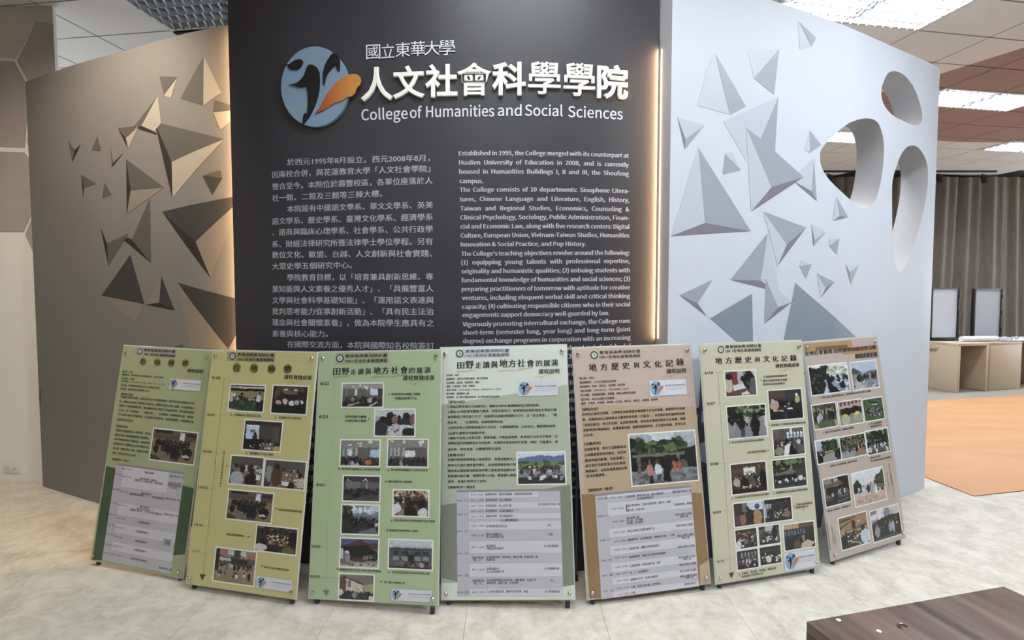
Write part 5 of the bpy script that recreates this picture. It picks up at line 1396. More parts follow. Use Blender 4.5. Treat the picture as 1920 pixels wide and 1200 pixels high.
def draw(kind):
    p = Pic(seed=abs(sum(ord(c) * (i + 1) for i, c in enumerate(kind))) % 1000)
    D_ = '#1a1716'
    if kind == 'circle':
        p.bg('#5a4a3e', '#6d5738').R(0, 0, 1, .16, '#6a5c4c').R(.05, .02, .45, .12, '#2a2726').R(.62, .05, .72, .3, '#d7dbe4').R(.74, .05, 1, .16, '#2b2a2c').R(0, .3, 1, 1, '#8a7448').P([(0, .8), (.4, 1), (0, 1)], '#4d3d2c').crowd(34, .1, .85, .28, .42, .035, 'dark').crowd(8, .05, .85, .45, .55, .06, 'dark').E(.28, .85, .1, .16, '#77706c').E(.55, .72, .12, .26, '#1f2026').E(.82, .7, .1, .2, '#17171c').E(.8, .78, .07, .05, '#c9ccd4').E(.55, .93, .1, .03, '#565a66')
    elif kind == 'greentable':
        p.bg('#20201c', '#2c3a26').R(0, .05, 1, .12, '#c9c6b8').R(0, .14, 1, .22, '#171614').R(0, .22, 1, .55, '#8f8a5c').R(.03, .3, .16, .5, '#d6cfc0').R(.3, .3, .38, .6, '#2a2320').crowd(16, .1, .8, .42, .5, .03, 'mix').P([(.0, .62), (.8, .55), (.9, 1), (0, .95)], '#2f4a2c').leaves(40, .1, .8, .6, .92, .05, ['#2f4a2c', '#48633c', '#233a22']).E(.84, .5, .07, .16, '#c9ccd4').E(.86, .3, .035, .05, D_).R(.78, .62, 1, 1, '#1c1a22').E(.05, .55, .05, .12, '#b9bcc4').P([(0, .92), (.3, .97), (0, 1)], '#c9c4b4')
    elif kind == 'signs':
        p.bg('#2b2624', '#151313').R(.1, .02, .9, .2, '#4a4038').R(.3, .1, .42, .16, '#d8d4c8').R(.6, .1, .7, .16, '#d8d4c8').R(.3, .18, .72, .3, '#7d5446').R(.05, .15, .2, .5, '#4e4640').crowd(20, .12, .9, .36, .46, .032, 'dark').E(.18, .6, .09, .07, '#c9a09a').E(.38, .57, .07, .1, '#d0b8b8').E(.56, .62, .075, .1, '#d9d9dc').E(.71, .58, .07, .1, '#a9aec4').E(.86, .57, .05, .07, '#d8d8d8').R(0, .72, 1, 1, '#120f10').noise(.2)
    elif kind == 'lecture':
        p.bg('#38342f', '#14110f').R(.04, .18, .4, .62, '#bcd2e6').R(.04, .14, .4, .2, '#e0e8f0').R(.16, .3, .3, .4, '#5a6c84').E(.3, .45, .04, .06, D_).E(.3, .58, .07, .12, '#3a3432').R(.42, .15, .75, .6, '#4a443e').R(.75, .15, .95, .7, '#554e45').R(0, .62, .5, 1, '#0e0c0d').R(.45, .72, .85, 1, '#5a4636').crowd(10, .5, .85, .65, .8, .035, 'mix').leaves(16, .2, .75, .75, .95, .022, ['#d0c0a8', '#8a7458', '#e4e0d8']).E(.93, .92, .12, .1, '#c99a3c')
    elif kind in ('table1', 'table2'):
        p.bg('#6a6460', '#2d2826').R(0, 0, 1, .28, '#59524c').crowd(12, .02, .95, .22, .38, .045, 'mix').P([(.2, .42), (.85, .4), (1, 1), (.15, 1)], '#8a6a52').leaves(30, .3, .85, .42, .8, .03, ['#dfe0e6', '#a07458', '#c9a88a', '#4a5a44', '#e8e8ee'])
        if kind == 'table1': p.E(.22, .8, .2, .26, '#a9b0bc').E(.38, .45, .08, .12, D_).E(.66, .82, .2, .25, '#141318').E(.65, .5, .09, .14, D_).R(.82, .62, .95, .8, '#dfe2ea')
        else: p.E(.12, .5, .1, .3, '#8a8c94').E(.3, .6, .14, .36, '#5a3826').E(.3, .22, .07, .1, D_).E(.9, .75, .1, .2, '#c9b8a8').E(.88, .5, .06, .1, D_).E(.66, .9, .09, .16, D_).R(.45, .75, .62, .9, '#dfe2ea')
    elif kind == 'dinner':
        p.bg('#4a3426', '#2a2018').leaves(60, 0, 1, 0, .3, .05, ['#5a4436', '#2b221c', '#8a6a4c', '#3a2c22']).crowd(12, .05, .95, .1, .3, .045, 'dark').leaves(90, .25, .8, .3, .72, .03, ['#d8b884', '#8a5a34', '#e8d8b8', '#5a3a24', '#3a4a28']).E(.12, .85, .16, .14, '#d8ccc4').E(.2, .58, .09, .14, '#191413').E(.45, .92, .12, .14, '#1c1618').E(.8, .88, .16, .16, '#5a6a34').E(.9, .4, .12, .28, '#15130f')
    elif kind == 'gym':
        p.bg('#8a8c84', '#a98c58').R(.05, 0, .3, .22, '#b06a72').R(.3, .02, .75, .16, '#c9d0c0').R(.78, .1, 1, .3, '#b8664a').R(.1, .22, 1, .4, '#5a5e5a').R(.1, .26, .4, .36, '#c2c6bc').R(.45, .0, .62, .22, '#3f4c40').R(.38, .25, .8, .45, '#2b3230').R(0, 0, .1, .7, '#221e1c').R(0, .68, 1, 1, '#9a8058').crowd(16, .12, .95, .38, .46, .035, 'mix', 2.5).crowd(9, .1, .9, .66, .72, .035, 'light', 1).noise(.15)
    elif kind == 'class1':
        p.bg('#8c867e', '#1c1a1b').R(0, 0, 1, .2, '#a09a90').leaves(7, .1, .8, .04, .22, .03, ['#f0f2f4']).R(.02, .2, .6, .5, '#6a625c').R(.06, .22, .12, .5, '#5f7c9c').R(.3, .22, .36, .5, '#dfe6ea').R(.36, .22, .4, .46, '#5f7c9c').R(.68, .24, .87, .5, '#cfdff0').R(.87, .2, 1, .55, '#4a443f').crowd(34, .02, .98, .5, .85, .035, 'dark').E(.25, .66, .05, .1, '#8f8a6a').E(.68, .72, .06, .1, '#a8aab4').P([(.12, .92), (.4, .8), (.42, .84), (.15, .98)], '#b8a890').P([(.65, .95), (.85, .78), (.87, .82), (.7, 1)], '#c0b09a')
    elif kind == 'handson':
        p.bg('#b9b8bc', '#8a8684').R(0, 0, 1, .25, '#c6c9cc').crowd(5, .1, .95, .2, .3, .06, 'dark').E(.15, .72, .18, .34, '#2b3040').E(.2, .38, .09, .14, D_).E(.38, .42, .15, .2, '#17171b').E(.38, .2, .09, .11, D_).E(.5, .38, .08, .14, '#8a6a58').E(.76, .5, .17, .2, '#1f2740').E(.78, .22, .09, .12, D_).E(.95, .36, .08, .2, '#7a5a4c').P([(.3, .8), (.45, .55), (.95, .6), (.9, .9), (.4, 1)], '#c9cad2').leaves(24, .35, .85, .55, .9, .035, ['#e6e8ee', '#c09880', '#9aa0ac', '#70605a']).E(.86, .86, .18, .18, '#1b1c26')
    elif kind in ('class2', 'class3'):
        p.bg('#9a948c', '#2a2624').R(0, 0, 1, .25, '#8f8a84').leaves(5, .1, .9, .05, .22, .05, ['#e4e4e0'])
        for q in (.02, .12, .22, .34): p.R(q, .25, q + .035, .75, '#5f7ca0').R(q + .035, .3, q + .08, .6, '#b8b0a0')
        p.R(.42, .3, .95, .7, '#6a635c')
        if kind == 'class2': p.R(.76, .36, 1, .66, '#a9c4de').E(.13, .86, .12, .2, '#7a6a58').E(.38, .92, .13, .14, '#b0a8b4').E(.72, .84, .08, .1, '#d8683c').R(.18, .36, .28, .6, '#dfe2d0')
        else: p.R(.44, .4, .68, .64, '#dfe6ea').E(.42, .92, .14, .14, '#a898a8').E(.62, .85, .09, .18, '#55504e')
        p.crowd(22, .02, .98, .66, .8, .04, 'dark')
        if kind == 'class2': p.E(.72, .86, .09, .1, '#c8603a')
    elif kind == 'darkroom':
        p.bg('#5c5a5c', '#3a383a').R(0, 0, 1, .2, '#3c3a3c').leaves(6, .1, .7, .1, .2, .03, ['#d8d8d8']).R(.05, .22, .45, .5, '#77757a').R(.45, .22, .98, .55, '#62606a').R(.62, .2, .66, .55, '#98969a').crowd(34, .02, .98, .46, .68, .033, 'dark').R(.3, .75, .98, 1, '#4c4a4e').E(.35, .78, .14, .1, D_)
    elif kind == 'market':
        p.bg('#7a5a44', '#4a3a30').R(0, 0, 1, .2, '#b89a80').leaves(80, 0, 1, .02, .5, .045, ['#2a2220', '#8a6a4c', '#c8a47c', '#3a4434', '#5c3c2c', '#d8c8b0']).crowd(10, .05, .95, .2, .4, .05, 'dark').P([(0, .55), (.15, .5), (.25, .75), (0, 1)], '#d8dade').E(.46, .85, .2, .25, '#1a1414').E(.47, .56, .08, .12, D_).E(.82, .6, .1, .2, D_).E(.85, .88, .14, .2, '#d8dade').P([(.2, .8), (.3, .7), (.3, 1), (.1, 1)], '#a07a60')
    elif kind == 'cloudwalk':
        p.bg('#8a96b0', '#3a3c44').leaves(18, .2, 1, .02, .2, .1, ['#c0c8d6', '#a0acc4', '#dfe4ec']).R(0, .38, 1, .5, '#5a6a84').P([(0, 0), (.18, .05), (.3, .3), (.25, .6), (0, .7)], '#20281e').leaves(30, 0, .25, .05, .5, .05, GR).R(0, .5, 1, 1, '#2f3034').crowd(26, .2, .95, .42, .6, .04, 'dark', 2).R(.9, .6, 1, .7, '#b8bcc8').P([(.5, .9), (.9, .75), (1, 1), (.4, 1)], '#6a6c78')
    elif kind == 'temple':
        p.bg('#4a5c94', '#8a7a70').P([(0, .25), (.3, .12), (.5, .02), (.75, .15), (1, .1), (1, .35), (0, .4)], '#5a3432').P([(.02, .3), (.7, .2), (.95, .45), (.1, .45)], '#241a1c').R(.15, .4, .95, .75, '#1c1618').E(.18, .5, .05, .07, '#dfd8d0').E(.2, .68, .06, .14, '#8a8a9a').P([(.3, .62), (.62, .7), (.62, .84), (.3, .76)], '#5a2c24').crowd(9, .6, .95, .5, .56, .04, 'mix', 3).R(0, .84, 1, 1, '#b0a498').P([(0, .7), (.1, .75), (.4, .95), (0, .9)], '#77685e').R(0, .35, .06, .7, '#c9ccd4').leaves(10, .3, .9, .86, .98, .04, ['#4a403c', '#c8bcb0'])
    elif kind == 'house':
        p.bg('#b8bcc8', '#3a3840').R(0, .0, 1, .24, '#c4c9d6').R(.05, .2, .95, .26, '#a8adb8').R(0, .27, 1, .32, '#3a3c44').R(0, .32, 1, .78, '#55565c')
        for q in (.1, .3, .6, .78): p.R(q, .38, q + .13, .5, '#2e2f35').R(q, .56, q + .13, .72, '#8a8c94')
        p.R(.44, .5, .58, .9, '#1c1a1e').R(0, .52, 1, .545, '#2b2a2e').crowd(14, .1, .9, .72, .8, .04, 'mix').R(0, .94, 1, 1, '#232228').E(.76, .86, .05, .1, '#b890a0').noise(.2)
    elif kind == 'hall':
        p.bg('#8a847c', '#3a3430').P([(0, 0), (1, 0), (1, .32), (.72, .36), (.1, .05)], '#7c756c').P([(.1, .05), (.72, .36), (.7, .4), (.08, .1)], '#3a2f28').R(.0, .1, .18, .7, '#6a4a34').P([(.2, .15), (.7, .42), (.7, .7), (.2, .66)], '#c9c4b4').R(.25, .25, .34, .5, '#8a6a54').P([(.72, .38), (1, .32), (1, .7), (.72, .66)], '#a8a078').crowd(24, .02, .98, .64, .84, .04, 'dark').E(.05, .72, .07, .14, '#c9ccd4').E(.94, .92, .08, .1, '#d8d4d8').E(.45, .82, .06, .14, '#8a8c96').E(.53, .6, .025, .05, '#b09a8a')
    elif kind == 'landscape':
        p.bg('#d8e2ee', '#3a2c30').P([(0, .2), (.2, .12), (.5, .08), (.8, .12), (1, .06), (1, .34), (0, .32)], '#5a74a0').R(0, .3, 1, .5, '#6a8a48').leaves(14, 0, 1, .28, .34, .05, ['#3f5c38']).R(0, .78, 1, 1, '#33262c').crowd(34, .04, .97, .38, .52, .033, 'mix', 2).crowd(14, .2, .95, .66, .74, .034, 'light', 1).noise(.12)
    elif kind == 'torii':
        p.bg('#b4bac6', '#77757a').leaves(14, 0, 1, 0, .2, .12, ['#c6cad2', '#a8aeba', '#d2d6de']).leaves(90, .2, .82, .18, .42, .07, GR).leaves(50, -.02, .16, .12, .4, .07, GR).R(0, .38, 1, .72, '#17181a').P([(.82, .34), (1, .28), (1, .62), (.82, .6)], '#232428').R(.02, .40, .8, .45, '#77705c').R(.09, .42, .14, .8, '#6a6452').R(.70, .42, .74, .6, '#7a7462').R(0, .78, 1, 1, '#77747a').leaves(40, 0, 1, .82, .98, .05, ['#8a888c', '#5c5a60', '#6a686c']).crowd(14, .16, .9, .56, .6, .032, 'dark', 3).E(.28, .72, .05, .12, '#b87a70').E(.28, .56, .028, .04, '#7a5a48').R(.25, .82, .32, .98, '#17161a').E(.4, .7, .05, .11, '#c9ced8').E(.4, .56, .026, .04, '#5a4438').R(.37, .8, .43, .94, '#4a4c54').E(.52, .68, .06, .14, '#121116').R(.47, .74, .58, .96, '#101014').E(.64, .67, .035, .1, '#b0603c').E(.72, .66, .035, .09, '#a8583a').E(.8, .66, .05, .1, '#5c5c44').R(.77, .72, .84, .82, '#8a8e98')
    elif kind == 'plan':
        p.bg('#8a7a70', '#5a4034').R(.12, 0, .4, .5, '#7c2c30').R(.4, 0, .6, .5, '#b9b0b0').R(.85, 0, 1, .4, '#c4c0c4').P([(.1, .7), (.9, .6), (1, 1), (0, 1)], '#6d4634').P([(.25, .55), (.6, .5), (.75, .68), (.25, .78)], '#d8dade').P([(.5, .88), (.7, .82), (.78, .95), (.5, .98)], '#d0d2d8').E(.1, .55, .13, .3, '#c4b89c').E(.12, .2, .11, .14, D_).E(.78, .4, .2, .36, '#1a1a1e').E(.78, .1, .11, .12, D_).E(.9, .65, .12, .36, '#5a5c60').E(.72, .5, .05, .1, '#2f5a34').E(.55, .3, .06, .12, D_)
    elif kind == 'kitchen':
        p.bg('#4a4038', '#151314').R(0, 0, .5, .25, '#5c4632').R(.5, .02, 1, .3, '#3c3a3e').R(.15, .35, .75, .55, '#171618').E(.15, .5, .14, .16, '#c09a84').E(.12, .34, .06, .06, '#a8acb4').leaves(12, .4, .65, .36, .6, .025, ['#c9ccd4', '#8a8e96', '#3a3c40']).E(.86, .34, .08, .12, '#b8b070').E(.84, .18, .04, .05, '#e0e2e6').R(.78, .45, .96, 1, '#241f20').R(.52, .62, .7, .66, '#e0e4ea').P([(.1, .66), (.4, .68), (.4, .72), (.1, .7)], '#b8b0a8').R(.45, .8, .52, .95, '#2c3c54')
    elif kind == 'road':
        p.bg('#aab4b8', '#8a8a8e').leaves(120, 0, .95, .02, .38, .07, GR + ['#7a8c64', '#8a9c78']).leaves(30, 0, .35, 0, .45, .07, ['#141a12', '#1c2418']).P([(.3, .45), (.95, .4), (1, 1), (.05, 1)], '#8a8a90').crowd(8, .05, .5, .36, .42, .035, 'dark', 4).E(.36, .55, .09, .18, '#17171c').E(.37, .34, .05, .07, D_).R(.32, .7, .42, .97, '#3c4458').E(.5, .45, .04, .1, '#b8b08a').E(.7, .62, .13, .26, '#141319').E(.69, .34, .06, .1, '#141011').R(.62, .75, .78, .97, '#121116').E(.98, .55, .04, .2, '#c9ccd6')
    elif kind == 'windows':
        p.bg('#6a6660', '#3a3634').R(.22, 0, .35, .4, '#56524c').R(.42, .12, .98, .38, '#3e4044')
        for q in range(5): p.R(.44 + q * .11, .14, .52 + q * .11, .25, '#e4ecf4').R(.44 + q * .11, .27, .52 + q * .11, .37, '#c4d0dc')
        p.R(.55, 0, .62, .2, '#dfe4ea').crowd(18, .02, .95, .36, .6, .045, 'mix').E(.82, .52, .07, .08, '#c9ccc4').E(.16, .82, .15, .14, '#8a8c70').P([(.35, .65), (.55, .55), (.45, 1), (.3, 1)], '#dfe2ea').P([(.56, .5), (.75, 1), (.45, 1)], D_).E(.88, .8, .12, .2, '#5c5e62')
    elif kind == 'screen2':
        p.bg('#6a5040', '#2a2220').R(0, 0, 1, .16, '#4a3a30').leaves(6, .1, .9, .04, .14, .04, ['#c89a70', '#8a6044']).R(.36, .14, .68, .38, '#e4e6ea').R(.4, .26, .6, .34, '#b8a8a0').crowd(26, .02, .98, .32, .6, .045, 'mix').E(.14, .6, .1, .14, '#c0a890').E(.35, .66, .1, .24, '#17141a').E(.56, .6, .08, .2, '#5a5244').E(.9, .62, .1, .36, '#101016').E(.9, .3, .05, .07, D_).R(0, .86, 1, 1, '#1a1516').leaves(10, .3, .8, .72, .84, .03, ['#d0c0a0', '#e0dcd0'])
    elif kind == 'shed':
        p.bg('#5a6a54', '#2a2a2c').leaves(110, 0, 1, 0, .42, .07, GR + ['#6a7c54', '#7c8c68']).P([(0, .5), (.5, .38), (.5, .46), (0, .62)], '#6a6a64').P([(.35, .44), (.7, .36), (.7, .48), (.35, .52)], '#77756c').P([(.6, .24), (1, .14), (1, .4), (.6, .42)], '#3c3a38').R(.66, .4, 1, .7, '#4c463e').R(0, .55, .68, .72, '#1c1b1c').crowd(14, .03, .95, .64, .7, .028, 'light', 2).R(0, .92, 1, 1, '#4a4a4e').E(.82, .7, .06, .1, '#d8dae0')
    elif kind == 'silhouettes':
        p.bg('#5a5450', '#2c2624').R(.45, 0, .98, .35, '#c9d4e2').R(.28, 0, .45, .4, '#77716c').R(0, 0, .28, .5, '#38302c').E(.77, .7, .16, .36, '#b0845c').E(.78, .2, .085, .13, '#4a5674').E(.52, .66, .13, .36, '#24262e').E(.44, .26, .06, .1, '#3a3432').E(.28, .7, .1, .26, '#8a6a50').E(.28, .44, .05, .08, D_).E(.1, .72, .08, .2, '#5c4438')
    elif kind == 'crowdroom':
        p.bg('#3a3836', '#2a2626').R(0, 0, 1, .18, '#211f20').P([(0, .2), (.25, .18), (.25, .7), (0, .8)], '#a8b0bc').R(.06, .2, .09, .7, '#2a2a2e').R(.15, .2, .18, .7, '#2a2a2e').leaves(4, .5, .8, .08, .16, .04, ['#6a5c54']).crowd(26, .1, .95, .3, .6, .045, 'dark').leaves(16, .1, .9, .5, .85, .035, ['#c9ccd4', '#a88a70', '#6a6460']).E(.82, .72, .13, .16, '#8a6c5c')
    elif kind in ('room1', 'room2', 'room3', 'room4'):
        q = int(kind[-1]); p.bg(['#5c4234', '#6a6a68', '#3c3c40', '#4a4038'][q - 1], '#241e1e').R(0, 0, 1, .15, '#2c2420')
        if q == 2: p.R(.3, 0, .7, .45, '#b0bcc4')
        if q == 3:
            for z in range(5): p.R(.2 + .16 * z, .1, .28 + .16 * z, .4, '#7c8c9c')
        if q == 1: p.leaves(5, .1, .8, .1, .3, .07, ['#b88a64', '#8a6044'])
        p.crowd(16, .05, .95, .25, .6, .06, 'mix').leaves(12, .1, .9, .45, .9, .05, ['#c9ccd4', '#b08a70', '#15131a', '#e0dcd4'])
        if q in (1,): p.E(.12, .8, .12, .24, '#d8dae0')
        if q == 2: p.E(.75, .4, .13, .36, '#141318')
        if q == 4: p.E(.4, .7, .12, .2, '#d8d4c4')
    elif kind == 'bluewindow':
        p.bg('#3a2c24', '#1a1618').R(0, .02, .5, .18, '#c0a478').R(.5, .02, 1, .16, '#6a4a38').R(0, .22, .72, .5, '#24303c')
        for q in range(7): p.R(.03 + q * .1, .24, .09 + q * .1, .42, '#5a7484')
        p.crowd(14, .05, .95, .4, .6, .05, 'dark').P([(.55, .8), (.75, .68), (1, .8), (.85, 1), (.5, 1)], '#c4b090').E(.62, .6, .04, .12, '#a88268').E(.4, .85, .12, .2, '#5c4c44').R(0, .5, .12, .9, '#1c2c3c')
    elif kind == 'waterfront':
        p.bg('#d8e0d8', '#8a94b0').leaves(60, .3, 1, .1, .4, .06, ['#c8d4b8', '#e4ece4', '#98a888', '#b8c4b0']).leaves(70, 0, .45, .05, .5, .07, ['#15171a', '#1f2420', '#2c3430', '#3a4438']).P([(0, .55), (1, .5), (1, 1), (0, 1)], '#8a96b8').leaves(25, .3, 1, .6, .95, .05, ['#b8c4dc', '#98a4c0', '#d8dee8']).P([(0, .35), (.3, .4), (.4, .7), (.3, 1), (0, 1)], '#1a1a1c').P([(.4, .4), (.5, .36), (.55, .7), (.75, 1), (.45, 1)], '#131318').crowd(9, .45, .98, .36, .5, .035, 'dark').P([(.72, .7), (.85, .58), (.9, .85), (.78, .9)], '#16161c').leaves(10, 0, .35, .4, .9, .04, ['#5c5c54', '#3c3c3c'])
    elif kind == 'beach':
        p.bg('#b0c4dc', '#9aa0a8').R(0, 0, 1, .35, '#b4c6dc').P([(0, .22), (.12, .2), (.4, .4), (0, .45)], '#4a5450').P([(.6, .36), (1, .34), (1, .44), (.5, .44)], '#6a7078').R(0, .42, 1, 1, '#8c9098').P([(.2, .5), (.4, .45), (.5, 1), (0, 1)], '#b4b8bc').leaves(18, 0, 1, .8, 1, .05, ['#a8acb4', '#6a6e78']).crowd(11, .2, .95, .42, .5, .038, 'dark', 4).leaves(10, .2, .9, .9, 1, .04, ['#c4c8d0'])
    elif kind == 'grove':
        p.bg('#6a6458', '#4a4e3c').R(0, 0, 1, .16, '#4c4448').leaves(50, 0, 1, .12, .4, .06, ['#8a8c60', '#5c6040', '#a8a880', '#3a3c30']).R(0, .7, 1, 1, '#5c6448').P([(.0, .8), (.15, .85), (.2, 1), (0, 1)], '#a88a70').P([(.85, .75), (1, .7), (1, 1), (.9, 1)], '#b8947c').crowd(20, .05, .95, .3, .42, .045, 'dark', 4).E(.3, .5, .1, .16, '#a8aab0').E(.2, .62, .06, .16, '#b8bac0')
    elif kind == 'books':
        p.bg('#8a6a60', '#9aa07c').R(0, 0, 1, .14, '#77504a')
        for q in range(6): p.R(q * .17, .02, q * .17 + .06, .2, '#c4a8a0').R(q * .17 + .07, .05, q * .17 + .12, .2, '#6a4440')
        p.P([(0, .2), (1, .12), (1, .28), (0, .32)], '#c0a498').R(.05, .3, 1, .55, '#2c2624').E(.7, .38, .13, .16, '#141012').E(.35, .45, .16, .16, '#191416').E(.25, .8, .18, .24, '#b0b89c').E(.78, .78, .2, .24, '#a0a88c').E(.25, .58, .1, .06, '#d8d02c').E(.76, .56, .12, .07, '#e0d830')
    elif kind == 'lawn':
        p.bg('#4a6a48', '#3c6a34').leaves(60, 0, 1, 0, .25, .07, ['#3c5c40', '#58784c', '#2c4430']).R(.45, .26, .75, .3, '#d8dcdc').R(0, .3, 1, 1, '#3f6c38').crowd(60, .08, .92, .38, .68, .035, 'mix').leaves(24, .1, .9, .45, .78, .025, ['#c4c8dc', '#5a648c', '#2c304c'])
    elif kind == 'bigtree':
        p.bg('#b8c4d8', '#8a8a8c').leaves(140, .28, .85, .1, .42, .07, ['#1c3020', '#2c4428', '#14241a', '#3c5834']).R(0, .45, 1, .6, '#56605c').crowd(30, .0, 1, .46, .66, .05, 'mix').P([(.35, .6), (.75, .6), (.95, 1), (.1, 1)], '#9a9a98').crowd(5, .75, 1, .66, .74, .06, 'dark').crowd(5, 0, .2, .66, .74, .06, 'dark').R(.35, .52, .7, .58, '#b8a858')
    elif kind == 'slope':
        p.bg('#5a6454', '#8a8480').leaves(120, 0, 1, 0, .5, .06, GR + ['#6c6c50', '#8c8468', '#5c4c3c']).P([(.1, .1), (.7, .3), (.7, .34), (.1, .16)], '#5c5044').P([(.55, .6), (1, .4), (1, .85), (.6, .9)], '#a87c64').P([(0, .7), (.6, .6), (.5, 1), (0, 1)], '#9a98a0').crowd(16, .05, .95, .46, .58, .04, 'mix', 2)
    elif kind == 'foresters':
        p.bg('#b4bcc0', '#4a4038').leaves(130, 0, 1, .08, .6, .08, ['#2c3c24', '#3c5030', '#1a2618', '#56683c']).leaves(40, .3, .7, .08, .35, .07, ['#1a2418', '#232e1e']).R(0, .8, 1, 1, '#5c4a44').crowd(18, .2, .9, .48, .6, .045, 'light', 2).crowd(7, .05, .95, .7, .76, .045, 'light').E(.1, .8, .1, .12, '#b8bcc0')
    elif kind == 'station':
        p.bg('#a0a4a4', '#242428').leaves(40, 0, .6, 0, .16, .07, ['#c4c8cc', '#5c6058', '#8a8c84']).leaves(40, .6, 1, 0, .3, .07, ['#20261e', '#141814']).P([(0, .2), (.65, .16), (.8, .28), (0, .32)], '#7a5c3c').R(.05, .32, 1, .62, '#1f1b1a').crowd(18, .08, .95, .44, .58, .045, 'mix').R(0, .72, 1, 1, '#2c2c2e').P([(0, .75), (1, .7), (1, .74), (0, .8)], '#5c5c58').P([(.4, .88), (1, .82), (1, .85), (.4, .93)], '#6a6862').E(.38, .72, .12, .22, '#1c2038').E(.3, .62, .04, .08, '#a8acb4').crowd(6, .55, .9, .38, .44, .05, 'light')
    elif kind == 'plaza':
        p.bg('#dfe6ee', '#c4a498').P([(0, .32), (.15, .2), (.3, .45), (.3, .6), (0, .6)], '#2c3c34').P([(.62, .45), (.95, .02), (1, .0), (1, .6), (.62, .55)], '#44583c').leaves(40, .7, 1, .2, .5, .06, ['#3c5034', '#587048', '#2c3c2c']).R(.25, .42, .66, .56, '#a8b0b8').R(0, .72, 1, 1, '#c8a898').leaves(40, 0, 1, .76, .98, .04, ['#d8b8a8', '#b89484']).crowd(16, .06, .95, .4, .46, .036, 'mix', 4.2).E(.3, .6, .05, .16, '#c4ccc4').E(.58, .55, .05, .16, '#a8a8b4').E(.7, .6, .04, .16, '#d4dcd8')
    elif kind == 'atrium':
        p.bg('#8a6a4c', '#241c1c').P([(0, .15), (.5, 0), (1, .02), (1, .3), (.4, .42), (.1, .4)], '#a07c58').P([(0, .1), (.6, .04), (.6, .07), (0, .16)], '#2c221e').P([(0, .3), (.5, .12), (.5, .15), (0, .36)], '#2c221e').E(.5, .3, .07, .14, '#241a18').E(.7, .22, .03, .04, '#e8c090').R(.02, .35, .16, .6, '#b89468').R(.2, .45, 1, .5, '#c4a888').crowd(24, .05, .95, .48, .66, .045, 'dark').leaves(18, .25, .75, .55, .8, .025, ['#e4e4ea', '#c08a74']).E(.86, .76, .16, .24, '#c4cce0').E(.8, .46, .07, .1, D_).P([(.2, .72), (.68, .92), (.68, .96), (.2, .76)], '#c4bca8').E(.1, .8, .12, .24, '#15121a').R(.66, .9, .69, 1, '#d0ccc0')
    elif kind == 'mountain':
        p.bg('#9a9aa4', '#6a6a6c').leaves(30, 0, 1, 0, .3, .12, ['#c8c8cc', '#84848e', '#b4b4bc', '#dcdce0']).P([(0, .42), (.3, .3), (.6, .24), (1, .28), (1, .9), (0, .9)], '#1c2220').leaves(14, .25, .55, .6, .72, .05, ['#4c5c38', '#6a7440']).R(0, .88, 1, 1, '#4a4a4c').E(.16, .7, .08, .18, '#9a9690').E(.16, .48, .035, .06, '#8a6c5c').E(.32, .75, .07, .2, '#1c1c20').E(.48, .7, .08, .22, '#15161a').E(.47, .46, .03, .06, '#6a5044').E(.62, .64, .07, .16, '#8c98c4').E(.62, .44, .03, .05, '#7a5c4c').E(.72, .66, .04, .2, '#b8bcc4').E(.86, .66, .1, .26, '#141418').E(.86, .4, .035, .06, '#6a5044').E(.87, .56, .03, .04, '#b8b8bc')
    # ragged edges: shift every sample by smooth random amounts, then grain
    H_, W_ = p.a.shape[:2]; r = p.r
    def field(cell):
        g = r.uniform(-1, 1, (H_ // cell + 2, W_ // cell + 2)); yy = np.arange(H_) / cell; xx = np.arange(W_) / cell
        y0 = yy.astype(int); x0 = xx.astype(int); fy = (yy - y0)[:, None]; fx = (xx - x0)[None]
        return (g[y0][:, x0] * (1 - fy) + g[y0 + 1][:, x0] * fy) * (1 - fx) + (g[y0][:, x0 + 1] * (1 - fy) + g[y0 + 1][:, x0 + 1] * fy) * fx
    dy = field(3) * 1.1 + field(7) * 1.0; dx = field(3) * 1.1 + field(7) * 1.0
    jj = np.clip(np.arange(H_)[:, None] + dy, 0, H_ - 1).astype(int); ii = np.clip(np.arange(W_)[None] + dx, 0, W_ - 1).astype(int)
    p.a = p.a[jj, ii] * (1 + .35 * field(2)[..., None] * .6)
    g_ = p.a.mean(-1, keepdims=True); p.a = g_ + (p.a - g_) * .8
    p.noise(.16)
    return np.clip(p.a, 0, 1)
_pic = {}
def photo_grid(kind, x0, y0, x1, y1, z):
    if kind not in _pic: _pic[kind] = draw(kind)
    m, n = _pic[kind].shape[:2]
    xs = np.linspace(x0, x1, n); ys = np.linspace(y1, y0, m); X, Y = np.meshgrid(xs, ys)
    V = np.stack([X.ravel(), Y.ravel(), np.full(X.size, z)], 1).tolist()
    F_ = [(j * n + i, (j + 1) * n + i, (j + 1) * n + i + 1, j * n + i + 1) for j in range(m - 1) for i in range(n - 1)]
    return V, F_
def set_photo_colour(o, kind):
    a = _pic[kind].reshape(-1, 3); c = np.ones((len(a), 4)); c[:, :3] = a
    ca = o.data.color_attributes.new('Col', 'FLOAT_COLOR', 'POINT'); ca.data.foreach_set('color', c.ravel())

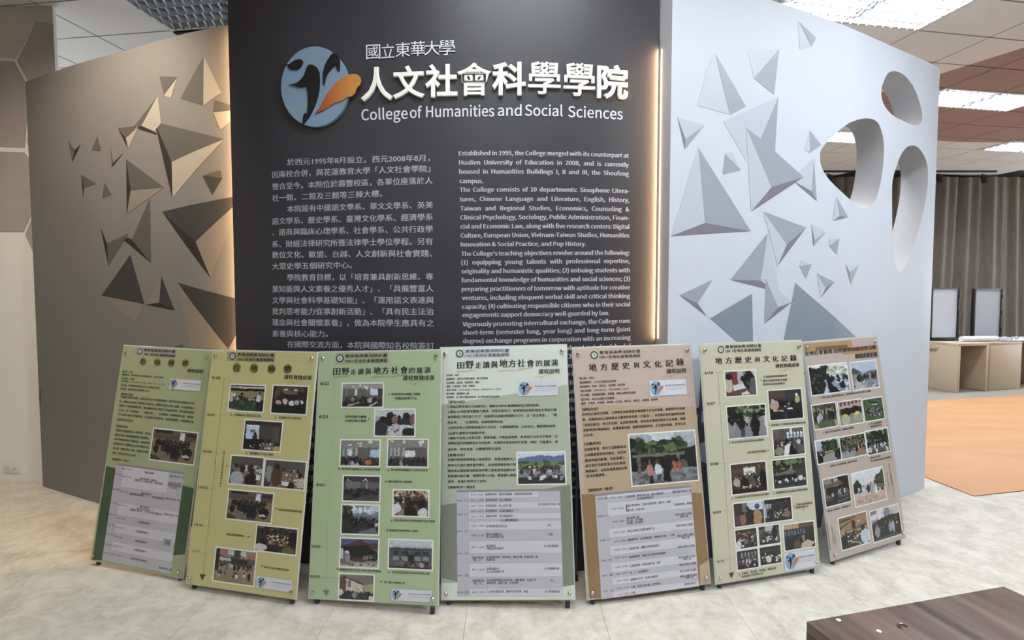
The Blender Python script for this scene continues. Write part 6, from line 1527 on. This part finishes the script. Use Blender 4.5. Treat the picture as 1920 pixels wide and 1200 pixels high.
# ================================================================== POSTER BOARDS
m_cover = bpy.data.materials.new('clear_cover_sheet'); m_cover.use_nodes = True
nt = m_cover.node_tree; nt.nodes.remove(nt.nodes['Principled BSDF']); out = nt.nodes['Material Output']
tr = nt.nodes.new('ShaderNodeBsdfTransparent'); tr.inputs[0].default_value = (.97, .975, .98, 1); gs = nt.nodes.new('ShaderNodeBsdfGlossy'); gs.inputs['Roughness'].default_value = .12
fr = nt.nodes.new('ShaderNodeFresnel'); fr.inputs[0].default_value = 1.40; ms = nt.nodes.new('ShaderNodeMixShader')
geo = nt.nodes.new('ShaderNodeNewGeometry'); one = nt.nodes.new('ShaderNodeMath'); one.operation = 'SUBTRACT'; one.inputs[0].default_value = 1.0; nt.links.new(geo.outputs['Backfacing'], one.inputs[1])
mm = nt.nodes.new('ShaderNodeMath'); mm.operation = 'MULTIPLY'; nt.links.new(fr.outputs[0], mm.inputs[0]); nt.links.new(one.outputs[0], mm.inputs[1])
nt.links.new(mm.outputs[0], ms.inputs[0]); nt.links.new(tr.outputs[0], ms.inputs[1]); nt.links.new(gs.outputs[0], ms.inputs[2]); nt.links.new(ms.outputs[0], out.inputs[0])
m_back = mat('backing_board', '#c9ccc9', .5); m_frame = mat('easel_tube_grey', '#5d626b', .35, .5); m_foot = mat('rubber_foot', '#2e3340', .6); m_chrome = mat('screw_chrome', '#c9c9c9', .18, 1.0)
m_photo = vcol_mat('printed_photo', .5)
INKS = {}
class Flat:
    """Collects flat polygons in the board plane, one mesh per name."""
    def __init__(s): s.d = {}
    def add(s, name, xy, faces, z, col):
        V, F_ = s.d.setdefault((name, col), ([], [])); b0 = len(V); V.extend([(float(p[0]), float(p[1]), z) for p in xy]); F_.extend([tuple(b0 + i for i in f) for f in faces])
    def build(s, root, M):
        for (name, col), (V, F_) in s.d.items():
            o = mesh_obj(name, V, F_, paint(col), root); o.matrix_basis = M
def clipb(x, lo, hi): return min(max(x, lo), hi)
def poster(spec, back, splay):
    x, y, r, lean, roll, w, h = spec['pos']
    e1 = Vector((math.cos(r) * math.cos(roll), math.sin(r) * math.cos(roll), math.sin(roll))); n = Vector((-math.sin(r), math.cos(r), 0))
    up = Vector((0, 0, 1)) * math.cos(lean) + n * math.sin(lean); up = (up - e1 * up.dot(e1)).normalized(); nz_ = e1.cross(up)
    MB = Matrix((e1, up, nz_)).transposed().to_4x4(); MB.translation = Vector((x, y, .03))
    root = empty('poster_board', (x + e1.x * w / 2, y + e1.y * w / 2, 0), r, spec['label'], 'poster board', 'seven poster boards leaning on easels in front of the panels')
    MR = Matrix.Translation(root.location) @ Matrix.Rotation(r, 4, 'Z'); M = MR.inverted() @ MB
    def put(o): o.matrix_basis = M; return o
    put(box('backing', -.004, -.004, -.008, w + .004, h + .006, -.003, m_back, root))
    put(box('paper_sheet', 0, 0, -.0028, w, h, 0, paint(spec['sheet']), root))
    put(box('cover_sheet', -.003, -.003, .0035, w + .003, h + .004, .0055, m_cover, root))
    bm = bmesh.new()
    for (u, v) in ((.022, .028), (w - .022, .028), (.022, h - .028), (w - .022, h - .028)):
        bm = bmesh.new(); add_tube(bm, [(u, v, .004), (u, v, .009), (u, v, .0125)], [.0085, .0085, .005], 14); put(bm_obj('screw', bm, m_chrome, root, True))
    # easel: two uprights, cross bar, two rear legs, rubber feet
    for u in (.03, w - .03):
        A = M @ Vector((u, -.0, -.022)); B = M @ Vector((u, h * .9, -.022)); A2 = Vector((A.x, A.y - .002, .026))
        tube('upright', [A2, A, B], .010, m_frame, root)
        tube('foot', [(A2.x, A2.y, 0), (A2.x, A2.y, .008), (A2.x, A2.y, .030)], [.0105, .0115, .0105], m_foot, root)
        C_ = M @ Vector((u, h * .86, -.045)); sp_ = splay[0] if u < .1 else splay[1]; D_ = Vector((C_.x + sp_[0], A.y + back + sp_[1], .026))
        tube('rear_leg', [C_, D_], .008, m_frame, root)
        tube('foot', [(D_.x, D_.y, 0), (D_.x, D_.y, .008), (D_.x, D_.y, .030)], [.0115, .0125, .0105], m_foot, root)
    for v in (.10, h * .86):
        a = M @ Vector((.03, v, -.022)); b_ = M @ Vector((w - .03, v, -.022)); tube('cross_bar', [a, b_], .008, m_frame, root)
    F = Flat(); zc = {'colour_band': .0005, 'tape_patch': .0006, 'header_plate': .0006, 'title_disc': .0012, 'flourish': .0022, 'timeline': .0010}
    nband = 0
    for it in spec['items']:
        t = it[0]
        if t == 'T':
            _, nm, s, x0, y0, x1, sz, col = it
            em = sz * (1.0 if is_cjk(s) else .95)
            xy, fc = line_geo(s, x0, y0, x1, em, None, False, 0.0, 1 if sz < .016 else 3)
            bold = .0002 if sz < .02 else (.0005 if sz < .033 else .0010)
            key = nm
            if nm in ('caption', 'date_label'):
                key = nm
                Fx = Flat(); 
                for dd in (-bold, bold): Fx.add(nm, xy + np.array([dd, 0]), fc, .0020 + (dd > 0) * .0001, col)
                Fx.build(root, M); continue
            for dd in ((-bold, 0, bold) if bold > .0009 else (-bold, bold)): F.add(nm, xy + np.array([dd, 0]), fc, .0020 + .0001 * (dd > 0) - .0001 * (dd < 0), col)
        elif t == 'V':
            _, nm, s, xc, y0, y1, sz, col = it; n_ = len(s); st = (y0 - y1) / n_; Fx = Flat()
            for i, ch in enumerate(s):
                g = min(sz, st); xy, fc = line_geo(ch, xc - g / 2, y0 - st * (i + .9), xc + g / 2, g, None, False, 0.0, 1); Fx.add(nm, xy, fc, .002, col)
            Fx.build(root, M)
        elif t == 'R':
            _, nm, x0, y0, x1, y1, col = it; F.add(nm, [(x0, y0), (x1, y0), (x1, y1), (x0, y1)], [(0, 1, 2, 3)], zc.get(nm, .0008), col)
        elif t == 'G':
            _, nm, pts, col = it; pts = [Vector((clipb(p[0], 0, w), clipb(p[1], 0, h))) for p in pts]; n_ = len(pts)
            vv, ee, ff, *_q = delaunay_2d_cdt(pts, [(i, (i + 1) % n_) for i in range(n_)], [], 1, 1e-6)
            z = zc.get(nm, .0018)
            if nm == 'colour_band': z += nband * .00025; nband += 1
            F.add(nm, vv, ff, z, col)
        elif t == 'L':
            _, nm, pts, lw, col = it
            for a, b_ in zip(pts, pts[1:]):
                a, b_ = Vector(a), Vector(b_); d_ = (b_ - a); q = Vector((-d_.y, d_.x)).normalized() * max(lw, .0008) / 2
                F.add(nm, [a - q, b_ - q, b_ + q, a + q], [(0, 1, 2, 3)], zc.get(nm, .0018), col)
        elif t in 'CE':
            if t == 'C': _, nm, cx, cy, rr, col = it; F.add(nm, [(cx + rr * math.cos(a * PI / 14), cy + rr * math.sin(a * PI / 14)) for a in range(28)], [tuple(range(28))], .0012, col)
            else:
                _, cx, cy, rr = it; Fx = Flat()
                for q, (k_, c_) in enumerate(((1.0, '#23332f'), (.72, '#cfd0c4'))):
                    Fx.add('seal_emblem' if q == 0 else 'seal_centre', [(cx + rr * k_ * math.cos(a * PI / 14), cy + rr * k_ * math.sin(a * PI / 14)) for a in range(28)], [tuple(range(28))], .0012 + q * .0003, c_)
                xy, fc = line_geo('2', cx - rr * .25, cy - rr * .3, cx + rr * .25, rr * .9, None, True, 0.0, 2); Fx.add('seal_mark', xy, fc, .0019, '#3a4a44')
                Fx.build(root, M)
        elif t == 'P':
            _, kind, x0, y0, x1, y1 = it
            f_ = .0065; ph = put(mesh_obj('photo', *photo_grid(kind, x0, y0, x1, y1, .0013), m_photo, root)); set_photo_colour(ph, kind)
            o = mesh_obj('photo_border', [(x0 - f_, y0 - f_, .0010), (x1 + f_, y0 - f_, .0010), (x1 + f_, y1 + f_, .0010), (x0 - f_, y1 + f_, .0010)], [(0, 1, 2, 3)], paint('#f1efe8'), ph)
        elif t == 'O':
            _, x0, y0, x1, y1 = it; H_ = (y1 - y0); q = mesh_obj('logo_sticker', [(x0, y0, .0023), (x1, y0, .0023), (x1, y1, .0023), (x0, y1, .0023)], [(0, 1, 2, 3)], paint('#dbdbe3'), root); q.matrix_basis = M
            for key, col, zz in (('disc', '#8fb0cf', .0026), ('fish', '#15151a', .0029), ('body', '#15151a', .0029), ('fin', '#15151a', .0029), ('orange', '#c98150', .0030)):
                pts = [Vector((x0 + H_ * .05 + p[0] * H_ * .92, y0 + H_ * .04 + p[1] * H_ * .92)) for p in LOGO2[key]]; n_ = len(pts)
                vv, ee, ff, *_q = delaunay_2d_cdt(pts, [(i, (i + 1) % n_) for i in range(n_)], [], 1, 1e-7)
                mesh_obj('sticker_' + {'disc': 'disc', 'fish': 'fish', 'body': 'whale', 'fin': 'fin', 'orange': 'flame'}[key], [(v[0], v[1], zz) for v in vv], [tuple(f) for f in ff], paint(col), q)
            xa = x0 + (x1 - x0) * .43
            Fx = Flat(); xy, fc = line_geo('國立東華大學人文社會科學學院', xa, y0 + H_ * .58, x1 - (x1 - x0) * .03, H_ * .12, None, False, 0, 1); Fx.add('sticker_lettering', xy, fc, .0026, '#3a3038')
            for q2 in (.44, .34): 
                xy, fc = line_geo('College of Humanities and Social Sciences', xa, y0 + H_ * q2, x1 - (x1 - x0) * .05, H_ * .07, None, False, 0, 1); Fx.add('sticker_lettering', xy, fc, .0026, '#9a8f96')
            for (name, col), (V, F_) in Fx.d.items(): mesh_obj(name, V, F_, paint(col), q)
        elif t == 'A':
            _, (x0, y0, x1, y1), rows, tx = it; W_, H_ = x1 - x0, y1 - y0
            F.add('schedule_table', [(x0, y0), (x1, y0), (x1, y1), (x0, y1)], [(0, 1, 2, 3)], .0012, '#c2bfc7')
            F.add('table_header', [(x0, y1 - H_ * rows[0]), (x1, y1 - H_ * rows[0]), (x1, y1), (x0, y1)], [(0, 1, 2, 3)], .0014, '#98929c')
            for q, (a, b_) in enumerate(zip(rows, rows[1:])):
                if q % 2 == 0:
                    F.add('table_row', [(x0 + W_ * .12, y1 - H_ * b_), (x0 + W_ * (1.0 if q % 4 else .79 + .21 * (q > 2)), y1 - H_ * b_), (x0 + W_ * (1.0 if q % 4 else .79 + .21 * (q > 2)), y1 - H_ * a), (x0 + W_ * .12, y1 - H_ * a)], [(0, 1, 2, 3)], .0014, '#d4d2da')
            for fx0, fx1, fy, s in tx:
                xy, fc = line_geo(s, x0 + W_ * fx0, y1 - H_ * fy - .005, x0 + W_ * fx1, .0125, None, False, 0.0, 1); F.add('table_text', xy, fc, .0018, '#2b272c')
    F.build(root, M)
    return root
SPLAY = {1: ((-.02, .0), (0, 0)), 5: ((0, 0), (.315, .10))}
for k_, spec in enumerate(BOARDS): poster(spec, [.22, .22, .24, .24, .20, .21, .28][k_], SPLAY.get(k_, ((0, 0), (0, 0))))

# ================================================================== RIGHT SIDE OF THE ROOM
m_mat = mat('orange_vinyl', '#c18f62', .55, noise=.09, nscale=2.2, stretch=(.5, 1.6, 1))
c13, s13 = math.cos(math.radians(13)), math.sin(math.radians(13))
A = Vector((3.209, 3.715)); TL = Vector((5.458 - 3.1, 7.068 - .72)); TR_ = Vector((10.5, 8.25)); BR = A + Vector((c13, s13)) * 7
pl = [A, BR, TR_, TL + Vector((.45, .10)), Vector((3.174, 4.3))]
pl = [A, BR, TR_, Vector((3.6, 6.64)), Vector((3.12, 4.5))]
n = len(pl); V = [(p.x, p.y, .0005) for p in pl] + [(p.x, p.y, .005) for p in pl]
o = mesh_obj('floor_mat', V, [tuple(reversed(range(n))), tuple(range(n, 2 * n))] + [(i, (i + 1) % n, (i + 1) % n + n, i + n) for i in range(n)], m_mat, None, mats=[m_mat, mat('mat_edge', '#4d382c', .8)], fm=[0, 0] + [1] * n)
tag(o, 'flat orange floor mat spreading right of the silver panel', 'mat')

# curtain
m_cur = mat('curtain_cloth', '#6f685f', .85, noise=.12, nscale=30, stretch=(1, 1, .1))
V = []; F_ = []; nx_, nzv = 420, 14
rr = random.Random(3); ph = [rr.uniform(0, 6.28) for _ in range(6)]
for j in range(nzv + 1):
    z = .02 + (CEIL - .05 - .02) * j / nzv; f = j / nzv
    for i in range(nx_ + 1):
        x = 3.2 + 8.8 * i / nx_
        xs = x + .10 * math.sin(x * 1.7 + ph[0]) * (1 - f)
        a_ = xs * 13 + 2.2 * math.sin(xs * 1.9 + ph[1]); d_ = -.07 * abs(math.sin(a_ / 2)) ** .6 + .035 * math.sin(xs * 31 + ph[2] + f) + .03 * math.sin(xs * 5.3 + ph[3])
        V.append((x, 9.62 + d_ * (1.1 - .35 * f), z))
for j in range(nzv):
    for i in range(nx_):
        a = j * (nx_ + 1) + i; F_.append((a, a + 1, a + nx_ + 2, a + nx_ + 1))
cur = empty('curtain', (7.5, 9.62, 0), 0, 'long grey brown pleated curtain across the back of the room', 'curtain')
o = mesh_obj('cloth', V, F_, m_cur, cur, True); o.matrix_parent_inverse = Matrix.Translation(-cur.location)
tr_ = empty('light_track', (6.4, 9.30, CEIL), 0, 'black ceiling track with small spotlights before the curtain', 'track light')
box('rail', -1.9, -.02, -.026, 1.78, .02, -.001, mat('track_black', '#141414', .5), tr_)
for dx_ in (-1.05, .80, 1.55):
    tube('spotlight', [(dx_, 0, -.05), (dx_, 0, -.09), (dx_, -.02, -.10), (dx_, -.05, -.20)], [.012, .012, .045, .045], mat('track_black', '#141414', .5), tr_)

# open plywood boxes used as tables
m_ply = mat('pale_plywood', '#b7a78f', .6, noise=.04, nscale=12, stretch=(1, 1, 4))
def ply_box(loc, rz, w, d_, h, label):
    t = empty('display_table', loc, rz, label, 'table', 'pale plywood tables before the curtain'); th = .04
    box('side_panel', 0, 0, 0, th, d_, h - th, m_ply, t, .002); box('side_panel', w - th, 0, 0, w, d_, h - th, m_ply, t, .002)
    box('back_panel', th, d_ - .03, 0, w - th, d_, h - th, m_ply, t, .002); box('top_panel', 0, 0, h - th, w, d_, h, m_ply, t, .002)
    return t
t1 = ply_box((6.319, 7.665, 0), math.radians(15), .575, .62, .70, 'open fronted plywood table holding the left whiteboard')
bx = box('ledge', -.03, .28, .60, 0, .42, .63, m_ply, t1)
t2 = empty('display_table', (6.92, 7.832, 0), math.radians(16), 'closed plywood table with a solid front beside the open one', 'table', 'pale plywood tables before the curtain')
box('front_panel', 0, 0, 0, .64, .04, .66, m_ply, t2, .002); box('top_panel', 0, 0, .66, .64, .66, .70, m_ply, t2, .002); box('back_panel', 0, .62, 0, .64, .66, .66, m_ply, t2, .002)
ply_box((7.66, 8.20, 0), math.radians(16), .60, .60, .70, 'plywood table cut off by the right edge of the picture')
m_wb = mat('whiteboard_white', '#c9d2e0', .3); m_wb2 = mat('whiteboard_blue_grey', '#a9b0ba', .4); m_bf = mat('board_frame_black', '#1d1d1f', .5); m_al = mat('board_edge_grey', '#74777c', .4, .6)
def whiteboard(loc, rz, w, h, m, label):
    t = empty('whiteboard', loc, rz, label, 'whiteboard')
    box('board', .02, 0, .05, w - .02, .02, h - .01, m, t)
    box('frame_side', w - .035, -.012, 0, w, .035, h, m_bf, t, .003); box('frame_side', 0, -.012, 0, .035, .035, h, m_bf, t, .003)
    box('frame_top', .035, -.008, h - .02, w - .035, .03, h, m_al, t); box('marker_tray', .035, -.05, 0, w - .035, .03, .045, m_bf, t, .003)
    for z in (.12, h * .5, h - .14): box('hinge', w - .008, -.02, z, w + .008, -.008, z + .05, m_al, t)
    return t
whiteboard((6.24, 8.12, .701), math.radians(3), .455, .79, m_wb, 'white whiteboard standing beside the edge of the silver panel')
whiteboard((7.035, 8.30, .701), math.radians(4), .475, .78, m_wb2, 'blue grey whiteboard in front of the curtain behind the paper roll')
t = empty('paper_roll', (6.87, 7.965, .742), 0, 'white paper roll lying across the plywood tables', 'paper roll')
tube('roll', [(-.29, -.02, 0), (.30, .07, .0)], [.040, .040], mat('roll_white', '#dfe2ea', .5), t, 20)
tube('core', [(.295, .069, 0), (.33, .075, 0)], .026, mat('roll_core', '#b9bcc4', .5), t, 16)
# crumpled plastic
V = []; F_ = []; rr = random.Random(5); N1, N2 = 22, 12
for j in range(N2 + 1):
    for i in range(N1 + 1): V.append((-.1 + .9 * i / N1, -.02 + .2 * j / N2, .008 + .05 * rr.random() * (0 < i < N1) * (0 < j < N2)))
for j in range(N2):
    for i in range(N1): a = j * (N1 + 1) + i; F_.append((a, a + 1, a + N1 + 2, a + N1 + 1))
o = mesh_obj('plastic_sheet', V, F_, mat('crumpled_plastic', '#a6a7ac', .25, noise=.25, nscale=14)); o.location = (7.36, 8.02, .702); o.rotation_euler = (0, 0, math.radians(12))
tag(o, 'crumpled grey plastic sheet on the right plywood table', 'sheet')

# socket on the white wall
t = empty('wall_socket', (-3.755, 4.028, .097), 0, 'white double power socket low on the white hexagon wall', 'socket')
m_sock = mat('socket_white', '#d9d5cd', .35); m_slot = mat('socket_slot', '#3a3633', .6)
box('cover_plate', -.062, -.008, -.033, .062, 0, .033, m_sock, t, .003)
for dx_ in (-.026, .026):
    box('outlet', dx_ - .017, -.010, -.014, dx_ + .017, -.0075, .014, m_sock, t, .001)
    for q in (-.006, .006): box('slot', dx_ + q - .0012, -.0108, -.003, dx_ + q + .0012, -.0098, .007, m_slot, t)
    box('slot', dx_ - .002, -.0108, -.010, dx_ + .002, -.0098, -.006, m_slot, t)

# wooden table at the lower right
m_wood = bpy.data.materials.new('dark_walnut'); m_wood.use_nodes = True
nt = m_wood.node_tree; b = nt.nodes['Principled BSDF']; tc = nt.nodes.new('ShaderNodeTexCoord'); mp = nt.nodes.new('ShaderNodeMapping'); nt.links.new(tc.outputs['Object'], mp.inputs[0])
mp.inputs['Scale'].default_value = (14, 1.0, 14); nz = nt.nodes.new('ShaderNodeTexNoise'); nz.inputs['Scale'].default_value = 1.0; nz.inputs['Detail'].default_value = 7; nz.inputs['Distortion'].default_value = .5; nt.links.new(mp.outputs[0], nz.inputs['Vector'])
cr = nt.nodes.new('ShaderNodeValToRGB'); nt.links.new(nz.outputs[0], cr.inputs[0]); cr.color_ramp.elements[0].position = .36; cr.color_ramp.elements[0].color = lin('#42332f'); cr.color_ramp.elements[1].position = .64; cr.color_ramp.elements[1].color = lin('#776157')
nt.links.new(cr.outputs[0], b.inputs['Base Color']); b.inputs['Roughness'].default_value = .38
tb = empty('wooden_table', (.818, 1.468, 0), math.atan2(1.65 - 1.468, 1.53 - .818), 'dark walnut low table with two white dots at the lower right', 'table')
W_ = math.hypot(.712, .182)
box('tabletop', 0, -.9, .47, W_, 0, .5, m_wood, tb, .0015)
box('leg', 0, -.03, 0, .03, 0, .47, m_wood, tb, .0015); box('leg', 0, -.9, 0, .03, -.87, .47, m_wood, tb, .0015); box('bottom_rail', 0, -.87, 0, .03, -.03, .04, m_wood, tb, .0015); box('side_panel', W_ - .03, -.9, 0, W_, 0, .47, m_wood, tb, .0015)
box('shelf', .03, -.88, .2, W_ - .03, -.02, .22, m_wood, tb); box('back_panel', .03, -.035, .03, W_ - .03, -.015, .47, mat('table_inner', '#191414', .6), tb)
m_dot = mat('white_dot', '#dfe3e8', .5)
for (px, py, nm) in ((.91, 1.473, 'white round sticker nearest the corner of the walnut table'), (.989, 1.423, 'white round sticker further in on the walnut table')):
    bm = bmesh.new(); add_tube(bm, [(0, 0, 0), (0, 0, .0012), (0, 0, .0016)], [.0065, .0065, .0055], 20)
    o = bm_obj('round_sticker', bm, m_dot, None, True); o.location = (px, py, .5003); tag(o, nm, 'sticker', 'round stickers on the walnut table')
bm = bmesh.new(); add_tube(bm, [(.011 * math.cos(a), .009 * math.sin(a), 0) for a in np.linspace(-.3, 4.0, 16)], .0022, 8)
o = bm_obj('metal_clip', bm, mat('clip_metal', '#8a8078', .25, .9), None, True); o.location = (1.067, 1.444, .5025); tag(o, 'small curved metal clip lying on the walnut table', 'clip')
